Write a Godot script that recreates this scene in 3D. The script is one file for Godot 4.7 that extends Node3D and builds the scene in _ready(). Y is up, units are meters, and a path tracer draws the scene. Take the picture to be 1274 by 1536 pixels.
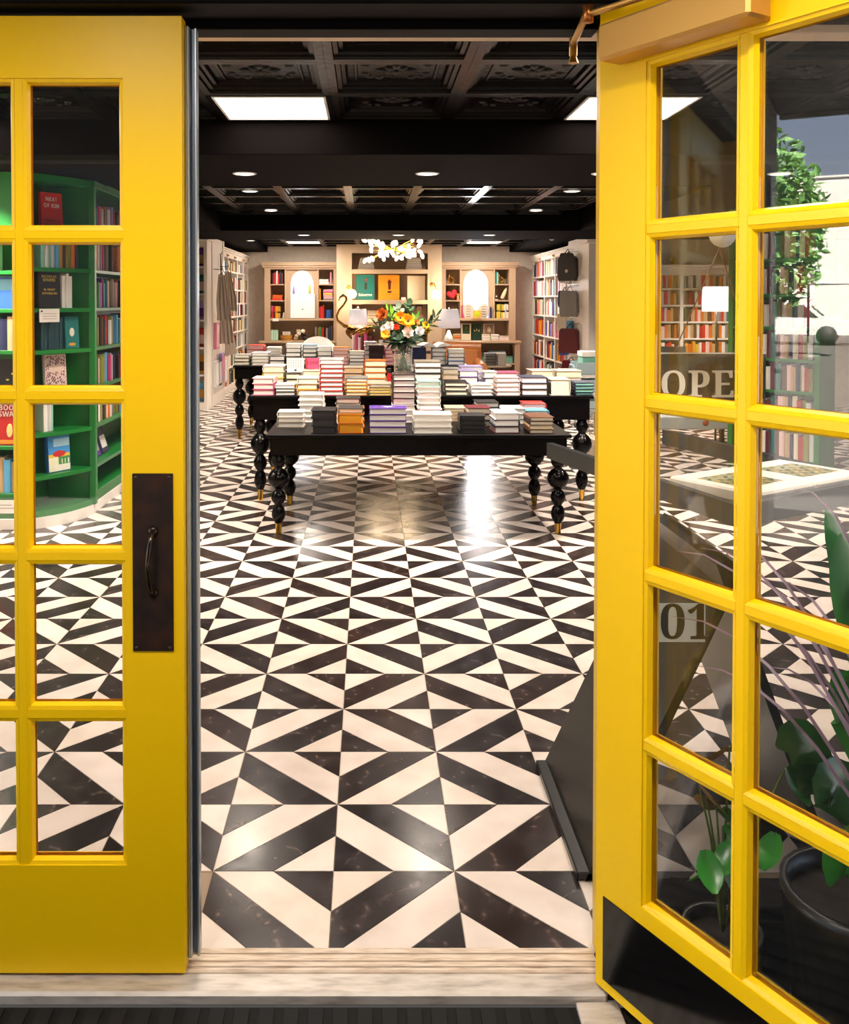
extends Node3D
# A bookshop seen through its yellow doors. y up, metres; the camera stands outside at z = 0 and looks along -z.

const FOCAL := 1367.52
const CX := 552.49
const CY := 478.85
const PITCH := -0.02
const EYE := 1.44
const TILE := 0.305
const CEIL := 2.43

var taken := {}
var mats := {}
var texs := {}
var rng := RandomNumberGenerator.new()

# ---------------------------------------------------------------- photo pixel -> place
func at(px: float, py: float, d: float) -> Vector3:      # on the upright plane at distance d
	var u := (px - CX) / FOCAL
	var v := (CY - py) / FOCAL
	var y := v * cos(PITCH) + sin(PITCH)
	var z := cos(PITCH) - v * sin(PITCH)
	return Vector3(u / z * d, EYE + y / z * d, -d)

func on(px: float, py: float, h: float) -> Vector3:      # on the level plane at height h
	var p := at(px, py, 1.0)
	return at(px, py, (h - EYE) / (p.y - EYE))

# ---------------------------------------------------------------- names and nodes
func numbered(n: String) -> String:
	if not taken.has(n):
		taken[n] = 0
		return n
	taken[n] += 1
	return "%s_%03d" % [n, taken[n]]

func thing(called: String, label: String, category: String, pos := Vector3.ZERO, turn := 0.0, group := "") -> Node3D:
	var o := Node3D.new()
	o.name = numbered(called)
	add_child(o)
	o.position = pos
	o.rotation.y = turn
	o.set_meta("label", label)
	o.set_meta("category", category)
	if group != "":
		o.set_meta("group", group)
	return o

func setting(called: String, label := "", pos := Vector3.ZERO, turn := 0.0) -> Node3D:
	var o := Node3D.new()
	o.name = called
	add_child(o)
	o.position = pos
	o.rotation.y = turn
	o.set_meta("kind", "structure")
	if label != "":
		o.set_meta("label", label)
	return o

func put(parent: Node, called: String, mesh: Mesh, m: Material, xf := Transform3D.IDENTITY, label := "") -> MeshInstance3D:
	var o := MeshInstance3D.new()
	o.name = called
	o.mesh = mesh
	o.material_override = m
	o.transform = xf
	parent.add_child(o, true)
	if label != "":
		o.set_meta("label", label)
	return o

func T(x: float, y: float, z: float) -> Transform3D:
	return Transform3D(Basis.IDENTITY, Vector3(x, y, z))

# ---------------------------------------------------------------- materials
func col(s: String) -> Color:
	return Color.html(s)

func mat(hex: String, rough := 0.6, metal := 0.0, coat := 0.0) -> StandardMaterial3D:
	var key := "%s|%.3f|%.2f|%.2f" % [hex, rough, metal, coat]
	if mats.has(key):
		return mats[key]
	var m := StandardMaterial3D.new()
	m.albedo_color = Color.html(hex)
	m.roughness = rough
	m.metallic = metal
	if coat > 0.0:
		m.clearcoat_enabled = true
		m.clearcoat = coat
		m.clearcoat_roughness = 0.06
	mats[key] = m
	return m

func glow(hex: String, energy: float) -> StandardMaterial3D:
	var key := "glow%s|%.3f" % [hex, energy]
	if mats.has(key):
		return mats[key]
	var m := StandardMaterial3D.new()
	m.albedo_color = Color(0.9, 0.9, 0.9)
	m.roughness = 0.5
	m.emission_enabled = true
	m.emission = Color.html(hex)
	m.emission_energy_multiplier = energy
	mats[key] = m
	return m

func pane_glass() -> StandardMaterial3D:
	if mats.has("pane"):
		return mats["pane"]
	var m := StandardMaterial3D.new()
	m.albedo_color = Color(0.95, 0.97, 0.96, 0.003)
	m.transparency = BaseMaterial3D.TRANSPARENCY_ALPHA
	m.roughness = 0.0
	m.metallic_specular = 0.36
	mats["pane"] = m
	return m

func noise_tex(key: String, noise_type: int, freq: float, colors: Array, stops: Array, size := 512, fractal := FastNoiseLite.FRACTAL_FBM, octaves := 4, seed_ := 3) -> NoiseTexture2D:
	if texs.has(key):
		return texs[key]
	var n := FastNoiseLite.new()
	n.noise_type = noise_type
	n.frequency = freq
	n.fractal_type = fractal
	n.fractal_octaves = octaves
	n.seed = seed_
	var g := Gradient.new()
	g.offsets = PackedFloat32Array(stops)
	g.colors = PackedColorArray(colors)
	var t := NoiseTexture2D.new()
	t.width = size
	t.height = size
	t.seamless = true
	t.noise = n
	t.color_ramp = g
	texs[key] = t
	return t

func textured(key: String, tex: Texture2D, rough: float, scale := 1.0, metal := 0.0) -> StandardMaterial3D:
	if mats.has(key):
		return mats[key]
	var m := StandardMaterial3D.new()
	m.albedo_texture = tex
	m.roughness = rough
	m.metallic = metal
	m.uv1_triplanar = true
	m.uv1_world_triplanar = true
	m.uv1_scale = Vector3.ONE * scale
	mats[key] = m
	return m

# ---------------------------------------------------------------- mesh building
func new_st() -> SurfaceTool:
	var st := SurfaceTool.new()
	st.begin(Mesh.PRIMITIVE_TRIANGLES)
	st.set_smooth_group(-1)
	return st

func done(st: SurfaceTool) -> ArrayMesh:
	st.generate_normals()
	return st.commit()

func tri(st: SurfaceTool, a: Vector3, b: Vector3, c: Vector3, mid: Vector3) -> void:
	# clockwise seen from outside, where outside is away from mid
	var n := (b - a).cross(c - a)
	if n.dot((a + b + c) / 3.0 - mid) > 0.0:
		st.add_vertex(a); st.add_vertex(c); st.add_vertex(b)
	else:
		st.add_vertex(a); st.add_vertex(b); st.add_vertex(c)

func quad(st: SurfaceTool, a: Vector3, b: Vector3, c: Vector3, d: Vector3, mid: Vector3) -> void:
	tri(st, a, b, c, mid)
	tri(st, a, c, d, mid)

# box from its centre and size, with chamfered edges when b > 0
func bx(st: SurfaceTool, c: Vector3, s: Vector3, b := 0.0) -> void:
	var h := s / 2.0
	b = minf(b, minf(h.x, minf(h.y, h.z)) * 0.95)
	if b <= 0.0:
		for ax in 3:
			for sg in [-1.0, 1.0]:
				var u := (ax + 1) % 3
				var w := (ax + 2) % 3
				var q := []
				for k in [[-1, -1], [1, -1], [1, 1], [-1, 1]]:
					var p := Vector3.ZERO
					p[ax] = h[ax] * sg
					p[u] = h[u] * k[0]
					p[w] = h[w] * k[1]
					q.append(c + p)
				quad(st, q[0], q[1], q[2], q[3], c)
		return
	var corner := func(sx: float, sy: float, sz: float, ax: int) -> Vector3:
		var p := Vector3(sx * (h.x - b), sy * (h.y - b), sz * (h.z - b))
		p[ax] = [sx, sy, sz][ax] * h[ax]
		return c + p
	for ax in 3:
		var u := (ax + 1) % 3
		var w := (ax + 2) % 3
		for sg in [-1.0, 1.0]:
			var q := []
			for k in [[-1.0, -1.0], [1.0, -1.0], [1.0, 1.0], [-1.0, 1.0]]:
				var sgn := Vector3.ZERO
				sgn[ax] = sg; sgn[u] = k[0]; sgn[w] = k[1]
				q.append(corner.call(sgn.x, sgn.y, sgn.z, ax))
			quad(st, q[0], q[1], q[2], q[3], c)
		# four edges that run along axis ax
		for k in [[-1.0, -1.0], [1.0, -1.0], [1.0, 1.0], [-1.0, 1.0]]:
			var s0 := Vector3.ZERO
			s0[ax] = -1.0; s0[u] = k[0]; s0[w] = k[1]
			var s1 := s0
			s1[ax] = 1.0
			quad(st, corner.call(s0.x, s0.y, s0.z, u), corner.call(s1.x, s1.y, s1.z, u), corner.call(s1.x, s1.y, s1.z, w), corner.call(s0.x, s0.y, s0.z, w), c)
	for sx in [-1.0, 1.0]:
		for sy in [-1.0, 1.0]:
			for sz in [-1.0, 1.0]:
				tri(st, corner.call(sx, sy, sz, 0), corner.call(sx, sy, sz, 1), corner.call(sx, sy, sz, 2), c)

var box_cache := {}
func box_mesh(s: Vector3, b := 0.0) -> ArrayMesh:
	var key := "%.4f %.4f %.4f %.4f" % [s.x, s.y, s.z, b]
	if not box_cache.has(key):
		var st := new_st()
		bx(st, Vector3.ZERO, s, b)
		box_cache[key] = done(st)
	return box_cache[key]

# box part given by its two corners
func slab(parent: Node, called: String, a: Vector3, z: Vector3, m: Material, b := 0.0, label := "") -> MeshInstance3D:
	var lo := Vector3(minf(a.x, z.x), minf(a.y, z.y), minf(a.z, z.z))
	var hi := Vector3(maxf(a.x, z.x), maxf(a.y, z.y), maxf(a.z, z.z))
	return put(parent, called, box_mesh(hi - lo, b), m, Transform3D(Basis.IDENTITY, (lo + hi) / 2.0), label)

func lathe(st: SurfaceTool, prof: Array, seg := 20, base := Transform3D.IDENTITY, smooth := true) -> void:
	st.set_smooth_group(0 if smooth else -1)
	var n := prof.size()
	for i in n - 1:
		for k in seg:
			var a0 := TAU * k / seg
			var a1 := TAU * (k + 1) / seg
			var r0: float = prof[i][0]
			var y0: float = prof[i][1]
			var r1: float = prof[i + 1][0]
			var y1: float = prof[i + 1][1]
			var p00 := base * Vector3(r0 * cos(a0), y0, r0 * sin(a0))
			var p01 := base * Vector3(r0 * cos(a1), y0, r0 * sin(a1))
			var p10 := base * Vector3(r1 * cos(a0), y1, r1 * sin(a0))
			var p11 := base * Vector3(r1 * cos(a1), y1, r1 * sin(a1))
			if r0 > 1e-6:
				st.add_vertex(p00); st.add_vertex(p01); st.add_vertex(p11)
			if r1 > 1e-6:
				st.add_vertex(p00); st.add_vertex(p11); st.add_vertex(p10)
	st.set_smooth_group(-1)

func lathe_mesh(prof: Array, seg := 20) -> ArrayMesh:
	var st := new_st()
	lathe(st, prof, seg)
	return done(st)

func tube(st: SurfaceTool, pts: Array, radii: Array, seg := 8, caps := true) -> void:
	st.set_smooth_group(0)
	var n := pts.size()
	var rings := []
	var up := Vector3.UP
	var side := Vector3.ZERO
	for i in n:
		var p: Vector3 = pts[i]
		var a: Vector3 = pts[maxi(i - 1, 0)]
		var b: Vector3 = pts[mini(i + 1, n - 1)]
		var dir := (b - a).normalized()
		if side == Vector3.ZERO:
			side = dir.cross(up if absf(dir.dot(up)) < 0.95 else Vector3.RIGHT).normalized()
		else:
			side = (side - dir * side.dot(dir)).normalized()
		var other := dir.cross(side)
		var r: float = radii[mini(i, radii.size() - 1)]
		var ring := []
		for k in seg:
			var t := TAU * k / seg
			ring.append(p + (side * cos(t) + other * sin(t)) * r)
		rings.append(ring)
	for i in n - 1:
		for k in seg:
			var q := (k + 1) % seg
			var mid: Vector3 = (pts[i] + pts[i + 1]) / 2.0
			quad(st, rings[i][k], rings[i][q], rings[i + 1][q], rings[i + 1][k], mid)
	st.set_smooth_group(-1)
	if caps:
		for e in [0, n - 1]:
			var inner: Vector3 = pts[1] if e == 0 else pts[n - 2]
			for k in range(1, seg - 1):
				tri(st, rings[e][0], rings[e][k], rings[e][k + 1], inner)

func tube_mesh(pts: Array, radii: Array, seg := 8) -> ArrayMesh:
	var st := new_st()
	tube(st, pts, radii, seg)
	return done(st)

func ball(st: SurfaceTool, c: Vector3, r: Vector3, rings := 8, seg := 12) -> void:
	var prof := []
	for i in rings + 1:
		var t := PI * i / rings
		prof.append([sin(t), -cos(t)])
	lathe(st, prof, seg, Transform3D(Basis.from_scale(r), c))

func ball_mesh(r: Vector3, rings := 8, seg := 12) -> ArrayMesh:
	var st := new_st()
	ball(st, Vector3.ZERO, r, rings, seg)
	return done(st)

# flat outline (x, y) pulled from z0 to z1
func prism(st: SurfaceTool, poly: Array, z0: float, z1: float, xf := Transform3D.IDENTITY) -> void:
	var pk := PackedVector2Array(poly)
	var idx := Geometry2D.triangulate_polygon(pk)
	var area := 0.0
	for i in pk.size():
		var j := (i + 1) % pk.size()
		area += pk[i].x * pk[j].y - pk[j].x * pk[i].y
	var hi := maxf(z0, z1)
	var lo := minf(z0, z1)
	for i in range(0, idx.size(), 3):
		var a := pk[idx[i]]
		var b := pk[idx[i + 1]]
		var c := pk[idx[i + 2]]
		if (b - a).cross(c - a) > 0.0:
			var t := b
			b = c
			c = t
		for p in [a, b, c]:
			st.add_vertex(xf * Vector3(p.x, p.y, hi))
		for p in [a, c, b]:
			st.add_vertex(xf * Vector3(p.x, p.y, lo))
	for i in pk.size():
		var j := (i + 1) % pk.size()
		var a := pk[i]
		var b := pk[j]
		if area < 0.0:
			a = pk[j]
			b = pk[i]
		var q := [Vector3(a.x, a.y, lo), Vector3(a.x, a.y, hi), Vector3(b.x, b.y, hi), Vector3(b.x, b.y, lo)]
		for k in [0, 1, 2, 0, 2, 3]:
			st.add_vertex(xf * q[k])

func prism_mesh(poly: Array, z0: float, z1: float) -> ArrayMesh:
	var st := new_st()
	prism(st, poly, z0, z1)
	return done(st)

func text_mesh(s: String, height: float, depth := 0.001, font := "Droid Sans", bold := true) -> TextMesh:
	var t := TextMesh.new()
	var f := SystemFont.new()
	f.font_names = PackedStringArray([font])
	f.font_weight = 700 if bold else 400
	t.font = f
	t.text = s
	t.font_size = 32
	t.pixel_size = height / 32.0 * 1.35
	t.depth = depth
	t.curve_step = 2.0
	return t

# a picture for print: fn(u, v) -> Color
func print_mat(key: String, w: int, h: int, fn: Callable, rough := 0.5) -> StandardMaterial3D:
	if mats.has(key):
		return mats[key]
	var im := Image.create(w, h, false, Image.FORMAT_RGB8)
	for y in h:
		for x in w:
			im.set_pixel(x, y, fn.call((x + 0.5) / w, (y + 0.5) / h))
	var m := StandardMaterial3D.new()
	m.albedo_texture = ImageTexture.create_from_image(im)
	m.roughness = rough
	mats[key] = m
	return m

# flat sheet in x, y facing +z, with texture coordinates
func sheet(w: float, h: float) -> ArrayMesh:
	var st := SurfaceTool.new()
	st.begin(Mesh.PRIMITIVE_TRIANGLES)
	var p := [Vector3(-w / 2, h / 2, 0), Vector3(w / 2, h / 2, 0), Vector3(w / 2, -h / 2, 0), Vector3(-w / 2, -h / 2, 0)]
	var uv := [Vector2(0, 0), Vector2(1, 0), Vector2(1, 1), Vector2(0, 1)]
	for k in [0, 1, 2, 0, 2, 3]:
		st.set_normal(Vector3(0, 0, 1))
		st.set_uv(uv[k])
		st.add_vertex(p[k])
	return st.commit()

# ---------------------------------------------------------------- light levels
const SKY := 1.6
const SUN := 36.0
const EXPOSURE := 1.35
const PANEL := 0.8
const DOWN := 3.6
const UNSEEN_PORCH := 1.8
const WARM := "ffeedd"

# ---------------------------------------------------------------- floor
func tile_piece(kind: int, flip: bool) -> Array:
	# outlines in a unit tile, x right, y away from the door. kind 0 far triangle, 1 far band, 2 near band, 3 near triangle
	var p: Array
	match kind:
		0: p = [Vector2(0, 1), Vector2(0.5, 1), Vector2(0, 0.5)]
		1: p = [Vector2(0.5, 1), Vector2(1, 1), Vector2(0, 0), Vector2(0, 0.5)]
		2: p = [Vector2(1, 1), Vector2(1, 0.5), Vector2(0.5, 0), Vector2(0, 0)]
		_: p = [Vector2(1, 0.5), Vector2(1, 0), Vector2(0.5, 0)]
	if flip:
		for i in p.size():
			p[i] = Vector2(1.0 - p[i].x, p[i].y)
	return p

func build_floor() -> void:
	var f := setting("floor")
	var grout := mat("a08c78", 0.8)
	slab(f, "mortar_bed", Vector3(-2.75, -0.12, -17.2), Vector3(6.6, -0.004, -2.003), grout)
	var wt := noise_tex("whitestone", FastNoiseLite.TYPE_SIMPLEX_SMOOTH, 0.012, [col("dccdc2"), col("e8dbd1"), col("eee3da")], [0.0, 0.55, 1.0])
	var bt := noise_tex("blackstone", FastNoiseLite.TYPE_SIMPLEX_SMOOTH, 0.007, [col("2a2120"), col("2f2625"), col("3c3230"), col("7a6c66")], [0.0, 0.62, 0.84, 1.0], 512, FastNoiseLite.FRACTAL_RIDGED, 3, 11)
	var fine := noise_tex("rubbed", FastNoiseLite.TYPE_SIMPLEX_SMOOTH, 0.02, [Color(0.18, 0.18, 0.18), Color(0.26, 0.26, 0.26)], [0.2, 0.9], 256)
	var wm := []
	var bm := []
	for k in 3:
		var a: StandardMaterial3D = textured("white_tile%d" % k, wt, 1.0, 0.9).duplicate()
		a.uv1_offset = Vector3(0.31, 0.17, 0.53) * k
		a.albedo_color = [Color(1, 1, 1), Color(0.97, 0.965, 0.96), Color(0.985, 0.975, 0.96)][k]
		a.roughness_texture = fine
		wm.append(a)
		var b: StandardMaterial3D = textured("black_tile%d" % k, bt, 1.0, 1.6).duplicate()
		b.uv1_offset = Vector3(0.37, 0.11, 0.71) * k
		b.albedo_color = [Color(1, 1, 1), Color(0.86, 0.86, 0.88), Color(1.0, 0.95, 0.92)][k]
		b.roughness_texture = fine
		bm.append(b)
	# shared meshes: inset for the joint, bevelled by a thin arris
	var meshes := {}
	for flip in [false, true]:
		for kind in 4:
			var big := []
			for q in tile_piece(kind, flip):
				big.append(q * TILE)
			if not flip:
				pass
			var inset := Geometry2D.offset_polygon(PackedVector2Array(big), -0.0011, Geometry2D.JOIN_MITER)
			var poly := Array(inset[0])
			var st := new_st()
			prism(st, poly, -0.004, 0.0, Transform3D(Basis(Vector3(1, 0, 0), Vector3(0, 0, -1), Vector3(0, 1, 0)), Vector3.ZERO))
			meshes[[flip, kind]] = done(st)
	var x0 := -0.0875
	var d0 := 2.275
	var near := []
	var rest := [new_st(), new_st()]
	for i in range(-18, 22):
		for j in range(-1, 48):
			var flip := posmod(i + j, 2) == 0      # mirrored neighbours
			var dark_first := posmod(i, 2) == 1
			var o := Vector3(x0 + i * TILE, 0, -(d0 + j * TILE))
			for kind in 4:
				var dark := dark_first == (kind % 2 == 0)
				var c := Vector2.ZERO
				var poly := tile_piece(kind, flip)
				for q in poly:
					c += q / poly.size()
				var cd := d0 + (j + c.y) * TILE
				var cx := x0 + (i + c.x) * TILE
				var px := CX + FOCAL * cx / cd
				var py := 451.5 + FOCAL * EYE / cd
				var seen := px > -10 and px < 1284 and py < 1440 and not (px > 180 and px < 280) and not (px > 1060 and py > 1280)
				if px < 185 and cx < -1.86 and cd > 5.6:
					seen = false
				near.append([cd if seen else cd + 100.0, flip, kind, dark, o])
	near.sort_custom(func(a, b): return a[0] < b[0])
	var count := [0, 0]
	for q in near:
		var dark: bool = q[3]
		var k := 1 if dark else 0
		if count[k] < 300 and q[0] < 50.0:
			count[k] += 1
			put(f, "black_tile" if dark else "white_tile", meshes[[q[1], q[2]]], (bm if dark else wm)[rng.randi() % 3], Transform3D(Basis.IDENTITY, q[4]))
		elif q[4].z < -2.1 or q[0] < 90.0:
			rest[k].append_from(meshes[[q[1], q[2]]], 0, Transform3D(Basis.IDENTITY, q[4]))
	var far_w := put(f, "far_white_tiles", rest[0].commit(), wm[0])
	far_w.set_meta("kind", "stuff")
	var far_b := put(f, "far_black_tiles", rest[1].commit(), bm[0])
	far_b.set_meta("kind", "stuff")

# ---------------------------------------------------------------- ceiling
func tin_tile_mesh() -> ArrayMesh:
	# pressed coffer: flat rail round the edge, steps up to a raised field with a rosette; y = 0 is the rail's underside
	var st := new_st()
	var prof := [[0.3045, 0.0], [0.268, 0.0], [0.264, 0.012], [0.246, 0.014], [0.242, 0.026], [0.226, 0.028], [0.216, 0.044], [0.19, 0.046], [0.186, 0.040], [0.176, 0.040], [0.172, 0.047], [0.0, 0.047]]
	for i in prof.size() - 1:
		var r0: float = prof[i][0]
		var y0: float = prof[i][1]
		var r1: float = prof[i + 1][0]
		var y1: float = prof[i + 1][1]
		var c := [Vector2(-1, -1), Vector2(1, -1), Vector2(1, 1), Vector2(-1, 1)]
		for k in 4:
			var a: Vector2 = c[k]
			var b: Vector2 = c[(k + 1) % 4]
			var q := [Vector3(a.x * r0, y0, a.y * r0), Vector3(b.x * r0, y0, b.y * r0), Vector3(b.x * r1, y1, b.y * r1), Vector3(a.x * r1, y1, a.y * r1)]
			quad(st, q[0], q[1], q[2], q[3], Vector3(q[0].x, 3.0, q[0].z))
	# rosette: petals in relief
	for k in 8:
		var t := TAU * k / 8
		var r := 0.085 if k % 2 == 0 else 0.062
		var xf := Transform3D(Basis(Vector3.UP, t) * Basis.from_scale(Vector3(r * 0.5, 0.012, 0.022)), Vector3(cos(t), 0, -sin(t)) * r * 0.62 + Vector3(0, 0.047, 0))
		var pr := [[0.0, -1.0], [0.5, -0.85], [0.9, -0.4], [1.0, 0.0]]
		lathe(st, pr, 8, xf)
	lathe(st, [[0.0, -0.016], [0.014, -0.012], [0.02, 0.0]], 10, T(0, 0.047, 0))
	for sx in [-1, 1]:
		for sz in [-1, 1]:
			for q in 3:
				var dir := Vector3(sx, 0, sz).normalized()
				var side := Vector3(-dir.z, 0, dir.x)
				var p := dir * 0.17 + side * (q - 1) * 0.045 - dir * absf(q - 1) * 0.02
				lathe(st, [[0.0, -0.010], [0.016, -0.007], [0.024, 0.0]], 8, Transform3D(Basis.IDENTITY, p + Vector3(0, 0.047, 0)))
	return done(st)

func downlight(pos: Vector3, e: float, hex := WARM, r := 0.065, what := "", wide := 62.0) -> void:
	var o := thing("downlight", "round white recessed downlight %s" % what, "ceiling light", pos, 0, "recessed downlights")
	put(o, "trim_ring", lathe_mesh([[r, -0.001], [r + 0.004, -0.006], [r + 0.012, -0.004], [r + 0.016, 0.0]], 24), mat("e8e4de", 0.4))
	put(o, "lens", lathe_mesh([[0.0, -0.0035], [r * 0.7, -0.0035], [r, -0.0025]], 24), glow("fff2e2", 5.0))
	spot(pos + Vector3(0, -0.02, 0), Vector3.DOWN, hex, e, wide, r)

func light_panel(pos: Vector3, e: float, what: String, w := 0.53) -> void:
	var o := thing("light_panel", "square white light panel in the black ceiling, %s" % what, "ceiling light", pos, 0, "square ceiling light panels")
	for s in [-1, 1]:
		slab(o, "frame", Vector3(s * (w / 2), -0.004, -w / 2 - 0.012), Vector3(s * (w / 2 + 0.012), 0.01, w / 2 + 0.012), mat("e6e2dc", 0.4), 0.001)
		slab(o, "frame", Vector3(-w / 2, -0.004, s * (w / 2)), Vector3(w / 2, 0.01, s * (w / 2 + 0.012)), mat("e6e2dc", 0.4), 0.001)
	slab(o, "diffuser", Vector3(-w / 2, 0.0, -w / 2), Vector3(w / 2, 0.008, w / 2), glow("fff6ec", 3.0))
	area(pos + Vector3(0, -0.008, 0), Vector3.DOWN, w, w, "fff0e0", e)

func build_ceiling() -> void:
	var c := setting("ceiling")
	var black := mat("0b0808", 0.75)
	black.metallic_specular = 0.12
	var tin := StandardMaterial3D.new()
	tin.albedo_color = col("0e0c0c")
	tin.roughness = 0.22
	tin.metallic_specular = 0.26
	tin.heightmap_enabled = true
	tin.heightmap_scale = 0.06
	tin.heightmap_texture = noise_tex("hammered", FastNoiseLite.TYPE_CELLULAR, 0.03, [Color.BLACK, Color.WHITE], [0.0, 1.0], 256, FastNoiseLite.FRACTAL_NONE, 1)
	tin.uv1_triplanar = true
	tin.uv1_world_triplanar = true
	tin.uv1_scale = Vector3.ONE * 3.0
	var mesh := tin_tile_mesh()
	var panels := []
	for q in [[-0.485, -4.715], [1.345, -4.715], [-2.315, -4.715], [3.175, -4.715], [-0.485, -2.885], [1.345, -2.885], [-1.095, -15.4], [1.955, -15.4]]:
		panels.append(Vector3(q[0], CEIL, q[1]))
	var zones := [[-8, 9, 0, 4], [-3, 4, 7, 13], [-3, 4, 16, 23]]
	slab(c, "slab", Vector3(-2.75, CEIL + 0.06, -17.2), Vector3(6.6, CEIL + 0.2, -2.0), black)
	# rows counted from the beam front at d = 5.02 backwards and forwards
	for i in range(-8, 10):
		for j in range(-5, 20):
			var x := -0.485 + 0.61 * i
			var d := 4.715 + 0.61 * j
			var inside := (j <= 0 and d > 2.4 and x > -2.5) or (d > 6.4 and d < 10.5 and x > -1.75 and x < 2.5) or (d > 12.0 and x > -1.8 and x < 2.6 and d < 16.9)
			if not inside:
				continue
			var hole := false
			for p in panels:
				if Vector2(p.x - x, p.z + d).length() < 0.2:
					hole = true
			if hole:
				continue
			put(c, "ceiling_tile", mesh, tin, T(x, CEIL, -d))
	for k in panels.size():
		light_panel(panels[k], PANEL if k < 4 else (1.9 if k < 6 else 3.0), ["before the beam, over the aisle", "before the black beam, beside the open door", "before the black beam, over the green bookcase", "before the black beam, by the display window", "unseen, lighting the floor inside the closed door", "unseen, lighting the floor inside the open door", "over the swan lamp", "over the armchair"][k])  # the two inside the doors are out of view, lighting the near floor
	# rails that fill the margins round the panels
	for p in panels:
		for s in [-1, 1]:
			slab(c, "panel_rail", p + Vector3(s * 0.28, 0.0, -0.305), p + Vector3(s * 0.305, 0.03, 0.305), black)
			slab(c, "panel_rail", p + Vector3(-0.28, 0.0, s * 0.28), p + Vector3(0.28, 0.03, s * 0.305), black)
	# beams and side soffits
	var b1 := setting("trim_1", "wide black dropped beam with three downlights")
	slab(b1, "beam", Vector3(-2.75, 2.245, -6.41), Vector3(6.6, CEIL + 0.06, -5.03), black, 0.004)
	var b2 := setting("trim_2", "black dropped beam before the reading corner")
	slab(b2, "beam", Vector3(-2.75, 2.25, -12.0), Vector3(6.6, CEIL + 0.06, -10.53), black, 0.004)
	var s1 := setting("trim_3", "black soffit over the white shelves")
	slab(s1, "soffit", Vector3(-2.75, 2.252, -10.53), Vector3(-1.7, CEIL + 0.06, -6.41), black)
	slab(s1, "soffit", Vector3(-2.75, 2.34, -17.0), Vector3(-1.85, CEIL + 0.06, -12.0), black)
	var s2 := setting("trim_4", "black soffit over the white shelves with gifts")
	slab(s2, "soffit", Vector3(2.44, 2.252, -10.53), Vector3(6.6, CEIL + 0.06, -6.41), black)
	slab(s2, "soffit", Vector3(2.6, 2.34, -17.0), Vector3(4.2, CEIL + 0.06, -12.0), black)
	# recessed lights
	var n := ["over the tables' swan side", "over the middle of the low table", "beside the open yellow door"]
	for k in 3:
		downlight(Vector3([-0.78, 0.373, 1.484][k], 2.244, -5.77), DOWN, WARM, 0.06, "in the wide beam, " + n[k])
		downlight(Vector3([-0.79, 0.371, 1.486][k], 2.249, -11.2), DOWN, WARM, 0.06, "in the far beam, " + n[k])
	downlight(Vector3(-2.5, 2.244, -5.4), DOWN * 1.6, WARM, 0.06, "out of view in the wide beam, lighting the green bookcase")  # beyond the view, lights the front of the green bookcase
	downlight(Vector3(2.6, 2.244, -5.77), DOWN * 0.9, WARM, 0.06, "unseen in the wide beam by the display window, lighting the front")  # unseen lamp that carries the beam row on to light the front area
	for k in 2:
		downlight(Vector3(-1.06, CEIL - 0.004, [-8.2, -9.95][k]), DOWN * 1.5, WARM, 0.06, "between the coffers, %s on the apron side" % NTH[k])
		downlight(Vector3(1.83, CEIL - 0.004, [-8.2, -9.95][k]), DOWN * 1.5, WARM, 0.06, "between the coffers, %s on the handbag side" % NTH[k])
	for k in 2:
		downlight(Vector3([-0.75, 0.35][k], 2.419, -0.75), UNSEEN_PORCH, "fff4e6", 0.06, "unseen under the canopy, lighting the doors, %s" % ["before the closed door", "before the open door"][k], 80.0)  # lamps out of view, placed to light the doors from above
	downlight(Vector3(-1.75, 2.339, -13.6), DOWN * 0.8, WARM, 0.05, "in the low soffit by the white shelves")
	downlight(Vector3(4.6, 2.244, -10.9), DOWN, WARM, 0.06, "before the far white bookcase")

# ---------------------------------------------------------------- walls
func build_walls() -> void:
	var plaster := noise_tex("plaster", FastNoiseLite.TYPE_SIMPLEX_SMOOTH, 0.02, [col("e8dccd"), col("f0e6d9")], [0.2, 0.8], 256)
	var wallm := textured("plaster", plaster, 0.75, 1.5)
	var w := setting("wall_back")
	slab(w, "wall", Vector3(-2.9, 0, -17.1), Vector3(4.3, 2.5, -16.8), wallm)
	var l := setting("wall_left")
	slab(l, "wall", Vector3(-2.9, 0, -16.8), Vector3(-2.6, 2.5, -12.361), wallm)
	slab(l, "wall", Vector3(-2.9, 0, -12.36), Vector3(-2.751, 2.5, -2.06), wallm)
	var r := setting("wall_right")
	slab(r, "wall", Vector3(3.45, 0, -16.8), Vector3(3.6, 2.5, -12.35), wallm)
	slab(r, "wall", Vector3(3.45, 0, -12.5), Vector3(6.6, 2.5, -12.36), wallm)
	slab(r, "wall", Vector3(6.6, 0, -12.5), Vector3(6.75, 2.5, -1.9), wallm)

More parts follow.
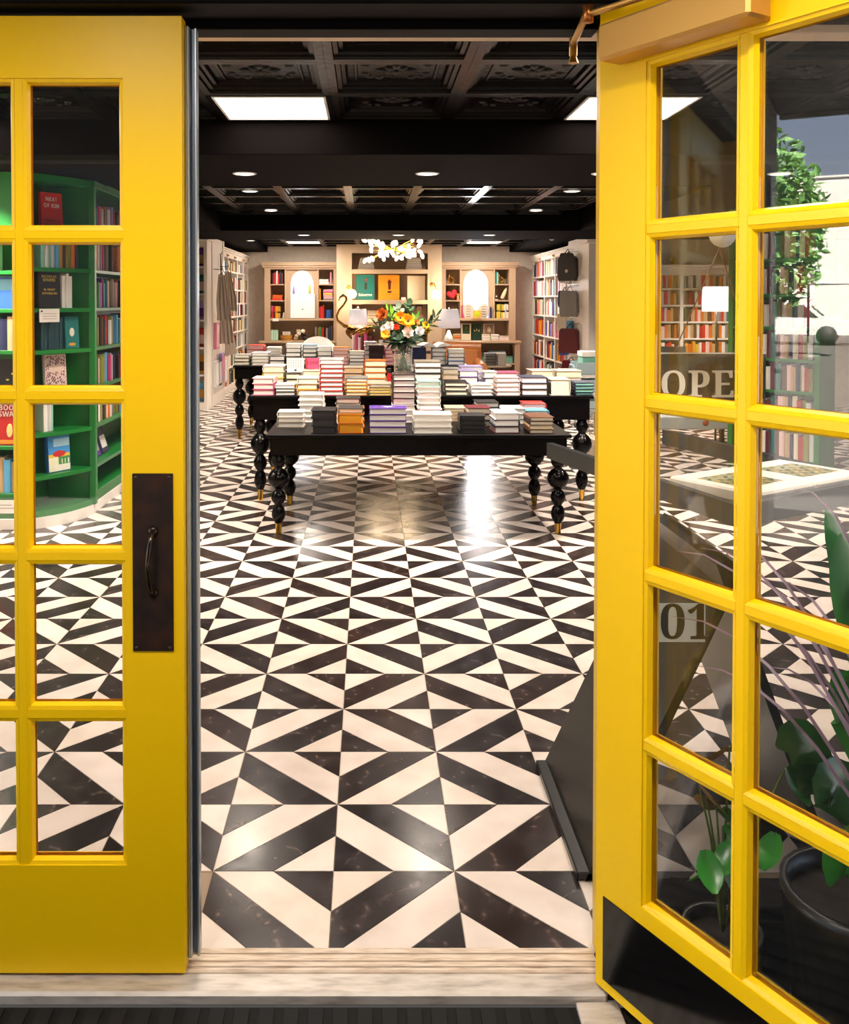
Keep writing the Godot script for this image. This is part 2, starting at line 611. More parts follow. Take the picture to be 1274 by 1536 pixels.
# ---------------------------------------------------------------- scene
func _ready() -> void:
	rng.seed = 20417
	# camera: level with a touch of tilt, lens shifted
	var cam := Camera3D.new()
	cam.name = "camera"
	cam.projection = Camera3D.PROJECTION_FRUSTUM
	cam.near = 0.05
	cam.far = 300.0
	cam.size = 1536.0 / FOCAL * cam.near
	cam.frustum_offset = Vector2((637.0 - CX) / FOCAL, (CY - 768.0) / FOCAL) * cam.near
	cam.position = Vector3(0, EYE, 0)
	cam.rotation.x = PITCH
	cam.current = true
	add_child(cam)
	# sky, sun and exposure
	var env := Environment.new()
	var sky := Sky.new()
	var sm := ProceduralSkyMaterial.new()
	sm.sky_top_color = Color(0.62, 0.74, 0.92)
	sm.sky_horizon_color = Color(0.9, 0.93, 0.97)
	sm.ground_bottom_color = Color(0.35, 0.34, 0.33)
	sm.ground_horizon_color = Color(0.7, 0.7, 0.7)
	sm.sky_energy_multiplier = SKY
	sm.ground_energy_multiplier = SKY * 0.5
	sky.sky_material = sm
	env.background_mode = Environment.BG_SKY
	env.sky = sky
	env.tonemap_mode = Environment.TONE_MAPPER_LINEAR
	env.tonemap_exposure = EXPOSURE
	env.sdfgi_enabled = true
	env.ssao_enabled = true
	env.ssil_enabled = true
	var we := WorldEnvironment.new()
	we.name = "world"
	we.environment = env
	add_child(we)
	var sun := DirectionalLight3D.new()
	sun.name = "sun"
	sun.light_color = Color(1.0, 0.95, 0.88)
	sun.light_energy = SUN
	sun.light_angular_distance = 0.6
	sun.shadow_enabled = true
	add_child(sun)
	sun.look_at_from_position(Vector3.ZERO, Vector3(-0.6, -0.9, -0.35))
	# structure, then things
	build_floor()
	build_ceiling()
	build_walls()
	build_front()
	build_doors()
	build_street()
	build_tables()
	build_table_books()
	build_back_wall()
	build_side_walls()
	build_green_cases()
	build_lounge()
	build_flowers()
	build_stand()
	build_plants()
	build_far_corner()
	build_crowd()

func omni(pos: Vector3, hex: String, e: float, size := 0.05) -> void:
	var l := OmniLight3D.new()
	l.name = numbered("lamp_light")
	l.light_color = Color.html(hex)
	l.light_energy = e
	l.light_size = size
	l.omni_range = 30.0
	l.omni_attenuation = 2.0
	l.shadow_enabled = true
	l.position = pos
	add_child(l)

func spot(pos: Vector3, towards: Vector3, hex: String, e: float, angle: float, size := 0.05) -> void:
	var l := SpotLight3D.new()
	l.name = numbered("spot_light")
	l.light_color = Color.html(hex)
	l.light_energy = e
	l.light_size = size
	l.spot_angle = angle
	l.spot_angle_attenuation = 0.6
	l.spot_range = 30.0
	l.spot_attenuation = 2.0
	l.shadow_enabled = true
	add_child(l)
	l.look_at_from_position(pos, pos + towards, Vector3.BACK if absf(towards.normalized().y) > 0.9 else Vector3.UP)

func area(pos: Vector3, towards: Vector3, w: float, h: float, hex: String, e: float) -> void:
	var l := AreaLight3D.new()
	l.name = numbered("panel_light")
	l.light_color = Color.html(hex)
	l.light_energy = e
	l.area_size = Vector2(w, h)
	l.shadow_enabled = true
	add_child(l)
	l.look_at_from_position(pos, pos + towards, Vector3.BACK if absf(towards.normalized().y) > 0.9 else Vector3.UP)

# ---------------------------------------------------------------- books
const INK := {
	"red": "b01f1c", "scarlet": "d4281c", "maroon": "5c1620", "orange": "d9741b", "amber": "e0981c", "yellow": "e2c23a", "olive": "8a8a3a", "green": "2f7a3c",
	"mint": "8fcdb8", "teal": "0f6f6c", "dark_teal": "123c44", "blue": "2458a8", "sky_blue": "5aa7d6", "navy": "1b2548", "purple": "4b2a86", "lilac": "a99ad0",
	"pink": "e08aa8", "rose": "c84a78", "blush": "ecc9c4", "white": "efece6", "cream": "e6dcc4", "tan": "c2a276", "brown": "5e3a24", "dark_brown": "2e1a18",
	"grey": "8c8a88", "pale_grey": "cfcdca", "charcoal": "2c2a2c", "black": "141214", "gold": "b98a2c", "stone": "b9ab98", "dark_green": "14361f"}
const NTH := ["first", "second", "third", "fourth", "fifth", "sixth", "seventh", "eighth", "ninth", "tenth", "eleventh", "twelfth", "thirteenth", "fourteenth", "fifteenth", "sixteenth"]

func ink(n: String, rough := 0.5) -> StandardMaterial3D:
	return mat(INK[n], rough)

func said(n: String) -> String:
	return n.replace("_", " ")

var cover_cache := {}
var pages_cache := {}

# lying book: spine along -x, thickness up from 0, height along z
func cover_mesh(w: float, h: float, t: float) -> ArrayMesh:
	var key := "%.3f %.3f %.3f" % [w, h, t]
	if not cover_cache.has(key):
		var st := new_st()
		var b := clampf(t * 0.12, 0.0018, 0.004)
		# one folded case: back board, rounded spine, front board
		var outer := [Vector2(w / 2, 0), Vector2(w / 2, b), Vector2(-w / 2 + b * 1.6, b), Vector2(-w / 2 + b, t * 0.3), Vector2(-w / 2 + b, t * 0.7), Vector2(-w / 2 + b * 1.6, t - b), Vector2(w / 2, t - b), Vector2(w / 2, t),
			Vector2(-w / 2 + b * 0.8, t), Vector2(-w / 2, t * 0.75), Vector2(-w / 2 - b * 0.4, t * 0.5), Vector2(-w / 2, t * 0.25), Vector2(-w / 2 + b * 0.8, 0)]
		prism(st, outer, -h / 2, h / 2)
		cover_cache[key] = done(st)
	return cover_cache[key]

func pages_mesh(w: float, h: float, t: float) -> ArrayMesh:
	var key := "%.3f %.3f %.3f" % [w, h, t]
	if not pages_cache.has(key):
		var st := new_st()
		var b := clampf(t * 0.12, 0.0018, 0.004)
		bx(st, Vector3(b * 0.5 - 0.002, t / 2, 0), Vector3(w - b * 3.0 - 0.006, t - 2 * b - 0.0002, h - 0.012))
		pages_cache[key] = done(st)
	return pages_cache[key]

func rnd3(v: float) -> float:
	return snappedf(v, 0.002)

# small spines on the far white shelves: too many to pick apart, joined by colour into one object
var crowd := {}
func crowd_book(xf: Transform3D, w: float, h: float, t: float, cover: String) -> void:
	for q in [[cover, cover_mesh(rnd3(w), rnd3(h), snappedf(t, 0.001))], ["cream", pages_mesh(rnd3(w), rnd3(h), snappedf(t, 0.001))]]:
		if not crowd.has(q[0]):
			crowd[q[0]] = new_st()
		crowd[q[0]].append_from(q[1], 0, xf)

func build_crowd() -> void:
	var m := ArrayMesh.new()
	for k in crowd:
		crowd[k].commit(m)
		m.surface_set_material(m.get_surface_count() - 1, ink(k))
	var o := MeshInstance3D.new()
	o.name = "shelved_books"
	o.mesh = m
	o.set_meta("kind", "stuff")
	o.set_meta("label", "rows of small coloured book spines filling the white bookcases")
	o.set_meta("category", "books")
	add_child(o)

func book(xf: Transform3D, w: float, h: float, t: float, cover: String, pages: String, label: String, group: String, called := "book") -> Node3D:
	w = rnd3(w)
	h = rnd3(h)
	t = snappedf(t, 0.001)
	var o := thing(called, label, "book", Vector3.ZERO, 0.0, group)
	o.transform = xf
	put(o, "cover", cover_mesh(w, h, t), ink(cover))
	put(o, "pages", pages_mesh(w, h, t), ink(pages, 0.85))
	return o

# a title or other lettering printed on the upper board of a lying book
func lettering(o: Node3D, s: String, x: float, z: float, t: float, height: float, hex: String, turn := 0.0, font := "Droid Sans") -> void:
	var b := Basis(Vector3(1, 0, 0), Vector3(0, 0, -1), Vector3(0, 1, 0))
	if turn != 0.0:
		b = Basis(Vector3.UP, turn) * b
	put(o, "title", text_mesh(s, height, 0.0006, font), mat(hex, 0.5), Transform3D(b, Vector3(x, t + 0.0004, z)))

func art(o: Node3D, m: Material, w: float, h: float, t: float, x := 0.0, z := 0.0) -> void:
	put(o, "cover_print", sheet(w, h), m, Transform3D(Basis(Vector3(1, 0, 0), Vector3(0, 0, -1), Vector3(0, 1, 0)), Vector3(x, t + 0.0006, z)))

# stack on a table: pixel edges of its near side, pixel row of its top, how many, cover and page inks.
var footprints := []
func stack(table_h: float, d: float, x0: float, x1: float, ytop: float, n: int, cover, pages: String, where: String, deep := 0.0, top_ink := "", sideways := false, base_h := -1.0) -> Dictionary:
	var a := at(x0, ytop, d)
	var b := at(x1, ytop, d)
	var lo: float = table_h if base_h < 0.0 else base_h
	if deep <= 0.0:
		deep = 0.22
	if base_h < 0.0:                             # keep clear of the stacks already set down
		for tries in 24:
			var r := Rect2(a.x + 0.003, -d - deep - 0.004, b.x - a.x - 0.006, deep + 0.008)
			var hit := false
			for q in footprints:
				if q.intersects(r):
					hit = true
			if not hit:
				footprints.append(r)
				break
			d += 0.015
			a = at(x0, ytop, d)
			b = at(x1, ytop, d)
	var t := (a.y - lo) / n
	var wide := b.x - a.x
	if deep <= 0.0:
		deep = 0.165 if wide > 0.2 else 0.235
	var fore := wide > 0.2 and not sideways
	var spine_side := rng.randf() < 0.5
	for k in n:
		var c: String = cover if cover is String else cover[k % cover.size()]
		if k == n - 1 and top_ink != "":
			c = top_ink
		var jig := rng.randf_range(-0.028, 0.028)
		var shift := Vector3(rng.randf_range(-0.002, 0.002), 0, rng.randf_range(-0.003, 0.003))
		var turn := (-PI / 2 if fore else (0.0 if spine_side else PI)) + jig
		if sideways:
			turn = PI / 2 + jig
		var p := Vector3((a.x + b.x) / 2, lo + t * k + 0.0004, -d - deep / 2) + shift
		var ww := deep if fore or sideways else wide
		var hh := wide if fore or sideways else deep
		var lab := "%s book, %s up, %s" % [said(c), NTH[k], where]
		if n == 1:
			lab = "%s book, %s" % [said(c), where]
		book(Transform3D(Basis(Vector3.UP, turn), p), ww * 0.965, hh * 0.965, t - 0.0006, c, pages, lab, where)
	return {"x": (a.x + b.x) / 2, "y": a.y, "z": -d - deep / 2, "w": wide}

# ---------------------------------------------------------------- bookcases
# local axes: x along the front, y up, z out of the front (front edge at z = 0)
func bookcase(called: String, label: String, pos: Vector3, turn: float, w: float, h: float, deep: float, cols: Array, levels: Array, m: Material, back: Material, o := {}) -> Node3D:
	var n := thing(called, label, "bookcase", pos, turn, o.get("group", ""))
	var e: float = o.get("post", 0.045)
	var s: float = o.get("shelf", 0.024)
	var plinth: float = o.get("plinth", 0.1)
	var head: float = o.get("head", 0.08)
	slab(n, "back_panel", Vector3(0.004, plinth, -deep), Vector3(w - 0.004, h - head, -deep + 0.012), back)
	slab(n, "plinth", Vector3(0.001, 0, -deep), Vector3(w - 0.001, plinth, -0.012), m, 0.002)
	var edges := [0.0] + cols + [w]
	for k in edges.size():
		var x: float = edges[k]
		var lo := x - e / 2
		var hi := x + e / 2
		if k == 0:
			lo = 0.0
			hi = e
		elif k == edges.size() - 1:
			lo = w - e
			hi = w
		slab(n, "upright", Vector3(lo, plinth, -deep + 0.012), Vector3(hi, h - head, 0), m, 0.002)
	for k in edges.size() - 1:
		var x0: float = edges[k] + (e if k == 0 else e / 2)
		var x1: float = edges[k + 1] - (e if k == edges.size() - 2 else e / 2)
		for y in levels:
			if y <= plinth + 0.001:
				continue
			slab(n, "shelf", Vector3(x0 + 0.0005, y - s, -deep + 0.013), Vector3(x1 - 0.0005, y, -0.006), m, 0.0015)
	slab(n, "header", Vector3(0, h - head, -deep), Vector3(w, h, 0), m, 0.002)
	if o.get("cornice", true):
		slab(n, "cornice", Vector3(-0.02, h, -deep), Vector3(w + 0.02, h + 0.03, 0.022), m, 0.004)
		slab(n, "cornice", Vector3(-0.035, h + 0.0302, -deep), Vector3(w + 0.035, h + 0.06, 0.038), m, 0.006)
	return n

# upright books, spines out, from x0 rightwards along a shelf at height y
func row(n: Node3D, x0: float, x1: float, y: float, room: float, deep: float, inks: String, where: String, o := {}) -> void:
	var list := inks.split(" ")
	if o.get("crowd", false):
		list = (inks + " " + inks + " " + inks).split(" ")
	var k := 0
	var x := x0 + 0.004
	var tk: float = o.get("t", 0.028)
	var lean: float = o.get("lean", 0.0)
	while x < x1 - 0.012 and k < list.size():
		var t := tk * rng.randf_range(0.75, 1.25)
		if x + t > x1 - 0.002:
			break
		var c := list[k]
		if c != "-":
			var h := rnd3(minf(room * rng.randf_range(0.72, 0.92), 0.3))
			var w := minf(deep - 0.04, h * 0.68)
			var b := Basis(Vector3(0, 0, -1), Vector3(-1, 0, 0), Vector3(0, 1, 0))
			var p := Vector3(x + t, y + h / 2 + 0.0006, -w / 2 - 0.014 - rng.randf_range(0, 0.02))
			if lean > 0.0 and k == list.size() - 1:
				b = Basis(Vector3.BACK, lean) * b
				p.x += h / 2 * sin(lean)
				p.y += 0.5 * t * sin(lean)
			var lab := "%s book, %s along, %s" % [said(c), NTH[mini(k, 15)], where]
			if o.get("crowd", false):
				crowd_book(n.transform * Transform3D(b, p), w, h, t - 0.0008, c)
			else:
				book(n.transform * Transform3D(b, p), w, h, t - 0.0008, c, "cream", lab, where, "hardback_book")
		x += t
		k += 1

# a short pile lying on a shelf
func pile(n: Node3D, xc: float, w: float, y: float, deep: float, t: float, inks: String, pages: String, where: String) -> void:
	var list := inks.split(" ")
	for k in list.size():
		var d := minf(deep - 0.03, 0.2)
		var b := Basis(Vector3.UP, (-PI / 2 if rng.randf() < 0.5 else PI / 2) + rng.randf_range(-0.03, 0.03))
		var p := Vector3(xc + rng.randf_range(-0.004, 0.004), y + 0.0005 + t * k, -d / 2 - 0.012)
		book(n.transform * Transform3D(b, p), d, w, t - 0.0006, list[k], pages, "%s book, %s up in pile, %s" % [said(list[k]), NTH[k], where], where, "hardback_book")

# a book shown face out, leaning back a little; returns it so that print can be added
func face_out(n: Node3D, xc: float, y: float, z: float, w: float, h: float, t: float, cover: String, label: String, lean := 0.12) -> Node3D:
	var b := Basis(Vector3.RIGHT, -lean) * Basis(Vector3(1, 0, 0), Vector3(0, 0, 1), Vector3(0, -1, 0))
	# foot of the back board rests on the shelf
	var p := Vector3(xc, y + 0.0008, z) + b * Vector3(0, 0, -h / 2)
	p.y += 0.0
	return book(n.transform * Transform3D(b, p), w, h, t, cover, "cream", label, "books shown face out")

var nose_mat: Material

# ---------------------------------------------------------------- shop front: threshold, frame, display window
func build_front() -> void:
	var black := mat("0c0a0a", 0.55)
	black.metallic_specular = 0.2
	# threshold: worn timber board and metal nosing
	var t := setting("trim_5", "worn pale threshold with metal nosing")
	var worn := noise_tex("worn", FastNoiseLite.TYPE_SIMPLEX_SMOOTH, 0.03, [col("a8917c"), col("c8b29c"), col("dac8b4"), col("e4d4c2")], [0.0, 0.3, 0.6, 1.0], 512, FastNoiseLite.FRACTAL_FBM, 5, 5)
	var wm: StandardMaterial3D = textured("worn", worn, 0.6, 1.0).duplicate()
	wm.uv1_scale = Vector3(0.7, 3.0, 6.0)
	slab(t, "board", Vector3(-1.31, -0.03, -2.003), Vector3(0.5, 0.001, -1.93), wm, 0.003)
	for z in [-1.985, -1.962, -1.945]:
		slab(t, "ridge", Vector3(-1.31, 0.001, z - 0.004), Vector3(0.5, 0.004, z + 0.004), wm, 0.001)
	var nose := noise_tex("nosing", FastNoiseLite.TYPE_SIMPLEX_SMOOTH, 0.02, [col("b0a498"), col("cfc4b8"), col("e2d8ce")], [0.1, 0.45, 0.9], 512, FastNoiseLite.FRACTAL_FBM, 5, 9)
	var nm: StandardMaterial3D = textured("nosing", nose, 0.4, 1.0, 0.3).duplicate()
	nm.uv1_scale = Vector3(0.8, 4.0, 4.0)
	nose_mat = nm
	slab(t, "nosing", Vector3(-1.31, -0.03, -1.929), Vector3(0.5, 0.0, -1.868), nm, 0.006)
	# head of the doorway and the jambs
	var h := setting("trim_6", "black head and jambs of the doorway")
	slab(h, "head", Vector3(-2.6, 2.047, -2.02), Vector3(2.95, 2.11, -1.87), black, 0.004)
	slab(h, "stop", Vector3(-1.31, 2.028, -2.05), Vector3(0.5, 2.047, -1.985), black, 0.002)
	slab(h, "jamb", Vector3(0.503, -0.03, -2.02), Vector3(0.56, 2.047, -1.935), mat("d4a800", 0.35), 0.003)
	slab(h, "jamb", Vector3(-1.40, -0.03, -2.02), Vector3(-1.312, 2.047, -1.87), mat("d4a800", 0.35), 0.003)
	var pale := setting("trim_7", "pale plaster band inside over the doorway")
	slab(pale, "band", Vector3(-2.75, 2.04, -2.12), Vector3(6.6, 2.085, -2.055), mat("d9c6b2", 0.7), 0.002)
	slab(pale, "lintel", Vector3(-2.75, 2.085, -2.11), Vector3(6.6, 2.6, -2.022), black)
	var f := setting("wall_front")
	slab(f, "unseen_upper_wall", Vector3(-2.9, 2.11, -2.05), Vector3(6.8, 7.0, -1.87), mat("cdbfae", 0.7))  # upper storey out of view, tall enough to block the sun
	slab(f, "side_pier", Vector3(-2.9, -0.1, -2.02), Vector3(-2.6, 2.11, -1.87), mat("141212", 0.4))
	slab(f, "side_pier", Vector3(2.95, -0.1, -2.02), Vector3(6.8, 2.11, -1.87), mat("141212", 0.4))
	slab(f, "unseen_roof", Vector3(-2.9, 2.7, -17.3), Vector3(6.8, 7.0, -2.05), mat("6a645e", 0.8))  # out of view, keeps sun and sky off the interior
	slab(f, "stall_riser", Vector3(0.56, -0.1, -2.02), Vector3(2.95, 0.13, -1.9), black, 0.003)
	slab(f, "stall_riser", Vector3(-2.6, -0.1, -2.02), Vector3(-1.4, 0.4, -1.9), black, 0.003)
	# display windows
	var w := setting("window_1", "large display window beside the open door")
	slab(w, "sill", Vector3(0.56, 0.13, -2.0), Vector3(2.95, 0.16, -1.9), black, 0.003)
	slab(w, "frame", Vector3(2.9, 0.16, -1.99), Vector3(2.95, 2.047, -1.91), black, 0.003)
	slab(w, "pane", Vector3(0.56, 0.16, -1.958), Vector3(2.9, 2.047, -1.952), pane_glass())
	var w2 := setting("window_2", "display window beside the closed door")
	slab(w2, "pane", Vector3(-2.6, 0.4, -1.958), Vector3(-1.4, 2.047, -1.952), pane_glass())
	# hanging sign in the display window
	var z := -2.0
	var a := at(984, 531, 2.0)
	var b := at(1149, 606, 2.0)
	var s := thing("open_sign", "dark hanging sign with white OPEN lettering on strings", "sign", Vector3((a.x + b.x) / 2, b.y, z))
	var wd := b.x - a.x
	var ht := a.y - b.y
	var smoke := StandardMaterial3D.new()
	smoke.albedo_color = Color(0.16, 0.17, 0.2, 0.72)
	smoke.transparency = BaseMaterial3D.TRANSPARENCY_ALPHA
	smoke.roughness = 0.08
	slab(s, "board", Vector3(-wd / 2, 0, -0.004), Vector3(wd / 2, ht, 0.0), smoke, 0.001)
	slab(s, "board_edge", Vector3(-wd / 2, ht, -0.004), Vector3(wd / 2, ht + 0.003, 0.0), mat("d9dde2", 0.3))
	put(s, "lettering", text_mesh("OPEN", 0.0585, 0.002, "Droid Serif"), mat("f2f2f0", 0.5), T(0.0, 0.042, 0.002))
	var top := at(1080, 372, 2.0) - s.position
	for q in [at(1014, 505, 2.0), at(1128, 505, 2.0)]:
		var e: Vector3 = q - s.position
		e.z = -0.002
		var foot := Vector3(e.x * 1.05, ht, -0.002)
		put(s, "string", tube_mesh([Vector3(top.x, top.y, -0.002), foot], [0.0016], 6), mat("6a4630", 0.7))
	put(s, "suction_hook", lathe_mesh([[0.0, -0.003], [0.028, -0.003], [0.03, 0.004], [0.012, 0.012], [0.006, 0.02], [0.0, 0.021]], 20), mat("dfe3e6", 0.2), Transform3D(Basis(Vector3.RIGHT, PI / 2), Vector3(top.x, top.y + 0.03, 0.012)))
	# house number on the glass
	var na := at(984, 905, 1.95)
	var nb := at(1058, 963, 1.95)
	var num := thing("number_plate", "pale square sticker with black number 01 on the display window", "number", Vector3((na.x + nb.x) / 2, nb.y, -1.9505))
	slab(num, "sticker", Vector3((na.x - nb.x) / 2, 0, 0), Vector3((nb.x - na.x) / 2, na.y - nb.y, 0.001), mat("b9c4cc", 0.4))
	put(num, "digits", text_mesh("01", 0.076, 0.001, "Droid Serif"), mat("141414", 0.5), T(0.012, (na.y - nb.y) / 2, 0.0016))

# ---------------------------------------------------------------- the two leaves
const PANE_Y := [[0.252, 0.542], [0.585, 0.879], [0.92, 1.22], [1.261, 1.559], [1.6, 1.894]]
const PANE_X := [[0.135, 0.322], [0.364, 0.551], [0.593, 0.78]]
const LEAF_W := 0.915
const LEAF_H := 2.035
const LEAF_T := 0.044

func bead_mesh(w: float, h: float) -> ArrayMesh:
	# sloped glazing bead round one pane on both faces; opening w x h, outer edge 12 mm further out
	var st := new_st()
	var e := 0.012
	var g := 0.006
	for s in [-1.0, 1.0]:
		var zo: float = s * (LEAF_T / 2 - 0.003)
		var zi: float = s * g
		var o := [Vector2(-w / 2 - e, -h / 2 - e), Vector2(w / 2 + e, -h / 2 - e), Vector2(w / 2 + e, h / 2 + e), Vector2(-w / 2 - e, h / 2 + e)]
		var m := [Vector2(-w / 2 - e * 0.4, -h / 2 - e * 0.4), Vector2(w / 2 + e * 0.4, -h / 2 - e * 0.4), Vector2(w / 2 + e * 0.4, h / 2 + e * 0.4), Vector2(-w / 2 - e * 0.4, h / 2 + e * 0.4)]
		var n := [Vector2(-w / 2, -h / 2), Vector2(w / 2, -h / 2), Vector2(w / 2, h / 2), Vector2(-w / 2, h / 2)]
		for k in 4:
			var q := (k + 1) % 4
			var mid := Vector3(o[k].x + o[q].x, o[k].y + o[q].y, 0) * 0.6
			quad(st, Vector3(o[k].x, o[k].y, zo), Vector3(o[q].x, o[q].y, zo), Vector3(m[q].x, m[q].y, zo * 0.86), Vector3(m[k].x, m[k].y, zo * 0.86), mid)
			quad(st, Vector3(m[k].x, m[k].y, zo * 0.86), Vector3(m[q].x, m[q].y, zo * 0.86), Vector3(n[q].x, n[q].y, zi), Vector3(n[k].x, n[k].y, zi), mid)
	return done(st)

func leaf(n: Node3D, paint: Material, glass: Material) -> void:
	var hz := LEAF_T / 2
	var e := 0.012
	slab(n, "stile", Vector3(0, 0.008, -hz), Vector3(0.135 - e, LEAF_H, hz), paint)
	slab(n, "stile", Vector3(0.78 + e, 0.008, -hz), Vector3(LEAF_W, LEAF_H, hz), paint)
	slab(n, "rail", Vector3(0.135 - e, 0.008, -hz), Vector3(0.78 + e, 0.252 - e, hz), paint)
	slab(n, "rail", Vector3(0.135 - e, 1.894 + e, -hz), Vector3(0.78 + e, LEAF_H, hz), paint)
	for k in 2:
		slab(n, "muntin", Vector3(PANE_X[k][1] + e, 0.252 - e, -hz + 0.003), Vector3(PANE_X[k + 1][0] - e, 1.894 + e, hz - 0.003), paint, 0.0008)
	for k in 4:
		for q in 3:
			slab(n, "muntin", Vector3(PANE_X[q][0] - e, PANE_Y[k][1] + e, -hz + 0.003), Vector3(PANE_X[q][1] + e, PANE_Y[k + 1][0] - e, hz - 0.003), paint, 0.0008)
	for q in 3:
		for k in 5:
			var w: float = PANE_X[q][1] - PANE_X[q][0]
			var h: float = PANE_Y[k][1] - PANE_Y[k][0]
			var c := Vector3((PANE_X[q][0] + PANE_X[q][1]) / 2, (PANE_Y[k][0] + PANE_Y[k][1]) / 2, 0)
			put(n, "glazing_bead", bead_mesh(w, h), paint, Transform3D(Basis.IDENTITY, c))
			put(n, "pane", box_mesh(Vector3(w + 0.004, h + 0.004, 0.004)), glass, Transform3D(Basis.IDENTITY, c))

func build_doors() -> void:
	var paint := StandardMaterial3D.new()
	paint.albedo_color = col("f4c500")
	paint.roughness = 0.36
	paint.metallic_specular = 0.4
	paint.heightmap_enabled = true
	paint.heightmap_scale = 0.012
	paint.heightmap_texture = noise_tex("brushed", FastNoiseLite.TYPE_SIMPLEX_SMOOTH, 0.03, [Color.BLACK, Color.WHITE], [0.0, 1.0], 256)
	paint.uv1_triplanar = true
	paint.uv1_scale = Vector3(6, 1.2, 6)
	var d1 := setting("door_1", "closed yellow glazed door leaf with a dark push plate", Vector3(-1.305, 0, -1.937))
	leaf(d1, paint, pane_glass())
	# metal weather bar on the meeting edge
	var alu := mat("aab4c0", 0.32, 0.75)
	slab(d1, "weather_bar", Vector3(LEAF_W + 0.0005, 0.02, -0.030), Vector3(LEAF_W + 0.010, LEAF_H - 0.012, -0.004), alu, 0.002)
	slab(d1, "weather_bar", Vector3(LEAF_W + 0.0105, 0.02, -0.034), Vector3(LEAF_W + 0.020, LEAF_H - 0.015, -0.020), mat("5d6672", 0.35, 0.6), 0.001)
	slab(d1, "weather_bar", Vector3(LEAF_W + 0.0205, 0.02, -0.034), Vector3(LEAF_W + 0.025, LEAF_H - 0.016, -0.010), alu, 0.001)
	# push plate with pull handle
	var bronze := noise_tex("bronze", FastNoiseLite.TYPE_SIMPLEX_SMOOTH, 0.02, [col("1b110e"), col("2c1a13"), col("3e2214")], [0.1, 0.55, 1.0], 256, FastNoiseLite.FRACTAL_FBM, 4, 21)
	var bm := textured("bronze", bronze, 0.42, 3.0, 0.35)
	var px := 0.808
	var plate := slab(d1, "push_plate", Vector3(px, 0.70, 0.0222), Vector3(px + 0.086, 1.077, 0.0262), bm, 0.0012, "dark bronze plate")
	for q in [[0.008, 0.708], [0.078, 0.708], [0.008, 1.069], [0.078, 1.069]]:
		put(plate, "screw", ball_mesh(Vector3(0.0034, 0.0034, 0.0016), 5, 10), mat("54483f", 0.3, 0.8), Transform3D(Basis.IDENTITY, Vector3(px + q[0], q[1], 0.0262) - plate.position))
	var hx := px + 0.044
	var pts := []
	for k in 13:
		var t := k / 12.0
		pts.append(Vector3(hx - 0.004 + 0.004 * absf(t - 0.5) * 2.0, lerpf(0.825, 0.955, t), 0.03 + 0.03 * sin(PI * clampf(t * 1.0, 0, 1)) ** 0.5))
	put(plate, "pull_handle", tube_mesh(pts, [0.0075, 0.006, 0.005, 0.005, 0.005, 0.005, 0.005, 0.005, 0.005, 0.005, 0.005, 0.006, 0.0075], 12), mat("3d332e", 0.22, 0.85), Transform3D(Basis.IDENTITY, -plate.position))
	for y in [0.825, 0.955]:
		put(plate, "handle_rose", ball_mesh(Vector3(0.011, 0.013, 0.009), 6, 12), mat("3d332e", 0.22, 0.85), Transform3D(Basis.IDENTITY, Vector3(hx, y, 0.028) - plate.position))

	# open leaf, hinged at the jamb and swung out past a right angle
	var d2 := setting("door_2", "open yellow glazed door leaf with closer and black kick plate", Vector3(0.497, 0, -1.9), deg_to_rad(-59.5))
	var plate_glass: StandardMaterial3D = pane_glass().duplicate()
	plate_glass.metallic_specular = 0.5
	leaf(d2, paint, plate_glass)
	var kick := mat("0b0a0a", 0.12)
	slab(d2, "kick_plate", Vector3(0.022, 0.03, 0.0222), Vector3(0.893, 0.205, 0.0245), kick, 0.0006, "glossy black kick plate")
	var gold := mat("c99b52", 0.38, 0.55)
	var body := slab(d2, "closer_body", Vector3(0.055, 1.912, 0.0222), Vector3(0.40, 1.985, 0.085), gold, 0.006, "tan metal closer")
	put(body, "spindle", lathe_mesh([[0.012, 0.0], [0.012, 0.03], [0.0, 0.03]], 14), mat("8a6a34", 0.3, 0.8), Transform3D(Basis.IDENTITY, Vector3(0.3, 1.984, 0.055) - body.position))
	put(d2, "closer_arm", tube_mesh([Vector3(0.30, 2.012, 0.055), Vector3(0.02, 2.016, 0.075)], [0.007], 4), gold)
	put(d2, "arm_knuckle", lathe_mesh([[0.0, -0.012], [0.011, -0.012], [0.011, 0.022], [0.0, 0.024]], 12), mat("b06a34", 0.3, 0.8), T(0.02, 2.012, 0.075))
	var inv := d2.transform.affine_inverse()
	var shoe: Vector3 = inv * Vector3(0.452, 2.0, -2.02)
	put(d2, "closer_arm", tube_mesh([Vector3(0.02, 2.024, 0.075), shoe + Vector3(0, 0.006, 0)], [0.008], 4), gold)
	put(d2, "arm_shoe", tube_mesh([shoe + Vector3(0, 0.02, 0), shoe + Vector3(0, -0.02, 0)], [0.009], 8), mat("b98a3c", 0.3, 0.8))
	put(d2, "arm_shoe", tube_mesh([shoe + Vector3(0, -0.02, 0), shoe + Vector3(0, -0.036, 0)], [0.006, 0.012], 8), mat("b98a3c", 0.3, 0.8))
	for y in [0.25, 1.0, 1.8]:
		put(d2, "hinge", lathe_mesh([[0.0, -0.05], [0.007, -0.05], [0.007, 0.05], [0.0, 0.05]], 10), mat("b98a3c", 0.3, 0.8), T(-0.004, y, -0.02))

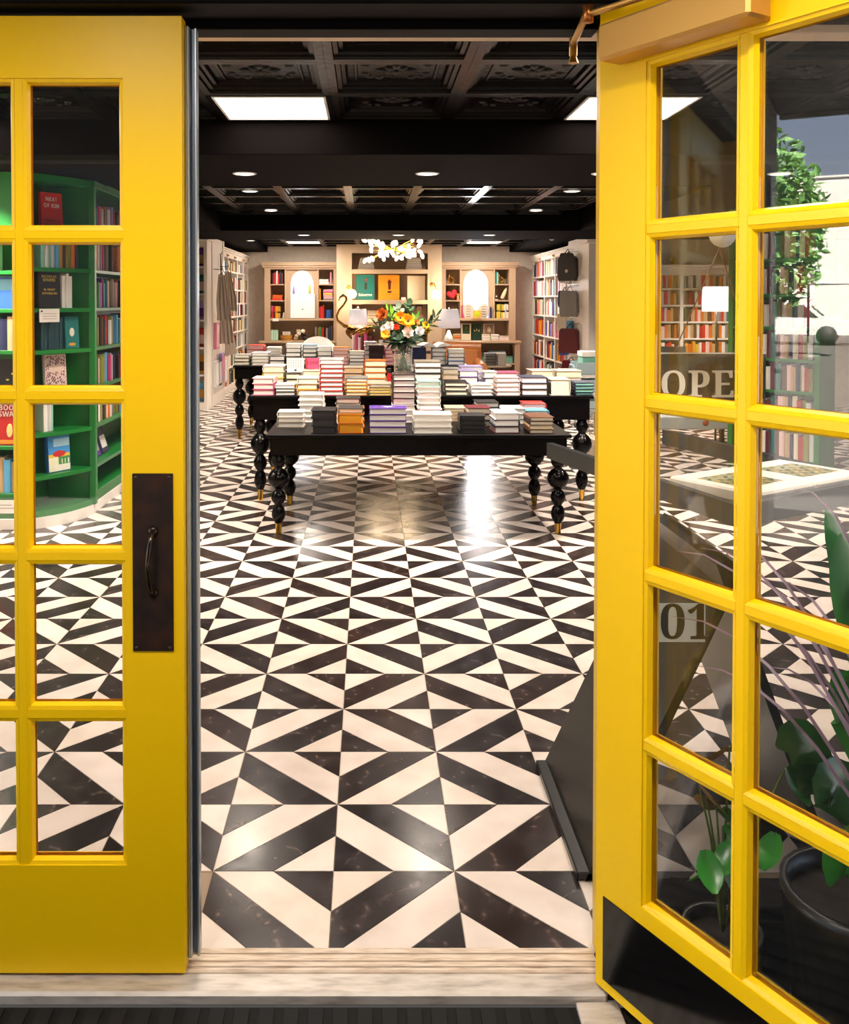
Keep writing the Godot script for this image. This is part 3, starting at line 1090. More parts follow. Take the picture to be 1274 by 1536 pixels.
# ---------------------------------------------------------------- outside: pavement, canopy, street seen in the glass
func build_street() -> void:
	var g := setting("floor_outside")
	var stone := noise_tex("pavestone", FastNoiseLite.TYPE_SIMPLEX_SMOOTH, 0.02, [col("2c2927"), col("383431"), col("423d39")], [0.1, 0.5, 0.9], 512)
	var tar := textured("asphalt", noise_tex("asphalt", FastNoiseLite.TYPE_SIMPLEX, 0.09, [col("2e2d2d"), col("454342")], [0.2, 0.9], 256), 0.9, 1.0)
	slab(g, "road", Vector3(-60, -0.3, -60), Vector3(-3.801, -0.03, 40), tar)
	slab(g, "pavement", Vector3(-3.8, -0.3, -1.868), Vector3(40, -0.03, 2.4), textured("pavestone", stone, 0.85, 0.8))
	slab(g, "road", Vector3(-3.8, -0.3, 2.401), Vector3(40, -0.05, 40), tar)
	var mt := thing("door_mat", "black ribbed rubber mat outside the doors", "mat", Vector3(-0.72, -0.03, -1.36))
	slab(mt, "backing", Vector3(-1.18, 0, -0.5), Vector3(1.15, 0.008, 0.9), mat("070606", 0.95), 0.002)
	for k in 46:
		slab(mt, "rib", Vector3(-1.17 + k * 0.0505, 0.0082, -0.49), Vector3(-1.17 + k * 0.0505 + 0.03, 0.013, 0.89), mat("090808", 0.9))
	var side := setting("trim_8", "pale stone strip beside the mat")
	slab(side, "strip", Vector3(0.431, -0.0299, -1.865), Vector3(0.52, -0.014, -0.4), nose_mat, 0.003)
	# canopy over the doors, out of view, shading doors and pavement
	var c := setting("trim_9", "unseen black canopy over the shop front, shading the doors")
	slab(c, "canopy", Vector3(-2.9, 2.42, -1.869), Vector3(6.8, 2.52, 2.5), mat("121111", 0.6), 0.01)
	slab(c, "canopy_edge", Vector3(-2.93, 2.40, 2.501), Vector3(6.83, 2.55, 2.53), mat("d8d6d2", 0.5), 0.004)
	slab(c, "canopy_edge", Vector3(-2.93, 2.40, -1.86), Vector3(-2.901, 2.55, 2.50), mat("d8d6d2", 0.5), 0.004)
	# building across the street, out of view, shades the road and darkens reflections
	var b := thing("building", "unseen dark brick building across the street, shading the road and darkening reflections", "building", Vector3(0, -0.05, 6.5))
	slab(b, "wall", Vector3(-14, 0, 0), Vector3(12, 9.0, 1.0), mat("33281f", 0.9))
	for i in 6:
		for j in 2:
			var x := -11.0 + i * 4.0
			var wnd := slab(b, "window", Vector3(x - 0.7, 1.0 + j * 3.6, -0.04), Vector3(x + 0.7, 3.0 + j * 3.6, 0.0), mat("2a2e33", 0.1))
			slab(b, "window_sill", Vector3(x - 0.8, 0.9 + j * 3.6, -0.12), Vector3(x + 0.8, 1.0 + j * 3.6, 0.0), mat("4a4038", 0.8))
			wnd.set_meta("label", "dark window pane")
	# white wall down the side street, out of view, brightens the door reflection
	var e := thing("unseen_white_house", "unseen white house end down the side street, placed to brighten the door reflection", "building", Vector3(-48, -0.03, -6))
	slab(e, "wall", Vector3(0, 0, -14), Vector3(0.4, 7.5, 16), mat("eeebe6", 0.8))
	slab(e, "coping", Vector3(-0.08, 7.5, -14), Vector3(0.48, 7.6, 16), mat("d8d4ce", 0.8))
	street_tree(Vector3(-17, -0.03, -3.7), 4.7, 1.55, "leafy street tree beside the shop corner", 5)
	street_tree(Vector3(-26, -0.03, -6.5), 5.2, 2.3, "leafy street tree farther down the side street", 6)
	street_tree(Vector3(-20, -0.03, 2.5), 5.0, 2.0, "leafy street tree at the kerb by the white car", 8)
	# parked car
	var car := thing("parked_car", "small white car parked down the side street", "car", Vector3(-32, -0.03, -4.0), deg_to_rad(90))
	var body := [Vector2(-2.0, 0.35), Vector2(-2.0, 0.75), Vector2(-1.2, 0.9), Vector2(-0.6, 1.4), Vector2(0.9, 1.42), Vector2(1.6, 0.95), Vector2(2.0, 0.9), Vector2(2.0, 0.35)]
	put(car, "body", prism_mesh(body, -0.85, 0.85), mat("f0f0f0", 0.2))
	for s in [-1.0, 1.0]:
		put(car, "side_window", prism_mesh([Vector2(-1.0, 0.92), Vector2(-0.55, 1.34), Vector2(0.85, 1.36), Vector2(1.35, 0.96)], s * 0.851, s * 0.86), mat("20262c", 0.1))
		for x in [-1.25, 1.25]:
			put(car, "wheel", lathe_mesh([[0.0, -0.1], [0.31, -0.1], [0.33, 0.0], [0.31, 0.1], [0.0, 0.1]], 18), mat("141414", 0.7), Transform3D(Basis(Vector3.RIGHT, PI / 2), Vector3(x, 0.33, s * 0.8)))
	put(car, "windscreen", box_mesh(Vector3(0.02, 0.5, 1.4)), mat("20262c", 0.1), Transform3D(Basis(Vector3.BACK, -0.85), Vector3(-0.95, 1.17, 0)))
	# cafe parasol
	var u := thing("parasol", "white cafe parasol on a pole by the side street", "parasol", Vector3(-24, -0.03, -2.9))
	put(u, "canopy", lathe_mesh([[1.3, 1.9], [0.7, 2.2], [0.0, 2.45]], 8), mat("f2f0ec", 0.8))
	put(u, "pole", tube_mesh([Vector3(0, 0, 0), Vector3(0, 2.45, 0)], [0.03], 8), mat("6a6a6a", 0.4))
	put(u, "foot", lathe_mesh([[0.3, 0.0], [0.3, 0.06], [0.0, 0.08]], 16), mat("4a4a4a", 0.6))

func street_tree(pos: Vector3, h: float, r: float, label: String, seed_: int) -> void:
	var t := thing("street_tree", label, "tree", pos)
	put(t, "trunk", tube_mesh([Vector3(0, 0, 0), Vector3(0.05, h * 0.35, 0), Vector3(0, h * 0.7, 0.05)], [0.14, 0.1, 0.06], 8), mat("4a3a2c", 0.9))
	var q := RandomNumberGenerator.new()
	q.seed = seed_
	var st := new_st()
	for k in 5200:
		var v := Vector3(q.randfn(), q.randfn() * 0.8, q.randfn()).normalized() * r * pow(q.randf(), 0.4)
		var p := Vector3(0, h * 0.62, 0) + v * Vector3(1, 1.35, 1)
		var s := q.randf_range(0.08, 0.16)
		var b := Basis.from_euler(Vector3(q.randf() * TAU, q.randf() * TAU, q.randf() * TAU))
		st.add_vertex(p + b * Vector3(-s, 0, 0)); st.add_vertex(p + b * Vector3(0, s * 0.5, s * 0.2)); st.add_vertex(p + b * Vector3(s, 0, 0))
		st.add_vertex(p + b * Vector3(-s, 0, 0)); st.add_vertex(p + b * Vector3(s, 0, 0)); st.add_vertex(p + b * Vector3(0, -s * 0.5, s * 0.2))
	var leafm := mat("4f7a3e", 0.6)
	leafm.backlight_enabled = true
	leafm.backlight = Color(0.3, 0.42, 0.15)
	var crown := put(t, "foliage", done(st), leafm)
	crown.set_meta("kind", "stuff")

# ---------------------------------------------------------------- display tables
const LEG := [[0.020, 0.135], [0.024, 0.15], [0.034, 0.19], [0.040, 0.235], [0.039, 0.28], [0.032, 0.33], [0.022, 0.36], [0.023, 0.375], [0.036, 0.41], [0.043, 0.45], [0.042, 0.49], [0.033, 0.53], [0.021, 0.555], [0.023, 0.57], [0.044, 0.605], [0.060, 0.655], [0.063, 0.70], [0.058, 0.75], [0.042, 0.795], [0.023, 0.825], [0.023, 0.84], [0.036, 0.87], [0.041, 0.905], [0.038, 0.94], [0.030, 0.97], [0.030, 1.0]]

func display_table(label: String, x0: float, x1: float, d0: float, d1: float, h: float, apron: float, inset := 0.07) -> Node3D:
	var c := Vector3((x0 + x1) / 2, 0, -(d0 + d1) / 2)
	var n := thing("display_table", label, "table", c, 0, "black display tables with turned legs")
	var w := x1 - x0
	var dp := d1 - d0
	var lac := mat("080607", 0.2)
	lac.metallic_specular = 0.3
	var worn_top := mat("080607", 0.36)
	worn_top.metallic_specular = 0.25
	slab(n, "table_top", Vector3(-w / 2, h - 0.022, -dp / 2), Vector3(w / 2, h, dp / 2), worn_top, 0.004)
	var k := inset - 0.045
	slab(n, "apron", Vector3(-w / 2 + k, apron, dp / 2 - k - 0.02), Vector3(w / 2 - k, h - 0.0225, dp / 2 - k), lac, 0.002)
	slab(n, "apron", Vector3(-w / 2 + k, apron, -dp / 2 + k), Vector3(w / 2 - k, h - 0.0225, -dp / 2 + k + 0.02), lac, 0.002)
	slab(n, "apron", Vector3(-w / 2 + k, apron, -dp / 2 + k + 0.0205), Vector3(-w / 2 + k + 0.02, h - 0.0225, dp / 2 - k - 0.0205), lac, 0.002)
	slab(n, "apron", Vector3(w / 2 - k - 0.02, apron, -dp / 2 + k + 0.0205), Vector3(w / 2 - k, h - 0.0225, dp / 2 - k - 0.0205), lac, 0.002)
	var prof := []
	for q in LEG:
		prof.append([q[0] * (1.08 + 0.5 * (apron - 0.49)), q[1] * apron])
	prof.append([0.0, apron])
	var mesh := lathe_mesh(prof, 22)
	var tip := lathe_mesh([[0.0, 0.0], [0.0165, 0.0], [0.0175, 0.004], [0.0215, 0.132 * apron], [0.0235, 0.135 * apron], [0.0, 0.137 * apron]], 18)
	for sx in [-1, 1]:
		for sz in [-1, 1]:
			var lg := put(n, "leg", mesh, lac, T(sx * (w / 2 - inset), 0, sz * (dp / 2 - inset)))
			put(lg, "ferrule", tip, mat("d0a544", 0.25, 0.9), Transform3D.IDENTITY, "brass foot")
	return n

func build_tables() -> void:
	display_table("low black display table with turned legs and brass feet, closest to the doors", -0.625, 1.245, 5.55, 6.49, 0.624, 0.492)
	display_table("long black display table with bobbin legs behind the low table", -0.85, 1.615, 6.5, 7.55, 0.762, 0.587, 0.07)
	display_table("black display table by the white shelves, nearest the reading corner", -1.42, 1.06, 9.55, 10.65, 0.762, 0.62, 0.06)

func build_table_books() -> void:
	var a := 0.6242
	var lt := ", low table"
	# low table, front row
	stack(a, 5.86, 415, 457, 618, 3, "stone", "white", "white-topped stack at the table corner" + lt, 0.16, "white")
	stack(a, 5.60, 466, 505, 616, 3, "charcoal", "charcoal", "dark notebook stack" + lt, 0.22, "black")
	var st := stack(a, 5.60, 506, 545, 621, 2, "orange", "amber", "bronze boxed stack" + lt, 0.22)
	stack(a, 5.62, 506, 546, 613, 1, "charcoal", "cream", "atop the bronze boxed stack" + lt, 0.2, "", false, st.y)
	st = stack(a, 5.59, 553, 611, 613, 4, "purple", "white", "purple stack" + lt, 0.19)
	# pale star print on the top purple book
	var top: Node3D = get_child(get_child_count() - 1)
	var star := []
	for k in 10:
		var r := 0.045 if k % 2 == 0 else 0.018
		star.append(Vector2(cos(TAU * k / 10), sin(TAU * k / 10)) * r)
	put(top, "cover_motif", prism_mesh(star, 0, 0.0008), mat("e8dcd8", 0.5), Transform3D(Basis(Vector3(1, 0, 0), Vector3(0, 0, -1), Vector3(0, 1, 0)), Vector3(0, (0.001 + snappedf(((at(553, 613, 5.59).y - a) / 4) - 0.0006, 0.001)), 0)))
	stack(a, 5.59, 620, 680, 622, 3, "white", "white", "plain white stack" + lt, 0.2)
	stack(a, 5.60, 690, 731, 624, 4, "black", "charcoal", "black patterned stack" + lt, 0.2)
	stack(a, 5.60, 741, 781, 620, 3, ["maroon", "navy", "purple"], "white", "plum-covered stack" + lt, 0.24, "pale_grey")
	stack(a, 5.60, 794, 832, 626, 4, ["brown", "tan", "dark_brown"], "cream", "brown-covered stack by the table end" + lt, 0.23, "brown")
	# low table, between and behind
	stack(a, 6.12, 447, 486, 592, 5, "white", "white", "tall white stack behind the notebooks" + lt, 0.22)
	stack(a, 6.05, 503, 541, 598, 5, ["cream", "stone"], "white", "cream stack behind the bronze box" + lt, 0.22, "charcoal")
	stack(a, 5.86, 509, 547, 612, 3, "orange", "white", "orange-topped stack behind the bronze box" + lt, 0.16, "orange")
	var brown := stack(a, 6.10, 588, 624, 562, 8, ["white", "white", "white", "dark_brown", "dark_brown", "dark_brown", "dark_brown", "dark_brown"], "white", "dark brown stack carrying the vase" + lt, 0.22)
	vase_base = Vector3(brown.x, brown.y, brown.z)
	stack(a, 5.98, 626, 662, 572, 8, "white", "white", "tall white stack topped with green" + lt, 0.22, "mint")
	stack(a, 5.92, 560, 600, 622, 2, "rose", "white", "rose stack behind the purple books" + lt, 0.16)
	stack(a, 5.80, 632, 664, 614, 3, "blush", "white", "blush stack behind the plain white books" + lt, 0.16)
	stack(a, 6.16, 668, 700, 612, 4, ["tan", "stone"], "cream", "tan stack behind the patterned books" + lt, 0.2)
	stack(a, 5.90, 700, 738, 612, 3, "charcoal", "cream", "magazine stack behind the patterned books" + lt, 0.2, "maroon")
	stack(a, 6.14, 714, 750, 604, 4, "black", "white", "black-covered stack by the far edge" + lt, 0.22)
	stack(a, 5.92, 752, 790, 613, 3, "pale_grey", "white", "grey-covered stack behind the plum books" + lt, 0.22)
	stack(a, 5.90, 789, 825, 616, 3, ["brown", "sky_blue"], "cream", "blue-topped stack behind the brown books" + lt, 0.18, "sky_blue")
	stack(a, 6.16, 786, 822, 606, 4, ["black", "maroon"], "white", "red and black stack by the far corner" + lt, 0.22, "red")

	# long table, front row
	var b := 0.7622
	var nt := ", long table"
	stack(b, 6.53, 378, 412, 567, 3, "rose", "blush", "rose-pink stack at the corner" + nt, 0.22, "blush")
	stack(b, 6.53, 412, 443, 577, 3, "black", "white", "black-covered stack beside the rose books" + nt, 0.22, "pale_grey")
	stack(b, 6.53, 445, 478, 567, 3, "amber", "cream", "amber stack" + nt, 0.22, "white")
	stack(b, 6.53, 479, 516, 539, 8, "red", "white", "tall red-covered stack" + nt, 0.23, "blush")
	stack(b, 6.53, 518, 552, 567, 5, "amber", "cream", "gold-edged stack of five" + nt, 0.22, "grey")
	stack(b, 6.53, 554, 588, 576, 4, "yellow", "cream", "yellow-covered stack" + nt, 0.22, "stone")
	stack(b, 6.53, 667, 702, 573, 3, "charcoal", "cream", "charcoal-covered stack" + nt, 0.22, "black")
	stack(b, 6.53, 707, 740, 577, 3, "white", "white", "white stack beside the charcoal books" + nt, 0.22)
	stack(b, 6.53, 744, 781, 566, 4, "blush", "white", "peach-topped stack" + nt, 0.22, "blush")
	stack(b, 6.53, 782, 823, 566, 3, "black", "white", "thick black-covered stack" + nt, 0.24, "navy")
	stack(b, 6.53, 826, 857, 569, 1, "cream", "cream", "tall cream slipcase" + nt, 0.24)
	stack(b, 6.53, 863, 892, 574, 4, "navy", "mint", "navy stack with sprayed edges at the corner" + nt, 0.24)
	# long table, second row
	stack(b, 6.90, 393, 427, 549, 4, "yellow", "cream", "yellow stack behind the rose books" + nt, 0.22, "white")
	stack(b, 6.84, 428, 451, 560, 3, "black", "cream", "black-topped stack under the calendar" + nt, 0.22)
	stack(b, 6.86, 452, 484, 556, 3, "white", "cream", "white stack behind the amber books" + nt, 0.2, "cream")
	stack(b, 7.05, 474, 484, 549, 3, "tan", "cream", "tan stack behind the red books" + nt, 0.2)
	stack(b, 6.90, 515, 546, 551, 4, ["brown", "cream"], "tan", "brown stack behind the gold-edged books" + nt, 0.22, "stone")
	stack(b, 6.90, 546, 581, 541, 5, "orange", "cream", "orange-topped stack" + nt, 0.22, "orange")
	stack(b, 6.86, 622, 663, 542, 5, "charcoal", "white", "white-paged stack behind the vase" + nt, 0.23, "stone")
	stack(b, 7.10, 617, 632, 549, 4, "grey", "white", "grey stack beside the vase" + nt, 0.2)
	stack(b, 6.92, 664, 690, 553, 4, ["tan", "grey"], "stone", "grey-brown stack" + nt, 0.22)
	stack(b, 6.86, 688, 718, 556, 3, "purple", "white", "lilac-topped stack" + nt, 0.22, "lilac")
	stack(b, 7.16, 690, 726, 550, 3, "lilac", "white", "lilac-covered stack by the far edge" + nt, 0.22)
	stack(b, 6.94, 726, 748, 558, 3, "navy", "white", "navy-covered stack" + nt, 0.22, "pale_grey")
	stack(b, 6.84, 746, 781, 559, 3, "orange", "blush", "coral stack" + nt, 0.22, "rose")
	stack(b, 6.95, 796, 832, 556, 3, "tan", "cream", "tan stack behind the slipcase" + nt, 0.24, "cream")
	stack(b, 6.95, 834, 874, 556, 3, "cream", "cream", "cream paper stack behind the slipcase" + nt, 0.24, "cream")
	# calendar and a pink gift book standing on it
	var cal := thing("desk_calendar", "white desk calendar propped on the black-topped stack", "calendar", on(441, 561, 0.882) + Vector3(0, 0.001, -0.02), 0.12)
	var y0 := at(420, 560, 6.84).y
	cal.position = Vector3(at(443, 560, 6.9).x, y0 + 0.001, -6.93)
	slab(cal, "board", Vector3(-0.065, 0, -0.006), Vector3(0.065, 0.108, 0.0), mat("eceae6", 0.6), 0.001)
	for r in 5:
		for c in 6:
			slab(cal, "date_square", Vector3(-0.055 + c * 0.0185, 0.036 + r * 0.013, 0.0002), Vector3(-0.055 + c * 0.0185 + 0.006, 0.041 + r * 0.013, 0.0006), mat("55555a", 0.6))
	put(cal, "print", ball_mesh(Vector3(0.01, 0.008, 0.0006), 5, 10), mat("3c3c40", 0.6), T(0, 0.016, 0.0004))
	cal.rotation.x = -0.16
	var pk := thing("gift_book", "pink gift book with LOVE lettering propped by the calendar", "book", Vector3(at(468, 560, 7.0).x, at(468, 556, 6.86).y + 0.003, -7.0), -0.1)
	slab(pk, "cover", Vector3(-0.052, 0, -0.02), Vector3(0.052, 0.085, 0.0), mat("d2557f", 0.5), 0.002)
	put(pk, "lettering", text_mesh("LOVE", 0.026, 0.001), mat("a02848", 0.5), T(0.006, 0.046, 0.001))
	slab(pk, "spine_band", Vector3(-0.0525, 0.0005, -0.0202), Vector3(-0.034, 0.0845, 0.0006), mat("b82f3c", 0.5), 0.001)
	pk.rotation.x = -0.12
	var red := thing("red_gift_box", "small red box with a black cap between stacks", "box", Vector3(at(584, 560, 6.75).x, 0.7622, -6.8))
	slab(red, "box", Vector3(-0.014, 0, -0.02), Vector3(0.014, 0.14, 0.02), mat("b01a1c", 0.4), 0.002)
	slab(red, "cap", Vector3(-0.015, 0.1402, -0.021), Vector3(0.015, 0.175, 0.021), mat("1a1416", 0.4), 0.002)

	# far table
	var c := 0.7622
	var ft := ", far table"
	stack(c, 9.6, 351, 375, 532, 3, "charcoal", "cream", "charcoal stack at the corner" + ft, 0.22, "grey")
	stack(c, 9.6, 377, 404, 529, 4, "stone", "white", "stone stack" + ft, 0.22, "pale_grey")
	stack(c, 9.6, 404, 428, 534, 2, "black", "white", "low black-covered stack" + ft, 0.22)
	stack(c, 9.62, 428, 452, 516, 5, "charcoal", "white", "tall charcoal-covered stack" + ft, 0.22, "pale_grey")
	stack(c, 9.66, 454, 476, 517, 5, "black", "white", "tall black-covered stack" + ft, 0.22, "sky_blue")
	stack(c, 9.66, 476, 498, 520, 4, "charcoal", "white", "white-topped stack" + ft, 0.22, "white")
	stack(c, 9.66, 499, 523, 521, 5, ["rose", "tan"], "blush", "peach stack" + ft, 0.22, "orange")
	stack(c, 9.6, 523, 547, 527, 4, ["grey", "maroon"], "white", "grey and maroon stack" + ft, 0.22, "stone")
	stack(c, 9.92, 546, 564, 513, 5, "charcoal", "white", "narrow charcoal stack" + ft, 0.22, "pale_grey")
	stack(c, 9.64, 552, 577, 518, 4, "dark_brown", "dark_brown", "dark brown set" + ft, 0.2)
	stack(c, 9.66, 577, 590, 520, 5, "rose", "blush", "pink stack beside the vase" + ft, 0.22)
	stack(c, 9.66, 616, 640, 521, 1, "navy", "navy", "large navy box" + ft, 0.24, "navy")
	stack(c, 9.72, 648, 671, 522, 4, "grey", "white", "grey stack under the open book" + ft, 0.22)
	stack(c, 9.66, 672, 698, 524, 4, ["blue", "blue", "stone", "grey"], "white", "blue and grey stack" + ft, 0.22, "stone")
	stack(c, 10.1, 371, 396, 518, 4, "red", "blush", "red stack in the second row" + ft, 0.22, "scarlet")
	stack(c, 10.1, 399, 421, 521, 4, "stone", "white", "pale stack in the second row" + ft, 0.22, "white")
	row_on_table(c, 10.22, 528, 560, 500, "blush rose blush maroon rose maroon maroon", "upright row behind the brown set" + ft)
	# open book lying on the stacks
	var ob := thing("open_book", "open book with white pages lying across the grey stack", "book", Vector3(at(652, 516, 9.8).x, at(648, 522, 9.72).y + 0.001, -9.86), 0.2)
	for s in [-1.0, 1.0]:
		var lf := []
		for k in 9:
			var t := k / 8.0
			lf.append(Vector2(s * (0.002 + 0.165 * t), 0.008 + 0.035 * sin(PI * minf(t * 1.1, 1.0)) + 0.02 * t))
		for k in range(8, -1, -1):
			lf.append(Vector2(s * (0.002 + 0.165 * k / 8.0), 0.002 + 0.02 * k / 8.0))
		put(ob, "pages", prism_mesh(lf, -0.11, 0.11), mat("f0ece4", 0.8))
		put(ob, "cover", prism_mesh([Vector2(0, 0), Vector2(s * 0.175, 0.019), Vector2(s * 0.175, 0.0215), Vector2(0, 0.002)], -0.116, 0.116), mat("1c1c22", 0.5))

var vase_base := Vector3.ZERO

func row_on_table(h: float, d: float, x0: float, x1: float, ytop: float, inks: String, where: String) -> void:
	var a := at(x0, ytop, d)
	var b := at(x1, ytop, d)
	var list := inks.split(" ")
	var t := (b.x - a.x) / list.size()
	var tall := a.y - h
	for k in list.size():
		var hh := rnd3(tall * (0.92 + 0.08 * sin(k * 2.1)))
		var p := Vector3(a.x + t * (k + 1), h + hh / 2 + 0.0005, -d - 0.08)
		book(Transform3D(Basis(Vector3(0, 0, -1), Vector3(-1, 0, 0), Vector3(0, 1, 0)), p), 0.15, hh, t - 0.001, list[k], "cream", "%s book, %s along, %s" % [said(list[k]), NTH[k], where], where)

# ---------------------------------------------------------------- far wall: two tan bookcases, niche between them
const BD := 16.35

func bxp(px: float) -> float:
	return at(px, 451.5, BD).x

func byp(py: float) -> float:
	return at(552.5, py, BD).y

func back_unit(xs: Array, label: String) -> Node3D:
	# xs: pixel columns: outer edge, left column, panel, right column, end of it, outer edge
	var m := mat("bb9f82", 0.55)
	var n := thing("tan_bookcase", label, "bookcase", Vector3(0, 0, -BD), 0, "tan bookcases on the far wall")
	var x := []
	for q in xs:
		x.append(bxp(q))
	var top := byp(401.5)
	var cnt := byp(511)
	var dp := -0.43
	for k in [[x[0], x[1]], [x[4], x[5]]]:
		slab(n, "upright", Vector3(k[0], cnt, dp), Vector3(k[1], top, 0), m, 0.003)
	for k in [[x[2] - 0.02, x[2]], [x[3], x[3] + 0.02]]:
		slab(n, "upright", Vector3(k[0], byp(478), dp), Vector3(k[1], top - 0.03, -0.004), m, 0.002)
	slab(n, "top_rail", Vector3(x[1], byp(404), dp), Vector3(x[4], top, 0), m, 0.002)
	slab(n, "cornice", Vector3(x[0] - 0.03, top, dp), Vector3(x[5] + 0.03, top + 0.035, 0.03), m, 0.004)
	slab(n, "cornice", Vector3(x[0] - 0.05, top + 0.0352, dp), Vector3(x[5] + 0.05, byp(393), 0.05), m, 0.006)
	slab(n, "back_panel", Vector3(x[1], cnt, dp), Vector3(x[4], byp(404), dp + 0.015), m)
	slab(n, "arch_panel", Vector3(x[2] + 0.0005, byp(478), dp + 0.016), Vector3(x[3] - 0.0005, byp(404), -0.06), m, 0.002)
	for y in [427.0, 451.2]:
		slab(n, "shelf", Vector3(x[1] + 0.0005, byp(y + 0.9), dp + 0.016), Vector3(x[2] - 0.0205, byp(y - 0.9), -0.01), m, 0.001)
		slab(n, "shelf", Vector3(x[3] + 0.0205, byp(y + 0.9), dp + 0.016), Vector3(x[4] - 0.0005, byp(y - 0.9), -0.01), m, 0.001)
	slab(n, "shelf", Vector3(x[1] + 0.0005, byp(481), dp + 0.016), Vector3(x[4] - 0.0005, byp(477.4), 0.0), m, 0.002)
	slab(n, "counter", Vector3(x[0] - 0.09, cnt - 0.04, dp), Vector3(x[5] + 0.08, cnt, 0.14), m, 0.005)
	# base: side panels, divider, dark openings
	slab(n, "base_side", Vector3(x[0] - 0.07, 0, dp), Vector3(x[0] + 0.02, cnt - 0.0405, 0.12), m, 0.003)
	slab(n, "base_side", Vector3(x[5] - 0.03, 0, dp), Vector3(x[5] + 0.06, cnt - 0.0405, 0.12), m, 0.003)
	slab(n, "divider", Vector3((x[0] + x[5]) / 2 - 0.012, 0.08, dp + 0.02), Vector3((x[0] + x[5]) / 2 + 0.012, cnt - 0.0405, 0.1), m, 0.002)
	slab(n, "base_back", Vector3(x[0] + 0.0205, 0.08, dp), Vector3(x[5] - 0.0305, cnt - 0.041, dp + 0.015), m)
	slab(n, "base_shelf", Vector3(x[0] + 0.021, 0.3, dp + 0.016), Vector3((x[0] + x[5]) / 2 - 0.0125, 0.325, 0.08), m, 0.002)
	slab(n, "base_shelf", Vector3((x[0] + x[5]) / 2 + 0.0125, 0.3, dp + 0.016), Vector3(x[5] - 0.031, 0.325, 0.08), m, 0.002)
	slab(n, "plinth", Vector3(x[0] + 0.021, 0, dp), Vector3(x[5] - 0.031, 0.079, 0.1), m, 0.002)
	return n

func arch(cx: float, half: float, y0: float, y1: float, e: float, label: String) -> void:
	var o := setting("window_%d" % (3 if cx < 0 else 4), label, Vector3(cx, y0, -BD - 0.058))
	var p := []
	var h := y1 - y0
	p.append(Vector2(-half, 0))
	p.append(Vector2(half, 0))
	for k in 13:
		var t := PI * k / 12
		p.append(Vector2(half * cos(t), h - half * 1.25 + half * 1.25 * sin(t)))
	put(o, "frosted_window_pane", prism_mesh(p, 0.0, 0.008), glow("eef3ff", e))
	var rim := []
	for q in p:
		rim.append(Vector3(q.x * 1.02, q.y, 0.006))
	rim.append(rim[0])
	put(o, "window_frame", tube_mesh(rim, [0.011], 6), mat("e9e2d6", 0.5))
	area(Vector3(cx, y0 + h * 0.5, -BD - 0.03), Vector3(0, 0, 1), half * 1.7, h * 0.9, "e6eeff", e * 0.07)

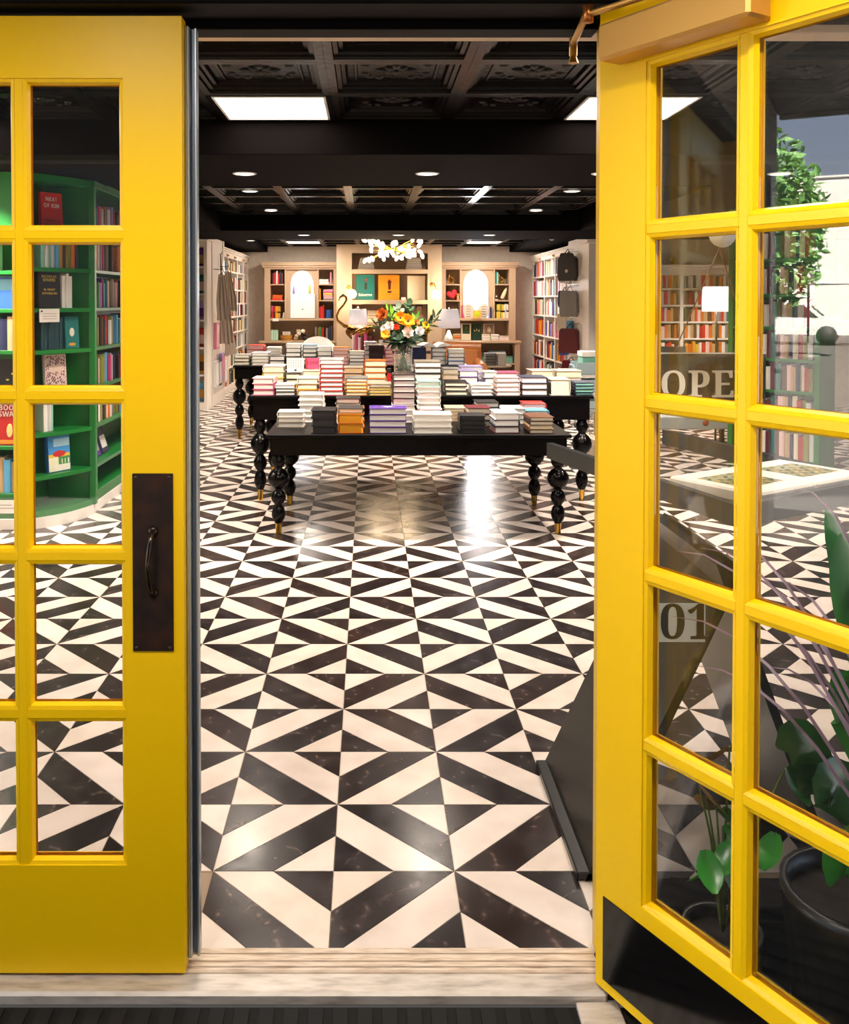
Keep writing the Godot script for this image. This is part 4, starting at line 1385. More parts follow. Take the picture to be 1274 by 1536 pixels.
func build_back_wall() -> void:
	# centre breast with niche
	var tan_wall := mat("cdb497", 0.65)
	var d := 16.0
	var X := func(px: float) -> float: return at(px, 451.5, d).x
	var Y := func(py: float) -> float: return at(552.5, py, d).y
	var w := setting("wall_niche", "")
	w.set_meta("kind", "structure")
	slab(w, "pier", Vector3(X.call(505), 0, -16.8), Vector3(X.call(528), CEIL + 0.06, -d), tan_wall)
	slab(w, "pier", Vector3(X.call(642), 0, -16.8), Vector3(X.call(663), CEIL + 0.06, -d), tan_wall)
	slab(w, "niche_head", Vector3(X.call(528), Y.call(379.4), -16.8), Vector3(X.call(642), CEIL + 0.06, -d), tan_wall)
	slab(w, "niche_back", Vector3(X.call(528), 0, -16.8), Vector3(X.call(642), Y.call(379.4), -16.72), tan_wall)
	slab(w, "shelf", Vector3(X.call(528), Y.call(410), -16.719), Vector3(X.call(642), Y.call(404), -d - 0.005), tan_wall, 0.002)
	slab(w, "shelf", Vector3(X.call(528), Y.call(456.4), -16.719), Vector3(X.call(642), Y.call(450), -d - 0.005), tan_wall, 0.002)
	slab(w, "shelf", Vector3(X.call(528), Y.call(489), -16.719), Vector3(X.call(642), Y.call(483), -d - 0.005), tan_wall, 0.002)
	slab(w, "niche_base", Vector3(X.call(528), 0, -16.719), Vector3(X.call(642), Y.call(515), -d - 0.005), tan_wall)
	var n := Node3D.new()
	n.transform = T(0, 0, -d)
	# pale boxes on the top shelf
	var ys: float = Y.call(404)
	for q in [["swan lamp", 537, 562], ["armchair", 609, 634]]:
		for k in 5:
			var sh := 1.0 - k * 0.06
			var a: float = X.call(q[1])
			var b: float = X.call(q[2])
			var c := (a + b) / 2
			book(Transform3D(Basis(Vector3.UP, -PI / 2), Vector3(c, ys + 0.0005 + k * 0.041, -d - 0.15)), 0.2, (b - a) * sh, 0.04, ["stone", "pale_grey"][k % 2], "stone", "%s volume, %s from the bottom on the top niche shelf, %s side" % [["stone", "pale grey"][k % 2], NTH[k], q[0]], "pale volumes on the top niche shelf")
	# three large face-out books
	ys = Y.call(450)
	var big := [["teal", 534, 562, 411.5, "large teal book with a red emblem and white script, face out in niche"], ["amber", 568, 600, 412, "large amber book with a dark totem emblem, face out in niche"], ["cream", 612, 639, 413, "large plain cream book face out in niche"]]
	for k in 3:
		var q: Array = big[k]
		var a: float = X.call(q[1])
		var b: float = X.call(q[2])
		var h: float = rnd3(Y.call(q[3]) - ys - 0.004)
		var o := face_out(n, (a + b) / 2, ys, -0.24, b - a, h, 0.04, q[0], q[4], 0.06)
		if k == 0:
			put(o, "emblem", prism_mesh([Vector2(-0.02, -0.1), Vector2(0.02, -0.1), Vector2(0.022, 0.02), Vector2(-0.022, 0.02)], 0, 0.001), mat("2a2422", 0.5), Transform3D(Basis(Vector3(1, 0, 0), Vector3(0, 0, -1), Vector3(0, 1, 0)), Vector3(0.01, 0.0402, -0.06)))
			put(o, "emblem", ball_mesh(Vector3(0.02, 0.001, 0.03), 6, 12), mat("b0242a", 0.5), T(0.01, 0.0405, -0.13))
			lettering(o, "Réserve", 0.0, 0.135, 0.04, 0.045, "e9f2f0", 0.0, "Droid Serif")
		elif k == 1:
			var bs := Basis(Vector3(1, 0, 0), Vector3(0, 0, -1), Vector3(0, 1, 0))
			put(o, "emblem", prism_mesh([Vector2(-0.02, -0.1), Vector2(0.02, -0.1), Vector2(0.026, 0.02), Vector2(0.045, 0.05), Vector2(0.018, 0.05), Vector2(0.018, 0.08), Vector2(-0.018, 0.08), Vector2(-0.018, 0.05), Vector2(-0.045, 0.05), Vector2(-0.026, 0.02)], 0, 0.001), mat("5a1a12", 0.5), Transform3D(bs, Vector3(0.01, 0.0402, -0.06)))
			put(o, "emblem", prism_mesh([Vector2(-0.04, 0), Vector2(0.04, 0), Vector2(0.03, -0.03), Vector2(-0.03, -0.03)], 0, 0.001), mat("2c1410", 0.5), Transform3D(bs, Vector3(0.01, 0.0402, 0.065)))
			put(o, "title_rule", box_mesh(Vector3(0.18, 0.001, 0.012)), mat("b97a10", 0.5), T(0.03, 0.0402, 0.125))
	var sq := thing("small_white_box", "small white box between the amber and cream books", "box", Vector3(X.call(606), ys, -d - 0.15))
	slab(sq, "box", Vector3(-0.04, 0, -0.03), Vector3(0.04, 0.05, 0.03), mat("ece6dc", 0.6), 0.003)
	# portrait book and pale card on the lowest niche shelf
	ys = Y.call(483)
	var port := print_mat("portrait_print", 48, 64, func(u, v):
		var c := Color("8a7a62")
		var f := Vector2((u - 0.5) / 0.2, (v - 0.38) / 0.26)
		if Vector2((u - 0.5) / 0.26, (v - 0.3) / 0.27).length() < 1.0: c = Color("2a1d18")
		if f.length() < 1.0 and v > 0.24: c = Color("c9a27c")
		if v > 0.62 and absf(u - 0.5) < 0.2 + (v - 0.62): c = Color("d9c3b0") if int(u * 18 + v * 22) % 3 else Color("7c4a3c")
		return c)
	var pb := face_out(n, X.call(630), ys, -0.2, 0.27, 0.36, 0.03, "brown", "portrait photograph book face out in niche behind the flowers", 0.08)
	art(pb, port, 0.25, 0.34, 0.03)
	var cd := thing("lettered_card", "cream card with small dark print propped in the niche by the swan", "card", Vector3(X.call(559), ys, -d - 0.14))
	slab(cd, "card", Vector3(-0.09, 0, -0.006), Vector3(0.09, 0.2, 0), mat("e8dcc6", 0.6), 0.002)
	slab(cd, "print_line", Vector3(-0.07, 0.1, 0.0002), Vector3(0.06, 0.112, 0.0008), mat("8a7c68", 0.6))
	slab(cd, "print_line", Vector3(-0.07, 0.06, 0.0002), Vector3(0.03, 0.07, 0.0008), mat("8a7c68", 0.6))
	# sconces
	for q in [[523.0, 431.0, 528.0, 441.0, "beside the swan lamp"], [648.0, 427.0, 655.0, 442.0, "beside the drum shade lamp"]]:
		var mount := at(q[0], q[1], d)
		var s := thing("wall_sconce", "glowing white globe wall sconce on brass arm %s" % q[4], "lamp", mount, 0, "globe sconces on the niche piers")
		put(s, "wall_plate", lathe_mesh([[0.0, 0.0], [0.035, 0.0], [0.03, 0.014], [0.0, 0.018]], 16), mat("c89a48", 0.3, 0.8), Transform3D(Basis(Vector3.RIGHT, PI / 2), Vector3.ZERO))
		var g := at(q[2], q[3], d - 0.12) - mount
		put(s, "arm", tube_mesh([Vector3(0, 0, 0.01), Vector3(g.x * 0.4, 0.03, 0.09), Vector3(g.x, g.y + 0.09, 0.12)], [0.008], 8), mat("c89a48", 0.3, 0.8))
		put(s, "lamp_globe", ball_mesh(Vector3(0.082, 0.082, 0.082), 12, 18), glow("ffe9cc", 4.0), Transform3D(Basis.IDENTITY, g))
		omni(mount + g, "ffdcb0", 0.45, 0.08)
	# tan bookcases
	var l := back_unit([396.6, 405.5, 428.7, 476.6, 500.5, 505.0], "tan bookcase with an arched window behind a white box")
	var r := back_unit([662.0, 669.0, 692.0, 741.0, 764.0, 774.0], "tan bookcase with an arched window and coral heart")
	arch(at(453, 451, BD).x, 0.2, byp(477), byp(406), 3.5, "arched frosted window behind the white box")
	arch(at(714.5, 451, BD).x, 0.215, byp(477), byp(404.5), 11.0, "tall arched frosted window full of daylight")
	var y1 := byp(426.1)
	var y2 := byp(450.3)
	var y3 := byp(477.4)
	var y4 := byp(511)
	var s1 := " of tan bookcase behind white box"
	row(l, bxp(408), bxp(426.5), y1, 0.26, 0.28, "maroon red blush red charcoal maroon tan", "top shelf, window side" + s1, {"t": 0.034})
	pile(l, bxp(416.3), 0.19, y2, 0.28, 0.032, "scarlet red scarlet", "orange", "middle shelf" + s1)
	row(l, bxp(406.2), bxp(423), y3 + 0.118, 0.12, 0.22, "rose red amber gold green", "upper row, low shelf" + s1, {"t": 0.044})
	row(l, bxp(406.2), bxp(423), y3, 0.118, 0.24, "red maroon amber gold dark_green", "lower row, low shelf" + s1, {"t": 0.044})
	pile(l, bxp(486), 0.17, y1, 0.28, 0.022, "white white blush white", "white", "top shelf, swan side" + s1)
	row(l, bxp(494.8), bxp(499.8), y1, 0.26, 0.28, "pink blush", "top shelf end, swan side" + s1, {"t": 0.03})
	row(l, bxp(478.6), bxp(484), y2, 0.28, 0.28, "amber yellow", "middle shelf, swan side" + s1, {"t": 0.03})
	pile(l, bxp(492.3), 0.17, y2, 0.28, 0.032, "grey pink rose yellow rose pink", "blush", "middle shelf, swan side" + s1)
	row(l, bxp(478.6), bxp(489), y3, 0.28, 0.28, "red scarlet red scarlet", "low shelf, swan side" + s1, {"t": 0.034})
	row(l, bxp(489), bxp(500), y3, 0.19, 0.28, "blue blue navy blue lilac", "low shelf end, swan side" + s1, {"t": 0.034})
	row(l, bxp(472), bxp(502), y4, 0.3, 0.28, "grey brown olive green red red - grey charcoal navy brown olive gold charcoal", "counter" + s1, {"t": 0.03})
	# white box, bottles, tag
	var wb := thing("white_box", "large white box with a small dark dot before the arched window", "box", Vector3(bxp(455), y3, -BD - 0.02))
	slab(wb, "box", Vector3(-0.21, 0, -0.03), Vector3(0.21, byp(441) - y3, 0.03), mat("f0eef0", 0.6), 0.006)
	put(wb, "dot", ball_mesh(Vector3(0.012, 0.012, 0.002), 6, 12), mat("2a2a30", 0.5), T(-0.01, 0.16, 0.03))
	for q in [[441.0, "lilac", 0.15, 0.05], [454.0, "cream", 0.08, 0.03], [464.5, "yellow", 0.19, 0.05]]:
		var bt := thing("glass_bottle", "%s bottle standing on the white box" % q[1], "bottle", Vector3(bxp(q[0]), byp(441) + 0.0005, -BD - 0.02), 0, "bottles on the white box")
		put(bt, "body", lathe_mesh([[0.0, 0.0], [q[3] * 0.55, 0.0], [q[3] * 0.55, q[2] * 0.75], [q[3] * 0.3, q[2] * 0.86], [q[3] * 0.3, q[2]], [0.0, q[2]]], 14), ink(q[1], 0.2))
	var tg := thing("shelf_card", "small white card clipped to the tan shelf edge", "card", Vector3(bxp(413.5), y3 - 0.055, -BD + 0.002))
	slab(tg, "card", Vector3(-0.055, 0, 0), Vector3(0.055, 0.05, 0.003), mat("f0ece4", 0.6))
	var vz := thing("white_figurine", "small white rounded figurine beside the spines", "ornament", Vector3(bxp(425.8), y3, -BD - 0.06))
	put(vz, "figure", lathe_mesh([[0.0, 0.0], [0.03, 0.0], [0.033, 0.03], [0.02, 0.06], [0.024, 0.08], [0.015, 0.1], [0.0, 0.105]], 14), mat("eee8de", 0.4))
	# counter ornaments
	var fr := face_out(l, bxp(409.5), y4, -0.1, 0.17, 0.19, 0.02, "mint", "pale green patterned book propped on the tan counter", 0.1)
	for k in 4:
		put(fr, "cover_stripe", box_mesh(Vector3(0.012, 0.001, 0.17)), mat("d9e4d2", 0.5), T(-0.06 + k * 0.04, 0.0206, 0))
	var bk := thing("wicker_basket", "woven amber basket holding white cards on the tan counter", "basket", Vector3(bxp(429), y4, -BD - 0.1))
	for k in 4:
		put(bk, "woven_band", lathe_mesh([[0.1 + k * 0.003, k * 0.025], [0.108 + k * 0.003, k * 0.025 + 0.012], [0.102 + k * 0.003, k * 0.025 + 0.0245]], 18), mat(["c98f34", "b37a28"][k % 2], 0.7))
	put(bk, "base", lathe_mesh([[0.0, 0.001], [0.1, 0.001], [0.1, 0.01], [0.0, 0.01]], 18), mat("a87428", 0.8))
	for k in 3:
		slab(bk, "card", Vector3(-0.07 + k * 0.05, 0.02, -0.03 + k * 0.02), Vector3(-0.03 + k * 0.05, 0.16, -0.026 + k * 0.02), mat("efe8da", 0.6))
	var sh := thing("shell_ornament", "cream and black spotted shell ornament on the tan counter", "ornament", Vector3(bxp(450), y4, -BD - 0.08))
	for k in 9:
		var t := k * 2.4
		put(sh, "blossom", ball_mesh(Vector3(0.04, 0.035, 0.03), 6, 10), mat(["efe4d2", "e2d0b4", "1c1614"][k % 3], 0.4), T(cos(t) * 0.085, 0.035 + (k % 4) * 0.045, sin(t) * 0.05))
	# other bookcase
	var s2 := " of tan bookcase with coral heart"
	for q in [[677.0, "the heart column"], [752.0, "the green-book column"]]:
		var br := thing("brass_knot", "small brass knot sculpture on the top shelf of %s" % q[1], "sculpture", Vector3(bxp(q[0]), y1, -BD - 0.1), 0, "brass knot sculptures")
		var pts := []
		for k in 25:
			var t := TAU * k / 24
			pts.append(Vector3(0.045 * cos(t), 0.075 + 0.05 * sin(t), 0.03 * sin(2 * t)))
		put(br, "ring", tube_mesh(pts, [0.012], 8), mat("c79a3e", 0.25, 0.9))
		put(br, "finger", tube_mesh([Vector3(-0.03, 0.012, 0), Vector3(-0.035, 0.09, 0.01), Vector3(-0.02, 0.17, 0)], [0.014, 0.013, 0.008], 8), mat("c79a3e", 0.25, 0.9))
		put(br, "finger", tube_mesh([Vector3(0.05, 0.012, 0), Vector3(0.055, 0.1, 0.0)], [0.013, 0.01], 8), mat("c79a3e", 0.25, 0.9))
	var ht := thing("coral_heart", "large coral red heart ornament on the tan shelf", "ornament", Vector3(bxp(679), y2, -BD - 0.1))
	var hp := []
	for k in 32:
		var t := TAU * k / 32
		hp.append(Vector2(16 * pow(sin(t), 3), 13 * cos(t) - 5 * cos(2 * t) - 2 * cos(3 * t) - cos(4 * t)) * 0.0062)
	var hst := new_st()
	for q in [[0.82, -0.045], [1.0, -0.028], [1.0, 0.028], [0.82, 0.045]]:
		pass
	for lay in [[0.0, 0.055, 0.7, 0.05], [0.7, 0.05, 1.0, 0.02], [1.0, 0.02, 1.0, -0.02], [1.0, -0.02, 0.7, -0.05], [0.7, -0.05, 0.0, -0.055]]:
		for k in 32:
			var a: Vector2 = hp[k]
			var b: Vector2 = hp[(k + 1) % 32]
			quad(hst, Vector3(a.x * lay[0], a.y * lay[0], lay[1]), Vector3(b.x * lay[0], b.y * lay[0], lay[1]), Vector3(b.x * lay[2], b.y * lay[2], lay[3]), Vector3(a.x * lay[2], a.y * lay[2], lay[3]), Vector3(0, 0.01, 0))
	put(ht, "heart", done(hst), mat("d83a44", 0.3), Transform3D(Basis(Vector3.BACK, 0.35), Vector3(0, 0.106, 0)))
	pile(r, bxp(687.6), 0.045, y2, 0.2, 0.04, "orange tan orange", "tan", "middle shelf" + s2)
	row(r, bxp(670), bxp(680), y3, 0.2, 0.28, "olive cream olive cream olive", "low shelf" + s2, {"t": 0.028})
	var wh := thing("white_cat_figurine", "small white cat figurine behind the drum shade lamp", "ornament", Vector3(bxp(685.5), y3, -BD - 0.1))
	put(wh, "figure", lathe_mesh([[0.0, 0.0], [0.035, 0.0], [0.04, 0.05], [0.02, 0.12], [0.03, 0.15], [0.0, 0.18]], 14), mat("efe8dc", 0.4))
	row(r, bxp(743), bxp(750), y1, 0.27, 0.28, "teal mint teal", "top shelf" + s2, {"t": 0.03})
	var hor := thing("pale_horn", "pale curved horn ornament leaning on the dark shelf", "ornament", Vector3(bxp(757), y2, -BD - 0.1))
	put(hor, "horn", tube_mesh([Vector3(-0.03, 0.03, 0), Vector3(0.0, 0.1, 0), Vector3(0.03, 0.17, 0), Vector3(0.05, 0.23, 0)], [0.03, 0.035, 0.03, 0.008], 10), mat("e6dcb4", 0.5))
	var gl := thing("glass_cloche", "small clear glass cloche on a white base", "ornament", Vector3(bxp(746), y2, -BD - 0.1))
	put(gl, "base", lathe_mesh([[0.0, 0.0], [0.035, 0.0], [0.035, 0.015], [0.0, 0.016]], 14), mat("e9e4da", 0.4))
	put(gl, "dome", lathe_mesh([[0.03, 0.016], [0.032, 0.1], [0.02, 0.14], [0.0, 0.15]], 16), pane_glass())
	put(gl, "ball", ball_mesh(Vector3(0.018, 0.018, 0.018), 6, 10), mat("f0ece4", 0.4), T(0, 0.07, 0))
	row(r, bxp(743), bxp(764), y3 + 0.14, 0.13, 0.24, "black yellow yellow olive yellow cream pale_grey cream mint", "upper row, low shelf" + s2, {"t": 0.03})
	row(r, bxp(743), bxp(764), y3, 0.145, 0.26, "charcoal yellow yellow olive yellow cream pale_grey cream mint", "lower row, low shelf" + s2, {"t": 0.03})
	for s in [-1.0, 1.0]:
		var wg := thing("carved_wing", "grey carved wing ornament before the tall arched window, %s side" % ("heart" if s < 0 else "violet book"), "ornament", Vector3(bxp(714.5 + s * 10.5), y3, -BD - 0.02), 0, "carved wings by the arched window")
		var wp := [Vector2(-0.09, 0.0), Vector2(0.07, 0.0), Vector2(0.105, 0.1), Vector2(0.11, 0.22), Vector2(0.02, 0.27), Vector2(-0.06, 0.24), Vector2(-0.1, 0.16)]
		if s < 0:
			for k in wp.size():
				wp[k] = Vector2(-wp[k].x, wp[k].y)
		put(wg, "wing", prism_mesh(wp, -0.015, 0.015), mat("c6bcb0", 0.7))
		for k in 5:
			put(wg, "feather", ball_mesh(Vector3(0.05, 0.018, 0.006), 5, 10), mat("b6aa9c", 0.7), T(s * 0.01, 0.04 + k * 0.043, 0.016))
	var gb := thing("lime_framed_box", "small amber box with a lime green disc before the arched window", "box", Vector3(bxp(715.5), y3, -BD + 0.03))
	slab(gb, "box", Vector3(-0.07, 0, -0.02), Vector3(0.07, 0.15, 0.02), mat("d9a84e", 0.5), 0.004)
	put(gb, "disc", ball_mesh(Vector3(0.05, 0.05, 0.004), 6, 18), mat("b6c422", 0.4), T(0, 0.075, 0.02))
	row(r, bxp(693), bxp(698), y3, 0.27, 0.2, "rose pink", "window ledge, heart side" + s2, {"t": 0.03})
	row(r, bxp(733), bxp(741), y3, 0.26, 0.2, "lilac navy purple", "window ledge, far side" + s2, {"t": 0.03})
	# counter of the other bookcase
	var fo := [[700.5, "cream", 0.18, 0.3, "pale green book with a dark picture, face out on tan counter"], [717, "dark_green", 0.17, 0.3, "black-green book with a gold tiara motif, face out on tan counter"], [735, "stone", 0.2, 0.3, "sepia photograph book face out on tan counter"]]
	for k in 3:
		var q: Array = fo[k]
		var o := face_out(r, bxp(q[0]), y4, -0.16, q[2], q[3], 0.03, q[1], q[4], 0.08)
		var bs := Basis(Vector3(1, 0, 0), Vector3(0, 0, -1), Vector3(0, 1, 0))
		if k == 0:
			put(o, "cover_picture", box_mesh(Vector3(0.13, 0.001, 0.17)), mat("2c4a26", 0.5), T(0.004, 0.0306, -0.05))
			put(o, "cover_picture", ball_mesh(Vector3(0.014, 0.001, 0.02), 5, 10), mat("b06a3c", 0.5), T(0.004, 0.0312, -0.07))
		elif k == 1:
			for s in [-1, 0, 1]:
				put(o, "cover_motif", prism_mesh([Vector2(-0.014, 0), Vector2(0.014, 0), Vector2(0, 0.05)], 0, 0.001), mat("d9c89a", 0.4), Transform3D(bs * Basis(Vector3.BACK, -s * 0.5), Vector3(s * 0.032, 0.0302, -0.02 + absf(s) * 0.012)))
		else:
			put(o, "cover_picture", box_mesh(Vector3(0.16, 0.001, 0.2)), mat("8c7058", 0.5), T(0.004, 0.0306, -0.03))
			put(o, "cover_picture", ball_mesh(Vector3(0.04, 0.001, 0.05), 5, 12), mat("d9c2a4", 0.5), T(0.004, 0.0312, -0.04))
	pile(r, bxp(729.5), 0.14, y4, 0.1, 0.028, "white cream white cream", "white", "counter before sepia book" + s2)
	pile(r, bxp(743), 0.14, y4, 0.1, 0.028, "cream white cream white", "white", "counter, second pile" + s2)
	pile(r, bxp(757), 0.18, y4, 0.2, 0.028, "blush white blush", "white", "counter end" + s2)
	pile(r, bxp(686), 0.14, y4, 0.2, 0.04, "tan orange tan", "cream", "counter behind drum lamp" + s2)
	# below the counter: boxes and books
	var xb := (bxp(662.0) + bxp(774.0)) / 2
	for k in 2:
		var tb := thing("teal_box", "pale teal storage box under the tan counter, %s" % ["divider side", "wall side"][k], "box", Vector3(bxp(731 + k * 27), 0.3255, -BD - 0.1), 0, "teal boxes under the counter")
		slab(tb, "box", Vector3(-0.14, 0, -0.1), Vector3(0.14, 0.1, 0.1), mat("7fbfae", 0.6), 0.004)
		slab(tb, "lid", Vector3(-0.145, 0.1005, -0.105), Vector3(0.145, 0.125, 0.105), mat("74b3a2", 0.6), 0.003)
	var bb := thing("blue_gift_box", "pale blue box with an oval label on the teal boxes", "box", Vector3(bxp(747), 0.451, -BD - 0.1))
	slab(bb, "box", Vector3(-0.15, 0, -0.08), Vector3(0.15, 0.085, 0.08), mat("a9c9de", 0.5), 0.004)
	put(bb, "label", ball_mesh(Vector3(0.07, 0.03, 0.003), 5, 14), mat("e6d9a8", 0.5), T(0, 0.042, 0.08))
	n.free()

# ---------------------------------------------------------------- white shelves along both sides
func cloth_mesh(w: float, h: float, folds: int, amp: float, taper := 1.0, seed_ := 1) -> ArrayMesh:
	# hanging cloth in x, y (top at y = 0), waves out of the plane, closed with a back 4 mm behind
	var st := SurfaceTool.new()
	st.begin(Mesh.PRIMITIVE_TRIANGLES)
	var nx := folds * 6
	var ny := 8
	var P := func(i: int, j: int, back: float) -> Vector3:
		var u := float(i) / nx
		var v := float(j) / ny
		var ww := w * lerpf(taper, 1.0, minf(1.0, v * 1.6))
		return Vector3((u - 0.5) * ww, -h * v - 0.01 * sin(u * 9.0 + seed_), amp * (0.3 + v) * (1.0 + sin(u * folds * TAU + v * 1.3 + seed_)) - back)
	for back in [0.0, 0.004]:
		for i in nx:
			for j in ny:
				var q := [P.call(i, j, back), P.call(i + 1, j, back), P.call(i + 1, j + 1, back), P.call(i, j + 1, back)]
				var uv := [Vector2(float(i) / nx, float(j) / ny), Vector2(float(i + 1) / nx, float(j) / ny), Vector2(float(i + 1) / nx, float(j + 1) / ny), Vector2(float(i) / nx, float(j + 1) / ny)]
				for k in ([0, 1, 2, 0, 2, 3] if back == 0.0 else [0, 2, 1, 0, 3, 2]):
					st.set_uv(uv[k])
					st.add_vertex(q[k])
	st.generate_normals()
	return st.commit()

func build_side_walls() -> void:
	var white := mat("e9e1d8", 0.5)
	var brass := mat("c89a48", 0.3, 0.8)
	# ---- apron side: end case facing the doors, then wall shelves
	var e1 := bookcase("white_bookcase", "white end bookcase facing the doors beside the hanging aprons", Vector3(-2.745, 0, -12.0), 0, 0.625, 2.24, 0.35, [], [0.1, 0.47, 0.83, 1.19, 1.54, 1.9], white, white)
	var fo := [["purple", "tan"], ["teal", "cream"], ["lilac", "purple"], ["red", "blush"], ["amber", "brown"], ["sky_blue", "gold"]]
	for k in 6:
		var y: float = [1.9, 1.54, 1.19, 0.83, 0.47, 0.1][k]
		var o := face_out(e1, 0.485, y, -0.2, 0.17, 0.25, 0.03, fo[k][0], "%s paperback face out, %s shelf down, end case by the aprons" % [said(fo[k][0]), NTH[k]], 0.1)
		put(o, "cover_picture", box_mesh(Vector3(0.13, 0.001, 0.12)), ink(fo[k][1]), T(0, 0.0308, 0.03))
		row(e1, 0.06, 0.38, y, 0.32, 0.28, "blue red cream charcoal orange teal white navy maroon grey", "x", {"t": 0.034, "crowd": true})
	var blk := setting("wall_apron", "")
	slab(blk, "panel", Vector3(-2.6, 0, -13.40), Vector3(-2.125, 2.31, -12.355), white)
	slab(blk, "base", Vector3(-2.62, 0, -13.39), Vector3(-2.11, 0.16, -12.36), white, 0.004)
	slab(blk, "stile", Vector3(-2.1245, 0.16, -12.46), Vector3(-2.112, 2.31, -12.36), white, 0.002)
	slab(blk, "stile", Vector3(-2.1245, 0.16, -13.39), Vector3(-2.112, 2.31, -13.3), white, 0.002)
	var w1 := bookcase("white_bookcase", "white wall bookcase between the aprons and the tan bookcase", Vector3(-2.2, 0, -13.41), PI / 2, 3.3, 2.2, 0.38, [0.95, 1.95, 2.75], [0.1, 0.387, 0.663, 0.934, 1.19, 1.405, 1.63, 1.92], white, white, {"post": 0.05})
	var cycle := ["navy sky_blue pale_grey blush navy white red", "charcoal olive yellow cream brown teal", "white white charcoal - - grey", "amber orange sky_blue - yellow cream", "red teal navy olive grey white", "brown black tan - cream red", "grey black cream brown - -", "black brown cream olive red -", "white tan red brown maroon black"]
	var levels := [1.92, 1.63, 1.405, 1.19, 0.934, 0.663, 0.387, 0.1]
	var bays := [[0.05, 0.925], [0.975, 1.925], [1.975, 2.725], [2.775, 3.25]]
	for b in 4:
		for k in 8:
			var inks: String = cycle[(k + b * 3) % 9]
			if b == 3:
				inks = ["tan red maroon scarlet brown", "olive brown black maroon tan", "red charcoal brown", "charcoal black", "black grey brown", "black", "charcoal brown", "grey brown"][k]
			var rm := 0.25 if k > 0 else 0.2
			row(w1, bays[b][0], bays[b][1], levels[k], rm - 0.02, 0.3, inks + " " + cycle[(k * 2 + b) % 9], "%s shelf down, bay %s from the aprons, white wall bookcase" % [NTH[k], NTH[b]], {"t": 0.05 if b < 3 else 0.04, "crowd": true})
	for k in 3:
		var z: float = [-14.2, -15.0, -16.0][k]
		var pl := thing("picture_light", "small brass shelf light over the %s bay past the aprons" % NTH[k], "lamp", Vector3(-2.2, 2.15, z), 0, "brass shelf lights")
		put(pl, "plate", box_mesh(Vector3(0.012, 0.05, 0.05), 0.002), brass, T(0.006, 0, 0))
		put(pl, "knob", ball_mesh(Vector3(0.014, 0.014, 0.014), 6, 10), brass, T(0.026, 0, 0))
	# ---- aprons and clipped prints on the panel
	var stripe := print_mat("apron_stripe", 64, 8, func(u, v): return Color("a39485") if int(u * 22) % 2 else Color("dcd2c6"), 0.9)
	var plain := print_mat("apron_plain", 4, 4, func(u, v): return Color("ded4c8"), 0.9)
	var spots := [[-12.56, 1.86, 0.26, 0.62, 0, "striped grey apron on the first hook"], [-12.84, 1.5, 0.24, 0.6, 0, "striped grey apron hanging lower on the second hook"], [-13.1, 1.92, 0.24, 0.56, 0, "striped apron on the third hook by the wall bookcase"], [-13.2, 1.22, 0.22, 0.5, 1, "plain cream apron on the lower hook by the wall bookcase"]]
	for q in spots:
		var a := thing("hanging_apron", q[5], "apron", Vector3(-2.094 + 0.3 * q[2], q[1], q[0]), PI / 3.4, "aprons hung on the white panel")
		put(a, "cloth", cloth_mesh(q[2], q[3], 4, 0.03, 0.45, int(q[1] * 10)), stripe if q[4] == 0 else plain, T(0, -0.06, 0.0))
		put(a, "strap", tube_mesh([Vector3(-0.06, -0.07, 0.02), Vector3(0, 0.03, 0.012), Vector3(0.06, -0.07, 0.02)], [0.006], 6), mat("b9a898", 0.9))
		put(a, "hook", tube_mesh([Vector3(-0.12, 0.02, -0.02 - 0.3 * q[2]), Vector3(0, 0.01, 0.015), Vector3(0, 0.035, 0.025)], [0.005], 6), mat("2a2624", 0.4, 0.6))
	var dk := thing("dark_strap_bag", "slim dark strap hanging from the top hook of the white panel", "strap", Vector3(-2.1, 2.1, -12.98), PI / 2)
	put(dk, "strap", cloth_mesh(0.06, 0.5, 1, 0.01), mat("2e2826", 0.8))
	put(dk, "hook", tube_mesh([Vector3(0, 0.0, -0.012), Vector3(0, 0.01, 0.015), Vector3(0, 0.03, 0.02)], [0.005], 6), mat("2a2624", 0.4, 0.6))
	for q in [[-12.55, 0.78, "pink", "blush"], [-12.98, 0.34, "lilac", "pink"], [-12.48, 0.26, "pale_grey", "white"], [-12.73, 0.26, "navy", "pale_grey"], [-13.24, 0.26, "blush", "white"]]:
		var c := thing("boxed_stationery", "%s boxed stationery set clipped low on the white apron panel, %s face" % [said(q[2]), said(q[3])], "stationery", Vector3(-2.09, q[1], q[0]), PI / 2, "stationery on the apron panel")
		slab(c, "box", Vector3(-0.12, 0, -0.02), Vector3(0.12, 0.36, 0.025), ink(q[2]), 0.003)
		slab(c, "label", Vector3(-0.1, 0.03, 0.0252), Vector3(0.1, 0.33, 0.027), ink(q[3]))
	# ---- handbag side
	var w2 := bookcase("white_bookcase", "white cubby bookcase between the tan bookcase and the handbags", Vector3(3.0, 0, -16.7), -PI / 2, 3.28, 2.2, 0.36, [1.15, 2.05, 2.8], [0.13, 0.485, 0.85, 1.2, 1.53, 1.87], white, white, {"post": 0.05, "head": 0.06})
